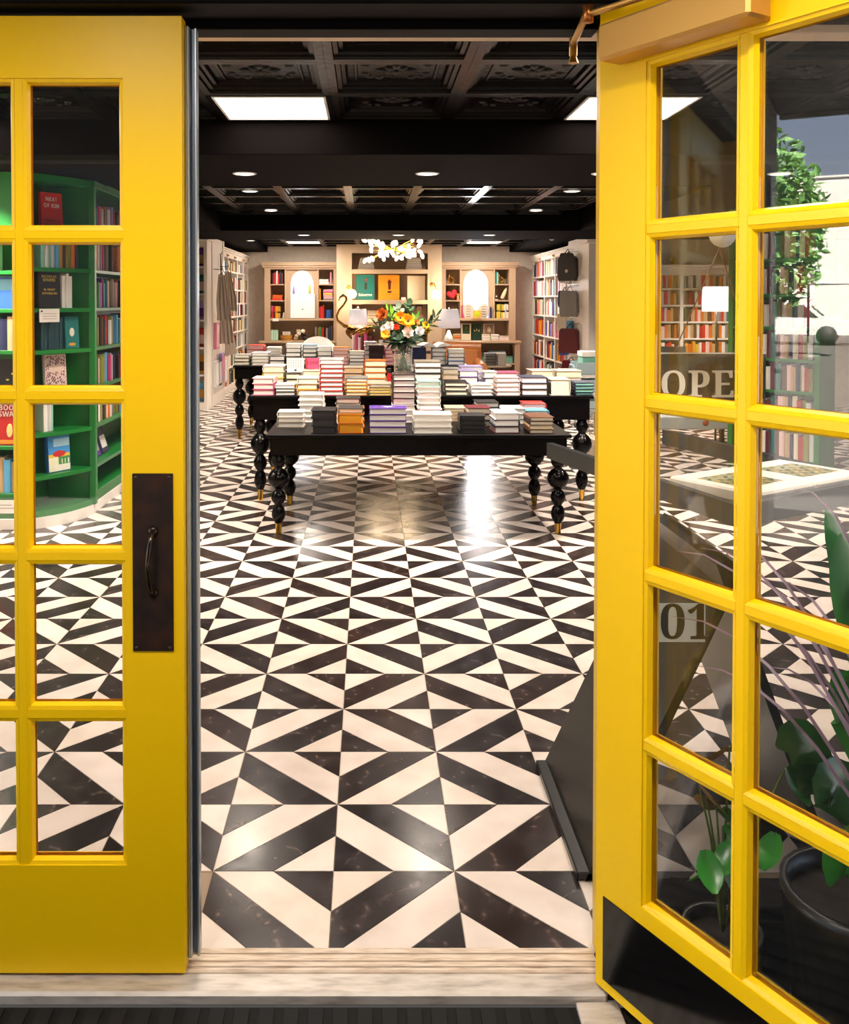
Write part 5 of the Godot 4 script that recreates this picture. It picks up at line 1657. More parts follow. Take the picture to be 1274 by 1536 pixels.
	var c2 := [["charcoal dark_green brown pale_grey lilac orange", "red scarlet blush lilac lilac white", "stone cream charcoal black yellow", "dark_teal grey - red scarlet red", "orange black black blush red", "red scarlet - white grey"],
		["cream white amber yellow blush white", "cream blush amber orange brown maroon", "cream purple orange white pale_grey white", "purple navy white cream charcoal", "white maroon maroon red - amber amber", "charcoal olive white black"],
		["navy blue lilac blush white pale_grey", "blush pink blush white - pink", "white pale_grey white blush", "rose pink orange blush tan", "maroon amber amber orange maroon red", "charcoal red white brown"],
		["grey charcoal white sky_blue navy", "white blush tan grey", "tan cream sky_blue navy grey", "lilac purple navy sky_blue", "purple lilac red tan grey", "sky_blue navy white teal"]]
	var lv := [1.87, 1.53, 1.2, 0.85, 0.485, 0.13]
	var by := [[0.06, 1.12], [1.18, 2.02], [2.08, 2.77], [2.83, 3.22]]
	for b in 4:
		for k in 6:
			row(w2, by[b][0] + 0.02, by[b][1], lv[k], 0.3, 0.3, c2[b][k] + " " + c2[(b + 2) % 4][(k + 1) % 6], "%s shelf down, bay %s from the tan bookcase, white cubby bookcase" % [NTH[k], NTH[b]], {"t": 0.07, "crowd": true})
	for k in 2:
		var pl2 := thing("picture_light", "small brass shelf light over the cubby bookcase, bay %s" % NTH[k], "lamp", Vector3(3.0, 2.17, [-15.9, -14.7][k]), 0, "brass shelf lights over the cubbies")
		put(pl2, "plate", box_mesh(Vector3(0.012, 0.04, 0.05), 0.002), brass, T(-0.006, 0, 0))
		put(pl2, "knob", ball_mesh(Vector3(0.014, 0.014, 0.014), 6, 10), brass, T(-0.026, 0, 0))
	var blk2 := setting("wall_handbag", "")
	slab(blk2, "panel", Vector3(2.94, 0, -13.40), Vector3(3.45, 2.31, -12.355), white)
	for k in 9:
		slab(blk2, "board", Vector3(2.93, 0.2 + k * 0.23, -13.39), Vector3(2.9395, 0.2 + k * 0.23 + 0.222, -12.36), white, 0.002)
	slab(blk2, "pilaster", Vector3(2.90, 0, -12.35), Vector3(3.05, 2.31, -12.0), white, 0.006)
	slab(blk2, "capital", Vector3(2.87, 2.2, -12.354), Vector3(3.07, 2.31, -11.97), white, 0.01)
	var bags := [[-12.72, 1.72, 0.3, 0.34, "charcoal", "black tote bag with a pale emblem"], [-12.97, 1.86, 0.2, 0.26, "black", "slim black pouch hanging behind the black tote"], [-12.66, 1.22, 0.28, 0.36, "grey", "grey felt bag"], [-12.95, 1.28, 0.2, 0.3, "blush", "dusty pink bag behind the grey bag"], [-12.62, 0.72, 0.3, 0.34, "maroon", "maroon rounded leather bag"], [-12.64, 0.42, 0.24, 0.2, "maroon", "small maroon purse under the leather bag"],
		[-13.18, 1.7, 0.16, 0.24, "pale_grey", "pale grey boxed gift"], [-13.22, 1.35, 0.16, 0.24, "navy", "navy boxed gift"], [-13.2, 1.0, 0.18, 0.26, "cream", "cream boxed gift"], [-13.02, 0.72, 0.18, 0.24, "tan", "tan boxed gift"], [-13.24, 0.66, 0.14, 0.22, "blue", "blue boxed gift"], [-13.06, 1.68, 0.08, 0.16, "white", "white carded gift"], [-12.92, 0.96, 0.09, 0.2, "sky_blue", "light blue carded gift"]]
	for q in bags:
		var g := thing("hanging_bag" if q[2] > 0.19 else "hanging_gift", "%s hanging on the white board wall" % q[5], "bag" if q[2] > 0.19 else "gift", Vector3(2.925 - 0.38 * q[2], q[1], q[0]), -PI / 4, "goods hung on the board wall")
		var w: float = q[2]
		var h: float = q[3]
		var poly := [Vector2(-w * 0.42, 0), Vector2(w * 0.42, 0), Vector2(w * 0.5, h * 0.2), Vector2(w * 0.46, h * 0.9), Vector2(w * 0.36, h), Vector2(-w * 0.36, h), Vector2(-w * 0.46, h * 0.9), Vector2(-w * 0.5, h * 0.2)]
		put(g, "body", prism_mesh(poly, 0.012, 0.085), ink(q[4], 0.45))
		put(g, "flap", prism_mesh([Vector2(-w * 0.4, h * 0.55), Vector2(w * 0.4, h * 0.55), Vector2(w * 0.36, h * 0.98), Vector2(-w * 0.36, h * 0.98)], 0.0852, 0.09), ink(q[4], 0.3))
		put(g, "handle", tube_mesh([Vector3(-w * 0.2, h * 0.97, 0.04), Vector3(0, h * 1.22, 0.02), Vector3(w * 0.2, h * 0.97, 0.04)], [0.007], 6), ink(q[4], 0.45))
		put(g, "peg", tube_mesh([Vector3(w * 0.27, h * 1.2, -w * 0.27), Vector3(0, h * 1.2, 0.03)], [0.004], 6), mat("8c8a88", 0.3, 0.8))
		if q[4] == "charcoal":
			put(g, "emblem", ball_mesh(Vector3(0.025, 0.025, 0.002), 5, 12), mat("d8cfc4", 0.5), T(0, h * 0.4, 0.0855))
	# end case facing the doors, seen beside and through the open leaf
	var e2 := bookcase("white_bookcase", "long white bookcase facing the doors beyond the handbag wall", Vector3(3.08, 0, -12.0), 0, 2.6, 1.86, 0.35, [0.55, 1.05, 1.8], [0.1, 0.42, 0.72, 0.95, 1.17, 1.39, 1.61], white, white)
	var c3 := ["amber orange amber yellow white", "sky_blue navy blush - tan", "navy white navy pale_grey white", "maroon red maroon white", "dark_green charcoal tan", "orange cream tan brown white red"]
	var wide := "scarlet blush orange tan brown orange white grey scarlet pale_grey teal olive brown white tan cream"
	for k in 7:
		var y: float = [1.61, 1.39, 1.17, 0.95, 0.72, 0.42, 0.1][k]
		for b in 4:
			var xr: Array = [[0.06, 0.5], [0.6, 1.0], [1.1, 1.75], [1.85, 2.54]][b]
			row(e2, xr[0], xr[1], y, 0.205, 0.28, c3[(k + b) % 6] + " " + wide, "%s shelf down, bay %s from the pilaster, long white bookcase" % [NTH[k], NTH[b]], {"t": 0.042, "crowd": true})
	var sc := thing("wall_sconce", "brass ball sconce above the long white bookcase", "lamp", Vector3(4.1, 1.98, -12.34))
	put(sc, "ball", ball_mesh(Vector3(0.04, 0.04, 0.04), 8, 12), brass, T(0, 0, 0.06))
	put(sc, "arm", tube_mesh([Vector3(0, 0, 0), Vector3(0, 0, 0.05)], [0.01], 8), brass)
	# trolley and baskets before the cubbies
	var ct := thing("steel_trolley", "blue-grey metal trolley with teal tray by the handbag wall", "trolley", Vector3(at(888, 560, 10.4).x, 0, -10.5))
	var steel := mat("8fa3aa", 0.35, 0.3)
	for s in [-1, 1]:
		put(ct, "frame", tube_mesh([Vector3(s * 0.2, 0.06, 0.16), Vector3(s * 0.2, 0.62, 0.16), Vector3(s * 0.2, 0.7, 0.1), Vector3(s * 0.2, 0.7, -0.1), Vector3(s * 0.2, 0.62, -0.16), Vector3(s * 0.2, 0.06, -0.16)], [0.014], 8), steel)
		for z in [-0.16, 0.16]:
			put(ct, "wheel", lathe_mesh([[0.0, -0.012], [0.03, -0.012], [0.03, 0.012], [0.0, 0.012]], 14), mat("2a2a2c", 0.6), Transform3D(Basis(Vector3.BACK, PI / 2), Vector3(s * 0.2, 0.031, z)))
	for y in [0.16, 0.4, 0.6]:
		slab(ct, "tray", Vector3(-0.186, y, -0.17), Vector3(0.186, y + 0.012, 0.17), steel)
		slab(ct, "tray_side", Vector3(-0.186, y + 0.012, 0.158), Vector3(0.186, y + 0.14, 0.17), mat("9db0b4", 0.4), 0.003)
		slab(ct, "tray_side", Vector3(-0.186, y + 0.012, -0.17), Vector3(0.186, y + 0.14, -0.158), mat("9db0b4", 0.4), 0.003)
	var tb := thing("teal_tray_box", "teal paper box standing in the top of the metal trolley", "box", ct.position + Vector3(0.02, 0.6125, 0))
	slab(tb, "box", Vector3(-0.13, 0, -0.12), Vector3(0.13, 0.19, 0.12), mat("6fae9c", 0.6), 0.004)
	slab(tb, "lid", Vector3(-0.135, 0.1905, -0.125), Vector3(0.135, 0.25, 0.125), mat("e8e4dc", 0.6), 0.004)
	var bin := thing("wire_basket", "wire basket of magazines on a pale box by the trolley", "basket", Vector3(at(901, 640, 8.3).x + 0.06, 0.0, -8.3))
	slab(bin, "box", Vector3(-0.16, 0, -0.16), Vector3(0.16, 0.2, 0.16), mat("cbb9a4", 0.7), 0.006)
	for k in 4:
		var r := 0.13 + k * 0.008
		var y := 0.23 + k * 0.07
		put(bin, "wire", tube_mesh([Vector3(-r, y, -r), Vector3(r, y, -r), Vector3(r, y, r), Vector3(-r, y, r), Vector3(-r, y, -r)], [0.004], 6), mat("6b5844", 0.4, 0.6))
	for s in [[-1, -1], [1, -1], [1, 1], [-1, 1]]:
		put(bin, "wire", tube_mesh([Vector3(s[0] * 0.125, 0.2, s[1] * 0.125), Vector3(s[0] * 0.156, 0.45, s[1] * 0.156)], [0.004], 6), mat("6b5844", 0.4, 0.6))
	for k in 5:
		slab(bin, "magazine", Vector3(-0.1, 0.2005, -0.1 + k * 0.045), Vector3(0.1, 0.42 - k * 0.02, -0.09 + k * 0.045), ink(["cream", "tan", "brown", "white", "stone"][k]), 0.001)

# ---------------------------------------------------------------- green corner bookcases
func build_green_cases() -> void:
	var green := mat("14752c", 0.34)
	var n := thing("green_bookcase", "tall green corner bookcase with rounded shelves on a white plinth", "bookcase")
	# footprint, seen from above (x, z): front face, slanted face, side face
	var A := Vector2(-2.14, -5.70)
	var B := Vector2(-1.85, -6.13)
	var C := Vector2(-1.85, -8.6)
	var D := Vector2(-2.74, -5.70)
	var lv := [0.108, 0.327, 0.599, 0.863, 1.126, 1.394, 1.653, 1.907]
	var top := 2.2
	var bow := func(k: float, out: float) -> Vector2:          # point on the bowed slanted face
		var nrm := Vector2(B.y - A.y, -(B.x - A.x)).normalized()
		if nrm.x < 0:
			nrm = -nrm
		return A.lerp(B, k) + nrm * (out * sin(PI * k))
	var inA := Vector2(-2.168, -5.99)
	var inB := Vector2(-2.168, -6.15)
	var plate := func(y0: float, y1: float, m: Material, called: String, out: float, extra: float) -> void:
		var p := []
		for k in 11:
			var q: Vector2 = bow.call(k / 10.0, out + extra)
			p.append(Vector2(q.x, -q.y))
		p.append(Vector2(inB.x, -inB.y))
		p.append(Vector2(inA.x, -inA.y))
		var st := new_st()
		prism(st, p, y0, y1, Transform3D(Basis(Vector3(1, 0, 0), Vector3(0, 0, -1), Vector3(0, 1, 0)), Vector3.ZERO))
		put(n, called, done(st), m)
	plate.call(0.07, 0.108, green, "rounded_shelf", 0.05, 0.0)
	plate.call(0.0, 0.0695, mat("e8e2da", 0.5), "white_plinth", 0.05, 0.012)
	for k in range(1, 8):
		plate.call(lv[k] - 0.026, lv[k], green, "rounded_shelf", 0.035, -0.004)
	plate.call(top, 2.30, green, "cornice", 0.0, 0.02)
	plate.call(2.3005, 2.345, green, "cornice", 0.0, 0.05)
	# curved back of the slanted bay
	slab(n, "bay_back", Vector3(inA.x - 0.02, 0.1085, inB.y - 0.02), Vector3(inA.x, top, A.y - 0.03), green)
	slab(n, "bay_back", Vector3(inA.x + 0.0005, 0.1085, inB.y - 0.009), Vector3(B.x - 0.03, top, inB.y), green)
	# posts
	for q in [A, B]:
		slab(n, "post", Vector3(q.x - 0.028, 0.07, q.y - 0.028), Vector3(q.x + 0.016, top, q.y + 0.016), green, 0.004)
	# front face bay
	slab(n, "front_back", Vector3(D.x, 0.1, D.y - 0.32), Vector3(inA.x - 0.021, top, D.y - 0.3), green)
	slab(n, "front_plinth", Vector3(D.x, 0.0, D.y - 0.3), Vector3(inA.x - 0.021, 0.07, D.y - 0.004), mat("e8e2da", 0.5), 0.003)
	slab(n, "front_plinth", Vector3(D.x, 0.07, D.y - 0.3), Vector3(inA.x - 0.021, 0.22, D.y - 0.01), green, 0.003)
	var fl := [0.23, 0.53, 0.87, 1.13, 1.39, 1.63]
	for y in fl:
		slab(n, "front_shelf", Vector3(D.x, y - 0.024, D.y - 0.299), Vector3(inA.x - 0.021, y, D.y), green, 0.002)
	slab(n, "front_head", Vector3(D.x, 1.9, D.y - 0.299), Vector3(inA.x - 0.021, 2.30, D.y), green, 0.003)
	slab(n, "cornice", Vector3(D.x, 2.3005, D.y - 0.3), Vector3(A.x + 0.02, 2.345, D.y + 0.05), green, 0.004)
	# side face
	slab(n, "side_back", Vector3(B.x - 0.32, 0.1, C.y), Vector3(B.x - 0.3, top, inB.y - 0.021), green)
	slab(n, "side_plinth", Vector3(B.x - 0.3, 0, C.y), Vector3(B.x - 0.006, 0.07, B.y - 0.03), mat("e8e2da", 0.5), 0.003)
	slab(n, "side_plinth", Vector3(B.x - 0.3, 0.0702, C.y), Vector3(B.x - 0.01, 0.14, B.y - 0.03), green, 0.003)
	for y in [0.327, 0.599, 0.863, 1.126, 1.394, 1.653, 1.907]:
		slab(n, "side_shelf", Vector3(B.x - 0.299, y - 0.024, C.y), Vector3(B.x, y, B.y - 0.029), green, 0.002)
	slab(n, "post", Vector3(B.x - 0.3, 0.0, C.y - 0.03), Vector3(B.x, top, C.y - 0.0005), green, 0.003)
	slab(n, "side_cornice", Vector3(B.x - 0.3, top, C.y), Vector3(B.x + 0.015, 2.30, B.y), green, 0.003)
	slab(n, "side_cornice", Vector3(B.x - 0.3, 2.3005, C.y), Vector3(B.x + 0.045, 2.345, B.y), green, 0.004)
	# ---- books of the slanted bay
	var mid := A.lerp(B, 0.5)
	var dir := (B - A).normalized()
	var f := Node3D.new()
	f.transform = Transform3D(Basis(Vector3(dir.x, 0, dir.y), Vector3.UP, Vector3(dir.x, 0, dir.y).cross(Vector3.UP)), Vector3(mid.x, 0, mid.y))
	var gw := " of the green rounded bay"
	var o := face_out(f, -0.01, 1.907, -0.1, 0.165, 0.235, 0.035, "scarlet", "red hardback lettered NEXT OF KIN, face out at the top" + gw, 0.06)
	lettering(o, "NEXT", 0.0, -0.075, 0.035, 0.027, "efe6da")
	lettering(o, "OF KIN", 0.0, -0.033, 0.035, 0.027, "efe6da")
	lettering(o, "GABRIELLE", 0.0, 0.065, 0.035, 0.018, "2a1512")
	lettering(o, "HAMILTON", 0.0, 0.092, 0.035, 0.018, "2a1512")
	row(f, -0.13, 0.19, 1.653, 0.225, 0.14, "mint pale_grey mint pale_grey sky_blue gold brown olive olive orange dark_green dark_green charcoal white", "second shelf down" + gw, {"t": 0.025})
	o = face_out(f, -0.06, 1.394, -0.06, 0.165, 0.235, 0.03, "charcoal", "dark thriller hardback with gold lettering, face out" + gw, 0.04)
	lettering(o, "NICHOLAS", 0.0, -0.085, 0.03, 0.017, "b9a04a")
	lettering(o, "SPARKS", 0.0, -0.062, 0.03, 0.02, "cfb24a")
	lettering(o, "M. NIGHT", 0.0, 0.0, 0.03, 0.014, "cfb24a")
	lettering(o, "SHYAMALAN", 0.0, 0.024, 0.03, 0.014, "cfb24a")
	row(f, 0.03, 0.12, 1.394, 0.25, 0.14, "white white white", "beside the dark thriller" + gw, {"t": 0.024})
	row(f, -0.14, 0.06, 1.126, 0.23, 0.14, "dark_teal dark_teal dark_teal dark_teal dark_teal dark_teal dark_teal dark_teal", "shelf with the white card" + gw, {"t": 0.03})
	o = face_out(f, 0.125, 1.126, -0.07, 0.11, 0.21, 0.025, "teal", "teal illustrated hardback at the end of the dark teal set", 0.05)
	put(o, "cover_picture", ball_mesh(Vector3(0.02, 0.001, 0.03), 6, 12), mat("e4dcc8", 0.5), T(0, 0.0254, 0.0))
	put(o, "cover_picture", ball_mesh(Vector3(0.03, 0.001, 0.012), 6, 12), mat("d49a3a", 0.5), T(0, 0.0254, 0.08))
	var card := thing("shelf_card", "white notice card hung on the green shelf edge", "card", f.transform * Vector3(-0.11, 1.305, 0.03), f.transform.basis.get_euler().y)
	slab(card, "card", Vector3(-0.075, 0, 0), Vector3(0.075, 0.085, 0.002), mat("efe9e0", 0.6))
	for k in 3:
		slab(card, "print_line", Vector3(-0.05, 0.02 + k * 0.016, 0.0022), Vector3(0.055, 0.024 + k * 0.016, 0.0026), mat("b5aca2", 0.6))
	put(card, "print_dot", ball_mesh(Vector3(0.007, 0.007, 0.0006), 5, 10), mat("40342e", 0.6), T(-0.058, 0.07, 0.0022))
	var floral := print_mat("floral_print", 48, 64, func(u, v):
		var c := Color("c8a3a0")
		var a := sin(u * 31.0 + sin(v * 17.0) * 2.0) * sin(v * 37.0 + cos(u * 13.0) * 2.0)
		if a > 0.35: c = Color("e6d2c8")
		if a < -0.45: c = Color("5a3640")
		if absf(v - 0.4) < 0.1 and absf(u - 0.5) < 0.36: c = Color("dcc2b2")
		return c)
	o = face_out(f, 0.0, 0.863, -0.08, 0.165, 0.225, 0.03, "blush", "mauve floral paperback face out" + gw, 0.06)
	art(o, floral, 0.15, 0.21, 0.03)
	row(f, -0.12, -0.02, 0.599, 0.235, 0.14, "white pale_grey mint dark_green", "shelf below the mauve floral paperback" + gw, {"t": 0.026})
	var road := print_mat("road_print", 48, 64, func(u, v):
		var c := Color("3d8fd0")
		if v < 0.3 and u > 0.25 and v > 0.06: c = Color("a8d4ea")
		if v > 0.5: c = Color("d9b93a")
		if v > 0.6: c = Color("3f8a44") if u > 0.45 else Color("e6e2c4")
		if v > 0.66 and v < 0.8 and u > 0.55 and int(u * 20) % 3 == 0: c = Color("efe8d6")
		if Vector2((u - 0.5) / 0.3, (v - 0.5) / 0.09).length() < 1.0: c = Color("c22f2a")
		if v > 0.82 and u > 0.3: c = Color("efe9dc")
		return c)
	o = face_out(f, 0.0, 0.327, -0.06, 0.17, 0.23, 0.04, "blue", "bright blue road trip book with a red car, face out" + gw, 0.06)
	art(o, road, 0.165, 0.225, 0.04)
	# front bay, just beside the door muntin
	var g := Node3D.new()
	g.transform = T(-3.5, 0, -5.7)
	var fw := " of the green front bay"
	for q in [[1.63, "teal dark_teal red blush orange white", 0.24, "top"], [1.13, "dark_teal navy tan cream dark_teal sky_blue navy tan charcoal", 0.24, "third"], [0.23, "sky_blue navy blue tan cream olive tan sky_blue tan", 0.26, "bottom"]]:
		row(g, 0.9, 1.305, q[0], q[2], 0.28, q[1], "%s shelf%s" % [q[3], fw], {"t": 0.045})
	o = face_out(g, 1.2, 1.39, -0.08, 0.22, 0.2, 0.03, "blue", "blue sea photograph book face out" + fw, 0.05)
	put(o, "cover_picture", box_mesh(Vector3(0.2, 0.001, 0.07)), mat("7fb6d6", 0.5), T(0, 0.0308, -0.05))
	o = face_out(g, 1.2, 0.87, -0.08, 0.22, 0.2, 0.03, "black", "black book with yellow petals, face out" + fw, 0.05)
	for k in 5:
		put(o, "cover_petal", ball_mesh(Vector3(0.012, 0.001, 0.007), 5, 8), mat("d9cf6a", 0.5), T(0.02 + 0.016 * k, 0.0304, 0.03 + 0.05 * sin(k * 2.0)))
	o = face_out(g, 1.19, 0.53, -0.06, 0.22, 0.3, 0.035, "red", "red novel lettered THE BOOK SWAP, face out" + fw, 0.05)
	lettering(o, "THE", 0.04, -0.115, 0.035, 0.018, "f0e6d8")
	lettering(o, "BOOK", 0.04, -0.085, 0.035, 0.034, "f0e6d8")
	lettering(o, "SWAP", 0.04, -0.045, 0.035, 0.034, "f0e6d8")
	put(o, "cover_picture", ball_mesh(Vector3(0.02, 0.001, 0.045), 6, 12), mat("d9c27c", 0.5), T(0.05, 0.0354, 0.06))
	put(o, "cover_band", box_mesh(Vector3(0.2, 0.001, 0.025)), mat("e08a2c", 0.5), T(0, 0.0356, 0.13))
	var nt := thing("shelf_notice", "white printed notice on the green front plinth", "card", Vector3(-2.3, 0.105, -5.706))
	slab(nt, "card", Vector3(-0.12, 0, 0), Vector3(0.12, 0.085, 0.003), mat("efe9e0", 0.6))
	slab(nt, "print_line", Vector3(-0.09, 0.03, 0.0031), Vector3(0.09, 0.036, 0.0036), mat("a9a19a", 0.6))
	slab(nt, "print_line", Vector3(-0.09, 0.05, 0.0031), Vector3(0.06, 0.056, 0.0036), mat("a9a19a", 0.6))
	# side face
	var s := Node3D.new()
	s.transform = Transform3D(Basis(Vector3.UP, PI / 2), Vector3(B.x, 0, B.y - 0.03))
	var sw := " of the green side bay"
	var rows := [[1.907, "olive brown sky_blue teal purple rose grey pale_grey navy"], [1.653, "charcoal brown tan blush orange white navy grey"], [1.394, "orange grey charcoal white green yellow lilac purple red"], [1.126, "blush rose charcoal black tan olive black brown"], [0.863, "sky_blue teal cream dark_green tan brown stone olive"], [0.599, "black charcoal red charcoal grey white olive tan"]]
	for k in rows.size():
		row(s, 0.01, 0.62, rows[k][0], 0.235, 0.28, rows[k][1] + " " + rows[(k + 2) % 6][1], "%s shelf down%s" % [NTH[k], sw], {"t": 0.034})
		row(s, 0.64, 2.36, rows[k][0], 0.235, 0.28, rows[(k + 1) % 6][1] + " " + rows[(k + 3) % 6][1] + " " + rows[k][1], "rest of the side bay", {"t": 0.034, "crowd": true})
	for k in 3:
		o = face_out(s, 0.12 + k * 0.2, 0.327, -0.1, 0.16, 0.22, 0.025, ["mint", "purple", "navy"][k], "%s magazine propped at the bottom%s" % [["pale mint", "violet", "navy"][k], sw], 0.3)
		put(o, "cover_picture", box_mesh(Vector3(0.12, 0.001, 0.09)), ink(["charcoal", "stone", "white"][k]), T(0, 0.0257, 0.03))
	# ---- green bookcase by the display window
	var r := bookcase("green_bookcase", "green bookcase seen through the open door's glass", Vector3(3.2, 0, -8.1), deg_to_rad(-50), 0.8, 2.28, 0.3, [], [0.1, 0.4, 0.68, 0.95, 1.22, 1.5, 1.8], green, green)
	for k in 7:
		var y: float = [1.8, 1.5, 1.22, 0.95, 0.68, 0.4, 0.1][k]
		row(r, 0.05, 0.76, y, 0.26, 0.26, "pale_grey grey navy blue gold charcoal white maroon teal brown blush tan navy cream red olive", "%s shelf down, green bookcase by the display window" % NTH[k], {"t": 0.04, "crowd": true})
	f.free()
	g.free()
	s.free()

# ---------------------------------------------------------------- reading corner: lamps, chairs, chandelier
func build_lounge() -> void:
	var brass := mat("b98a3c", 0.22, 0.9)
	# console behind the far table that carries both lamps
	var con := thing("lamp_console", "dark wooden console table carrying both lamps", "table", Vector3(0.42, 0, -13.0))
	var wood := mat("3a2418", 0.35)
	slab(con, "table_top", Vector3(-1.0, 0.70, -0.22), Vector3(1.0, 0.74, 0.22), wood, 0.006)
	for sx in [-1, 1]:
		for sz in [-1, 1]:
			slab(con, "leg", Vector3(sx * 0.95 - 0.03, 0, sz * 0.17 - 0.03), Vector3(sx * 0.95 + 0.03, 0.6995, sz * 0.17 + 0.03), wood, 0.006)
	# swan lamp
	var sp := Vector3(at(537, 500, 13.0).x, 0.7405, -13.0)
	var sw := thing("swan_lamp", "brass swan table lamp with a curved neck and white drum shade", "lamp", sp)
	put(sw, "foot", lathe_mesh([[0.0, 0.0], [0.1, 0.0], [0.09, 0.02], [0.05, 0.05], [0.05, 0.14], [0.0, 0.15]], 18), mat("4a2f18", 0.3, 0.6))
	var bodyst := new_st()
	lathe(bodyst, [[0.0, 0.0], [0.13, 0.03], [0.19, 0.1], [0.2, 0.15], [0.17, 0.2], [0.1, 0.23], [0.0, 0.24]], 20, Transform3D(Basis.from_scale(Vector3(1.05, 0.95, 0.75)), Vector3(0.03, 0.13, 0)))
	put(sw, "body", done(bodyst), mat("7a5424", 0.25, 0.85))
	for s in [-1.0, 1.0]:
		put(sw, "wing", tube_mesh([Vector3(-0.1, 0.2, s * 0.11), Vector3(0.05, 0.27, s * 0.15), Vector3(0.2, 0.32, s * 0.08), Vector3(0.28, 0.34, s * 0.03)], [0.03, 0.06, 0.04, 0.004], 10), mat("a87432", 0.25, 0.85))
	var nk := []
	for q in [[530, 492], [517, 489], [507, 481], [505, 474], [509, 465], [516, 457], [520, 450], [519, 445], [515, 443], [510, 446], [508, 452]]:
		nk.append(at(q[0], q[1], 13.0) - sp)
	put(sw, "neck", tube_mesh(nk, [0.03, 0.026, 0.02, 0.017, 0.016, 0.016, 0.017, 0.02, 0.022, 0.014, 0.005], 10), brass)
	var shade_lo := at(537, 487, 13.0).y - sp.y
	var shade_hi := at(537, 464, 13.0).y - sp.y
	lampshade(sw, Vector3(0, shade_lo, 0), 0.136, 0.12, shade_hi - shade_lo)
	put(sw, "stem", tube_mesh([Vector3(0, 0.33, 0), Vector3(0, shade_hi + 0.02, 0)], [0.009], 8), brass)
	put(sw, "finial", ball_mesh(Vector3(0.013, 0.016, 0.013), 6, 10), mat("e6e2dc", 0.4), T(0, shade_hi + 0.03, 0))
	omni(sp + Vector3(0, (shade_lo + shade_hi) / 2, 0), "fff0e0", 0.3, 0.03)
	# second lamp
	var lp := Vector3(at(673.5, 500, 13.0).x, 0.7405, -13.0)
	var la := thing("table_lamp", "white ceramic table lamp with a tapered white drum shade", "lamp", lp)
	put(la, "base", lathe_mesh([[0.0, 0.0], [0.07, 0.0], [0.08, 0.03], [0.075, 0.14], [0.05, 0.2], [0.03, 0.24], [0.02, 0.28], [0.0, 0.285]], 20), mat("ece6dc", 0.25))
	var lo := at(673, 492, 13.0).y - lp.y
	var hi := at(673, 464, 13.0).y - lp.y
	lampshade(la, Vector3(0, lo, 0), 0.168, 0.135, hi - lo)
	put(la, "stem", tube_mesh([Vector3(0, 0.28, 0), Vector3(0, hi + 0.015, 0)], [0.008], 8), brass)
	put(la, "finial", ball_mesh(Vector3(0.012, 0.016, 0.012), 6, 10), mat("e6e2dc", 0.4), T(0, hi + 0.02, 0))
	omni(lp + Vector3(0, (lo + hi) / 2, 0), "fff0e0", 0.3, 0.03)
	# small lettered things on the console
	for k in 4:
		var p := thing("taper_candle_holder", "small clear candle holder, %s along the console from the swan" % NTH[k], "candle holder", Vector3(sp.x + 0.24 + k * 0.09, 0.7405, -12.92), 0, "candle holders on the console")
		put(p, "cup", lathe_mesh([[0.0, 0.0], [0.03, 0.0], [0.008, 0.02], [0.008, 0.06 + 0.02 * (k % 2)], [0.03, 0.09 + 0.02 * (k % 2)], [0.032, 0.13 + 0.02 * (k % 2)]], 14), mat("efe9e2", 0.2))
	# tan leather armchair
	var ac := thing("leather_armchair", "tan leather club armchair by the coral heart bookcase", "armchair", Vector3(1.22, 0, -12.2), 0.0)
	ac.scale = Vector3(0.82, 0.94, 0.9)
	var lea := mat("9a5c28", 0.4)
	for s in [-1.0, 1.0]:
		var ar := new_st()
		tube(ar, [Vector3(s * 0.34, 0.58, 0.36), Vector3(s * 0.34, 0.6, 0.0), Vector3(s * 0.34, 0.62, -0.3)], [0.085, 0.09, 0.09], 14)
		bx(ar, Vector3(s * 0.34, 0.33, 0.03), Vector3(0.15, 0.5, 0.66), 0.03)
		put(ac, "arm", done(ar), lea)
	put(ac, "backrest", box_mesh(Vector3(0.84, 0.62, 0.2), 0.09), lea, Transform3D(Basis(Vector3.RIGHT, -0.16), Vector3(0, 0.57, -0.34)))
	put(ac, "seat_cushion", box_mesh(Vector3(0.52, 0.16, 0.58), 0.05), lea, T(0, 0.42, 0.06))
	put(ac, "seat_base", box_mesh(Vector3(0.52, 0.24, 0.6), 0.02), lea, T(0, 0.2, 0.04))
	put(ac, "back_roll", tube_mesh([Vector3(-0.4, 0.85, -0.4), Vector3(0.4, 0.85, -0.4)], [0.09], 14), lea)
	for s in [[-1, -1], [1, -1], [1, 1], [-1, 1]]:
		put(ac, "foot", lathe_mesh([[0.0, 0.0], [0.02, 0.0], [0.03, 0.08], [0.0, 0.08]], 10), mat("2a1a10", 0.4), T(s[0] * 0.33, 0, s[1] * 0.28))
	# white chair whose rounded back rises over the books
	var wc := thing("white_tub_chair", "white upholstered tub chair with a rounded back", "chair", Vector3(at(476, 510, 12.4).x, 0, -12.4))
	wc.scale = Vector3(0.72, 1.0, 0.8)
	var up := mat("e6e0d8", 0.85)
	var bk := []
	for k in 13:
		var t := PI * k / 12
		bk.append(Vector3(0.3 * cos(t), 0.7 + 0.14 * sin(t), -0.24 * sin(t)))
	put(wc, "backrest", tube_mesh(bk, [0.07, 0.08, 0.09, 0.1, 0.11, 0.11, 0.115, 0.11, 0.11, 0.1, 0.09, 0.08, 0.07], 12), up)
	put(wc, "shell", lathe_mesh([[0.0, 0.18], [0.3, 0.18], [0.34, 0.4], [0.36, 0.66], [0.0, 0.5]], 20), up)
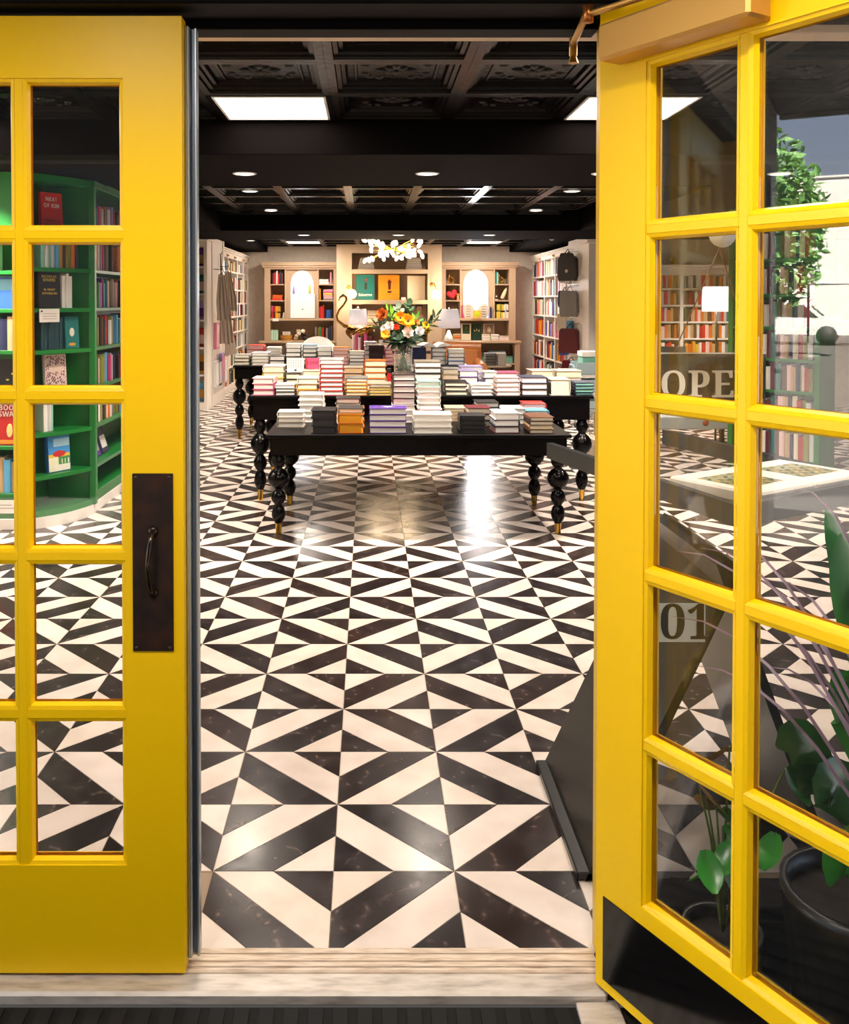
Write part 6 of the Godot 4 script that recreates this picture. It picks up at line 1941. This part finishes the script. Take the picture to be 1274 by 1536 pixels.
	for s in [[-1, -1], [1, -1], [1, 1], [-1, 1]]:
		put(wc, "leg", tube_mesh([Vector3(s[0] * 0.22, 0, s[1] * 0.22), Vector3(s[0] * 0.18, 0.19, s[1] * 0.18)], [0.014, 0.02], 8), mat("3a2418", 0.4))
	# small round table with books before the counter
	var rt := thing("round_side_table", "small round side table with books before the tan counter", "table", Vector3(at(738, 550, 14.2).x, 0, -14.2))
	put(rt, "table_top", lathe_mesh([[0.0, 0.42], [0.3, 0.42], [0.31, 0.43], [0.3, 0.445], [0.0, 0.445]], 24), mat("d9cdbd", 0.4))
	put(rt, "pedestal", lathe_mesh([[0.0, 0.0], [0.18, 0.0], [0.17, 0.02], [0.03, 0.05], [0.025, 0.4], [0.08, 0.42], [0.0, 0.42]], 20), mat("2a2420", 0.4))
	stack(0.4455, 14.05, 728, 745, 530, 4, "charcoal", "grey", "dark stack on the round side table", 0.2)
	stack(0.4455, 14.05, 746, 760, 530, 5, "white", "white", "white stack on the round side table", 0.2)
	# chandelier
	var cpos := Vector3(0.364, CEIL, -13.3)
	var ch := thing("chandelier", "sprawling brass branch chandelier with many white glowing petals", "chandelier", cpos)
	var gold := mat("d8a840", 0.25, 0.9)
	put(ch, "ceiling_rose", lathe_mesh([[0.0, -0.03], [0.05, -0.028], [0.07, -0.005], [0.07, 0.0]], 18), gold)
	put(ch, "rod", tube_mesh([Vector3(0, 0, 0), Vector3(0, -0.24, 0)], [0.008], 8), gold)
	put(ch, "hub", ball_mesh(Vector3(0.03, 0.03, 0.03), 8, 12), gold, T(0, -0.24, 0))
	var q := RandomNumberGenerator.new()
	q.seed = 77
	var bulbm := ball_mesh(Vector3(0.028, 0.046, 0.028), 8, 10)
	for k in 52:
		var az := TAU * (k * 0.381966) + q.randf_range(-0.2, 0.2)
		var el := q.randf_range(-0.45, 0.42)
		var rr := q.randf_range(0.2, 0.44)
		var dirv := Vector3(cos(az) * rr, el * 0.36, sin(az) * rr * 0.8)
		var e := Vector3(0, -0.25, 0) + dirv
		e.y = clampf(e.y, -0.42, -0.07)
		var m := Vector3(0, -0.25, 0).lerp(e, 0.55) + Vector3(q.randf_range(-0.03, 0.03), q.randf_range(-0.02, 0.03), 0)
		var br := put(ch, "branch", tube_mesh([Vector3(0, -0.25, 0), m, e], [0.005, 0.004, 0.003], 5), gold)
		var tilt := Basis.from_euler(Vector3(q.randf_range(-0.7, 0.7), 0, q.randf_range(-0.9, 0.9)))
		put(br, "bulb", bulbm, glow("fff1dc", 1.2), Transform3D(tilt, e + Vector3(0, 0.0, 0)))
	omni(cpos + Vector3(0.2, -0.25, 0.1), "ffdcae", 0.6, 0.12)
	omni(cpos + Vector3(-0.2, -0.25, 0.1), "ffdcae", 0.6, 0.12)
	# security camera on the soffit
	var cam := thing("security_camera", "small white security camera under the black soffit", "camera", Vector3(at(829, 358, 12.2).x, 2.339, -12.25))
	put(cam, "mount", lathe_mesh([[0.0, -0.01], [0.04, -0.01], [0.05, 0.0]], 14), mat("8c8478", 0.4))
	put(cam, "dome", ball_mesh(Vector3(0.045, 0.045, 0.045), 8, 14), mat("cfc8be", 0.3), T(0, -0.045, 0))

func lampshade(n: Node3D, base: Vector3, r0: float, r1: float, h: float) -> void:
	var m := mat("eceaf0", 0.8)
	m.backlight_enabled = true
	m.backlight = Color(0.3, 0.3, 0.32)
	put(n, "lamp_shade", lathe_mesh([[r0 - 0.002, 0.0], [r0, 0.0], [r1, h], [r1 - 0.002, h]], 28), m, Transform3D(Basis.IDENTITY, base))

# ---------------------------------------------------------------- flowers in the glass vase
func petal(w: float, l: float, cup: float) -> ArrayMesh:
	var st := new_st()
	st.set_smooth_group(0)
	var nx := 4
	var ny := 5
	var P := func(i: int, j: int) -> Vector3:
		var v := float(j) / ny
		var u := (float(i) / nx - 0.5) * 2.0
		var ww := w * pow(sin(PI * clampf(v * 0.86 + 0.1, 0, 1)), 0.8)
		return Vector3(u * ww / 2, cup * v * v * l + 0.12 * ww * u * u, l * v)
	for i in nx:
		for j in ny:
			var a: Vector3 = P.call(i, j)
			var b: Vector3 = P.call(i + 1, j)
			var c: Vector3 = P.call(i + 1, j + 1)
			var d: Vector3 = P.call(i, j + 1)
			st.add_vertex(a); st.add_vertex(b); st.add_vertex(c)
			st.add_vertex(a); st.add_vertex(c); st.add_vertex(d)
	return done(st)

func flower(n: Node3D, pos: Vector3, face: Vector3, r: float, count: int, layers: int, hex: String, eye: String) -> void:
	var b := Basis.looking_at(-face.normalized(), Vector3.UP if absf(face.normalized().y) < 0.9 else Vector3.RIGHT)
	b = b * Basis(Vector3.RIGHT, PI / 2)       # flower axis (y) along face
	var head := Node3D.new()
	head.name = "flower_head"
	head.transform = Transform3D(b, pos)
	n.add_child(head, true)
	for k in layers:
		var pm := petal(r * 0.85, r * (1.0 - k * 0.24), 0.35 + k * 0.55)
		for i in count:
			put(head, "petal", pm, mat(hex, 0.6), Transform3D(Basis(Vector3.UP, TAU * (i + 0.5 * k) / count), Vector3(0, 0.002 * k, 0)))
	if eye != "":
		put(head, "eye", ball_mesh(Vector3(r * 0.2, r * 0.14, r * 0.2), 5, 10), mat(eye, 0.7), T(0, r * 0.1, 0))

func build_flowers() -> void:
	var d := -vase_base.z
	var v := thing("glass_vase", "clear glass cylinder vase of water on the dark brown stack", "vase", vase_base + Vector3(0, 0.0008, 0))
	var h := at(603, 515, d).y - vase_base.y
	var r := 0.062
	var wall := StandardMaterial3D.new()
	wall.albedo_color = Color(0.96, 0.98, 0.98, 0.04)
	wall.transparency = BaseMaterial3D.TRANSPARENCY_ALPHA
	wall.roughness = 0.02
	put(v, "glass", lathe_mesh([[0.0, 0.0], [r, 0.0], [r, h], [r - 0.004, h], [r - 0.004, 0.012], [0.0, 0.012]], 28), wall)
	var water := StandardMaterial3D.new()
	water.albedo_color = Color(0.82, 0.9, 0.86, 0.05)
	water.transparency = BaseMaterial3D.TRANSPARENCY_ALPHA
	water.roughness = 0.02
	put(v, "water", lathe_mesh([[0.0, 0.013], [r - 0.0045, 0.013], [r - 0.0045, h * 0.7], [0.0, h * 0.7]], 24), water)
	# the bouquet is one thing: stems, leaves, blossoms
	var b := thing("flower_bouquet", "loose bouquet of yellow poppies, white and orange blooms and eucalyptus", "bouquet", vase_base + Vector3(0, 0.015, 0))
	var q := RandomNumberGenerator.new()
	q.seed = 5
	var o := b.position
	var W := func(px: float, py: float, dz: float) -> Vector3: return at(px, py, d + dz) - o
	var stem := mat("4d6a2c", 0.6)
	var list := [[612, 482, -0.07, 0.05, 6, 2, "f0a818", "3a1418"], [601, 477, -0.05, 0.045, 6, 2, "ee9c14", "3a1418"], [579, 502, -0.06, 0.036, 6, 2, "f2b020", "c87a10"], [612, 499, -0.08, 0.042, 7, 4, "efdccf", ""], [629, 497, -0.05, 0.036, 7, 3, "f0ece8", ""], [585, 490, -0.05, 0.036, 7, 3, "efe6de", ""], [578, 494, -0.02, 0.034, 7, 2, "f0e8e0", ""], [595, 491, -0.08, 0.024, 6, 3, "d8481c", ""], [574, 472, -0.02, 0.046, 6, 4, "c8702c", ""], [638, 488, -0.02, 0.03, 6, 2, "e8c028", ""], [640, 496, 0.0, 0.028, 6, 2, "e0b424", ""], [625, 484, -0.05, 0.025, 6, 3, "d8954e", ""], [598, 470, 0.0, 0.018, 5, 2, "efe8dc", ""]]
	for f in list:
		var p: Vector3 = W.call(f[0], f[1], f[2])
		put(b, "stem", tube_mesh([Vector3(-p.x * 0.25, 0.01, q.randf_range(-0.03, 0.03)), Vector3(p.x * 0.12, h * 0.95, p.z * 0.2), p], [0.0035, 0.0032, 0.0025], 6), stem)
		flower(b, p, Vector3(p.x * 3.0, 0.35, 1.0), f[3], f[4], f[5], f[6], f[7])
	# leaf sprays
	var lf := petal(0.022, 0.062, 0.2)
	var round_leaf := petal(0.044, 0.05, 0.2)
	var dark := mat("24401f", 0.5)
	var grey := mat("6f8a72", 0.55)
	var lime := mat("6fae2e", 0.5)
	var sprays := [[[614, 458], 0.02, "round", "3f5e40"], [[598, 463], 0.0, "round", "8fa08a"], [[655, 474], 0.02, "thin", "1f3018"], [[650, 484], 0.0, "thin", "22361a"], [[588, 470], -0.02, "lime", "6fae2e"], [[582, 466], -0.02, "lime", "84be3a"], [[625, 478], -0.02, "lime", "5f9a2a"], [[566, 488], 0.0, "thin", "2c4426"], [[618, 512], -0.06, "round", "6c8270"], [[628, 506], -0.05, "round", "879a86"], [[600, 508], -0.08, "round", "5f7a66"], [[590, 506], -0.05, "round", "788c7a"], [[586, 514], -0.02, "thin", "1c2c18"], [[604, 496], -0.05, "thin", "1e301a"], [[634, 494], -0.02, "thin", "22361c"], [[612, 470], 0.03, "thin", "2a4424"], [[572, 482], 0.02, "thin", "30482a"], [[596, 514], -0.06, "thin", "22381e"], [[622, 500], 0.0, "thin", "2a4222"], [[606, 488], 0.02, "thin", "1c2e18"], [[594, 480], 0.03, "thin", "21351c"], [[630, 486], 0.02, "round", "4d6a52"], [[608, 516], -0.04, "thin", "1a2a16"], [[620, 492], 0.04, "thin", "1a2a16"], [[588, 498], 0.03, "thin", "1a2a16"]]
	for s in sprays:
		var tip: Vector3 = W.call(s[0][0], s[0][1], s[1])
		var root := Vector3(-tip.x * 0.15, 0.02, 0)
		var mid := Vector3(tip.x * 0.25, h * 0.98, tip.z * 0.3)
		var twig := put(b, "twig", tube_mesh([root, mid, tip], [0.003, 0.0025, 0.0015], 5), mat("3c5228", 0.6))
		var m := mat(s[3], 0.5)
		m.backlight_enabled = true
		m.backlight = Color(0.12, 0.18, 0.06)
		for k in 11:
			var t := k / 10.0
			var p := mid.lerp(tip, 0.25 + 0.75 * t)
			var ax := (tip - mid).normalized()
			var ang := k * 2.4
			var side := ax.cross(Vector3.BACK).normalized().rotated(ax, ang)
			var dirv := (ax * 0.6 + side).normalized()
			if k == 10:
				dirv = ax
			var bs := Basis.looking_at(-dirv, Vector3(0.1, 0.9, 0.5))
			put(twig, "leaf", round_leaf if s[2] == "round" else lf, m, Transform3D(bs, p))

# ---------------------------------------------------------------- art book on its folding stand
func build_stand() -> void:
	var black := mat("0e0c0c", 0.3)
	var n := thing("book_stand", "black folding cross-leg display stand with dark rim behind the open door", "stand")
	# leaning leg panel: floor line runs away from the doors
	var f0 := on(878, 1322, 0.0)
	var f1 := on(815, 1150, 0.0)
	f1.x = f0.x + 0.01
	var up := at(1110, 850, 2.22)
	var lean := Vector3(up.x - f0.x, up.y, 0)
	for pair in [[f0, lean], [f0 + Vector3(lean.x + 0.24, 0, 0), Vector3(-lean.x + 0.08, lean.y, 0)]]:
		var st := new_st()
		var p: Vector3 = pair[0]
		var l: Vector3 = pair[1]
		var off := Vector3(l.y, -l.x, 0).normalized() * 0.022
		var a := [p, p + l, p + l + Vector3(0, 0, f1.z - f0.z), p + Vector3(0, 0, f1.z - f0.z)]
		var c := p + l / 2 + Vector3(0, 0, (f1.z - f0.z) / 2) + off / 2
		quad(st, a[0], a[1], a[2], a[3], c)
		quad(st, a[0] + off, a[1] + off, a[2] + off, a[3] + off, c)
		for k in 4:
			quad(st, a[k], a[(k + 1) % 4], a[(k + 1) % 4] + off, a[k] + off, c)
		put(n, "leg_panel", done(st), black)
	slab(n, "floor_runner", f0 + Vector3(-0.02, 0.0005, 0.0), Vector3(f0.x + 0.02, 0.022, f1.z), black, 0.003)
	# tray: rim corner by the door, long edge runs back beside the aisle
	var h := 0.93
	var B := on(1108, 757, h)
	var A := on(825, 664, h)
	var ab := (A - B)
	var bc := Vector3(-ab.z, 0, ab.x).normalized()
	if bc.x < 0:
		bc = -bc
	bc = (bc + Vector3(0, 0, -0.35)).normalized() * 0.62
	var rim := mat("2b2a2c", 0.35)
	var C := B + bc
	var D := A + bc
	var edge := func(p: Vector3, q: Vector3) -> void:
		var st := new_st()
		var dirv := (q - p).normalized()
		var s := dirv.cross(Vector3.UP) * 0.012
		var u := Vector3(0, -0.055, 0)
		var c := (p + q) / 2 + u / 2
		var v := [p - s, p + s, p + s + u, p - s + u, q - s, q + s, q + s + u, q - s + u]
		for w in [[0, 1, 2, 3], [4, 5, 6, 7], [0, 1, 5, 4], [3, 2, 6, 7], [0, 3, 7, 4], [1, 2, 6, 5]]:
			quad(st, v[w[0]], v[w[1]], v[w[2]], v[w[3]], c)
		put(n, "rim", done(st), rim)
	edge.call(A, B)
	edge.call(B, C)
	edge.call(C, D)
	var gst := new_st()
	var mid := (A + C) / 2
	var gt := [A + Vector3(0, -0.03, 0), B + Vector3(0, -0.03, 0), C + Vector3(0, -0.03, 0), D + Vector3(0, -0.03, 0)]
	quad(gst, gt[0], gt[1], gt[2], gt[3], mid + Vector3(0, -0.5, 0))
	put(n, "glass_top", done(gst), pane_glass())
	# open art book
	var bk := thing("art_book", "large open art book with landscape prints on the black stand", "book", B + bc * 0.52 + ab.normalized() * 0.17 + Vector3(0, -0.029, 0), atan2(-bc.z, bc.x))
	var land := print_mat("landscape_print", 64, 40, func(u, v):
		var c := Color("9aa58a") if v < 0.35 else Color("7d7a4c")
		var a := sin(u * 23.0 + sin(v * 31.0)) * sin(v * 19.0 + u * 9.0)
		if a > 0.3: c = Color("b89a56")
		if a < -0.4: c = Color("46543c")
		return c)
	slab(bk, "cover", Vector3(-0.27, 0, -0.15), Vector3(0.27, 0.004, 0.15), mat("26303c", 0.5), 0.001)
	for s in [-1.0, 1.0]:
		slab(bk, "pages", Vector3(s * 0.004, 0.0042, -0.143), Vector3(s * 0.262, 0.04, 0.143), mat("ece4d8", 0.8), 0.006)
		put(bk, "print", sheet(0.18, 0.15), land, Transform3D(Basis(Vector3(1, 0, 0), Vector3(0, 0, -1), Vector3(0, 1, 0)), Vector3(s * 0.135, 0.0406, 0.0)))

# ---------------------------------------------------------------- potted plants behind the open leaf
func blade(st: SurfaceTool, pts: Array, w: float, up: Vector3) -> void:
	st.set_smooth_group(0)
	var n := pts.size()
	var prev := []
	for i in n:
		var t := float(i) / (n - 1)
		var dirv: Vector3 = (pts[mini(i + 1, n - 1)] - pts[maxi(i - 1, 0)]).normalized()
		var s := dirv.cross(up).normalized() * w * 0.5 * pow(sin(PI * clampf(t * 0.93 + 0.06, 0.0, 1.0)), 0.7)
		var fold := dirv.cross(s.normalized()) * s.length() * 0.25
		var cur := [pts[i] - s + fold, pts[i], pts[i] + s + fold]
		if i > 0:
			for k in 2:
				st.add_vertex(prev[k]); st.add_vertex(prev[k + 1]); st.add_vertex(cur[k + 1])
				st.add_vertex(prev[k]); st.add_vertex(cur[k + 1]); st.add_vertex(cur[k])
		prev = cur

func leaf_curve(a: Vector3, b: Vector3, sag: float) -> Array:
	var out := []
	for k in 8:
		var t := k / 7.0
		out.append(a.lerp(b, t) + Vector3(0, sag * 4.0 * t * (1.0 - t), 0))
	return out

func build_plants() -> void:
	var leafm := StandardMaterial3D.new()
	leafm.albedo_color = col("2f7a2a")
	leafm.roughness = 0.28
	leafm.backlight_enabled = true
	leafm.backlight = Color(0.1, 0.22, 0.04)
	var dark := leafm.duplicate()
	dark.albedo_color = col("1c4a20")
	var pot := func(pos: Vector3, r: float, h: float, label: String) -> Node3D:
		var p := thing("plant_pot", label, "pot", pos, 0, "black pots behind the open door")
		put(p, "pot", lathe_mesh([[0.0, 0.0], [r * 0.75, 0.0], [r * 0.98, h * 0.92], [r, h * 0.93], [r, h], [r * 0.9, h], [r * 0.88, h * 0.9]], 24), mat("0d0c0c", 0.4))
		put(p, "soil", lathe_mesh([[r * 0.88, h * 0.9], [0.0, h * 0.92]], 20), mat("1c140e", 0.95))
		return p
	var g := -0.0655
	# broad leaved plant
	var p1 := Vector3(0.93, -0.03, -1.70)
	pot.call(p1, 0.14, 0.36, "round black pot holding the broad green leaves")
	var a := thing("broad_leaf_plant", "broad-leaved green plant growing in the round black pot", "plant", p1 + Vector3(0, 0.33, 0))
	var lv := [[1258, 1085, 0.03, 0.12, 0.10, 0], [1262, 800, 0.02, 0.10, 0.05, 0], [1240, 760, 0.05, 0.06, 0.05, 0], [1225, 1205, 0.02, 0.09, 0.06, 1], [1165, 1120, 0.06, 0.09, 0.05, 1], [1200, 1190, 0.05, 0.10, 0.05, 1], [1290, 1000, 0.0, 0.12, 0.08, 0], [1300, 880, 0.02, 0.12, 0.05, 0], [1262, 1410, 0.1, 0.1, -0.06, 0], [1245, 1330, 0.06, 0.09, 0.04, 0], [1330, 1150, 0.05, 0.12, 0.04, 1], [1350, 950, -0.05, 0.12, 0.06, 0]]
	var k0 := 0
	for q in lv:
		var tip := at(q[0], q[1], 1.62 + q[2]) - a.position
		var st := new_st()
		var root := Vector3(0.01 * cos(k0 * 2.4), 0, 0.01 * sin(k0 * 2.4))
		var mid := root.lerp(tip, 0.5) + Vector3(0.04, 0.05, 0)
		blade(st, leaf_curve(mid, tip, q[4]), q[3], Vector3(0.3, 0.2, 1.0))
		var lf := put(a, "leaf", done(st), leafm if q[5] == 0 else dark)
		put(lf, "leaf_stalk", tube_mesh([root, root.lerp(mid, 0.5) + Vector3(0.01, 0.03, 0), mid], [0.007, 0.006, 0.004], 6), mat("7fa23a", 0.5))
		k0 += 1
	# purple blades
	var p2 := Vector3(0.95, -0.03, -1.40)
	pot.call(p2, 0.1, 0.34, "narrow black pot holding the purple blades")
	var b := thing("purple_grass_plant", "purple spiky plant with long thin arching blades", "plant", p2 + Vector3(0, 0.31, 0))
	var pm := mat("8a7488", 0.4)
	var ends := [[1012, 826, 0.2], [1048, 790, 0.2], [1050, 822, 0.22], [1190, 735, 0.1], [1010, 925, 0.2], [1042, 998, 0.15], [1150, 870, 0.1], [1100, 860, 0.2], [1150, 1000, 0.05], [1095, 905, 0.1], [1320, 800, 0.0], [1350, 900, 0.0]]
	for q in ends:
		var tip := at(q[0], q[1], 1.86 if q[0] < 1110 else (1.74 if q[0] < 1200 else 1.6)) - b.position
		var st := new_st()
		var pts := []
		for k in 9:
			var t := k / 8.0
			var e := Vector3(0, 0, 0).lerp(tip, t)
			e.y = tip.y * (1.0 - pow(1.0 - t, 1.8)) + 0.06 * sin(PI * t)
			pts.append(e)
		blade(st, pts, 0.0065, Vector3(0, 0.3, 1.0))
		put(b, "blade", done(st), pm)
	# low trailing plant by the window corner
	var p3 := Vector3(0.685, -0.03, -1.74)
	pot.call(p3, 0.075, 0.26, "small black pot holding the trailing leaves")
	var c := thing("trailing_plant", "small trailing green plant with rounded leaves and brown fronds", "plant", p3 + Vector3(0, 0.25, 0))
	var rl := petal(0.05, 0.07, 0.2)
	var spots := [[1058, 1275, 0], [1085, 1240, 0], [1098, 1215, 0], [1070, 1300, 0], [1105, 1260, 0], [1090, 1290, 1], [1050, 1180, 2], [1060, 1195, 2], [1095, 1120, 2], [1165, 1250, 0], [1180, 1150, 1], [1075, 1210, 1]]
	var i := 0
	for q in spots:
		var tip := at(q[0], q[1], 1.7) - c.position
		var m: Material = [leafm, dark, mat("7a5a28", 0.6)][q[2]]
		var tw := put(c, "stalk", tube_mesh([Vector3(0, 0, 0), tip * 0.5 + Vector3(0, 0.04, 0), tip], [0.003, 0.0025, 0.002], 5), mat("4d5a24", 0.6))
		put(tw, "leaf", rl, m, Transform3D(Basis.from_euler(Vector3(1.0, i * 1.3, 0.3 * sin(i))), tip))
		i += 1

# ---------------------------------------------------------------- corner of the shop seen through the open leaf
func build_far_corner() -> void:
	var l := Vector3(at(1075, 470, 9.2).x, 0, -9.2)
	var f := thing("floor_lamp", "floor lamp with a white square shade before the long white bookcase", "lamp", l)
	put(f, "foot", lathe_mesh([[0.0, 0.0], [0.15, 0.0], [0.14, 0.02], [0.02, 0.03], [0.0, 0.03]], 20), mat("2a2624", 0.4))
	put(f, "pole", tube_mesh([Vector3(0, 0.02, 0), Vector3(0, 1.34, 0)], [0.011], 8), mat("2a2624", 0.4))
	lampshade(f, Vector3(0, 1.335, 0), 0.14, 0.135, 0.25)
	omni(l + Vector3(0, 1.46, 0), "fff2e0", 1.0, 0.04)
	var b := thing("pale_bench", "low pale blue-grey bench with dark legs and round red label", "bench", Vector3(at(1040, 640, 9.0).x, 0, -9.0))
	slab(b, "seat", Vector3(-0.5, 0.2, -0.2), Vector3(0.42, 0.32, 0.2), mat("b4bcc0", 0.4), 0.008)
	for sx in [-0.42, 0.34]:
		for sz in [-0.14, 0.14]:
			slab(b, "leg", Vector3(sx - 0.02, 0, sz - 0.02), Vector3(sx + 0.02, 0.1995, sz + 0.02), mat("3a2e28", 0.5), 0.003)
	put(b, "round_label", lathe_mesh([[0.0, 0.0], [0.03, 0.0], [0.03, 0.002], [0.0, 0.002]], 16), mat("b0403c", 0.5), Transform3D(Basis(Vector3.RIGHT, PI / 2), Vector3(0.05, 0.26, 0.2)))
	var c := thing("dark_chair", "dark wooden chair before the long white bookcase", "chair", Vector3(at(1075, 600, 8.6).x + 0.1, 0, -10.4), -0.4)
	var w := mat("3a3430", 0.4)
	slab(c, "seat", Vector3(-0.22, 0.43, -0.2), Vector3(0.22, 0.47, 0.22), w, 0.008)
	put(c, "backrest", box_mesh(Vector3(0.42, 0.22, 0.025), 0.006), w, Transform3D(Basis(Vector3.RIGHT, -0.12), Vector3(0, 0.8, -0.23)))
	for s in [[-1, -1], [1, -1], [1, 1], [-1, 1]]:
		slab(c, "leg", Vector3(s[0] * 0.19 - 0.018, 0, s[1] * 0.18 - 0.018), Vector3(s[0] * 0.19 + 0.018, 0.4295, s[1] * 0.18 + 0.018), w, 0.004)
	for s in [-1, 1]:
		put(c, "back_post", tube_mesh([Vector3(s * 0.19, 0.47, -0.185), Vector3(s * 0.19, 0.92, -0.245)], [0.016], 8), w)
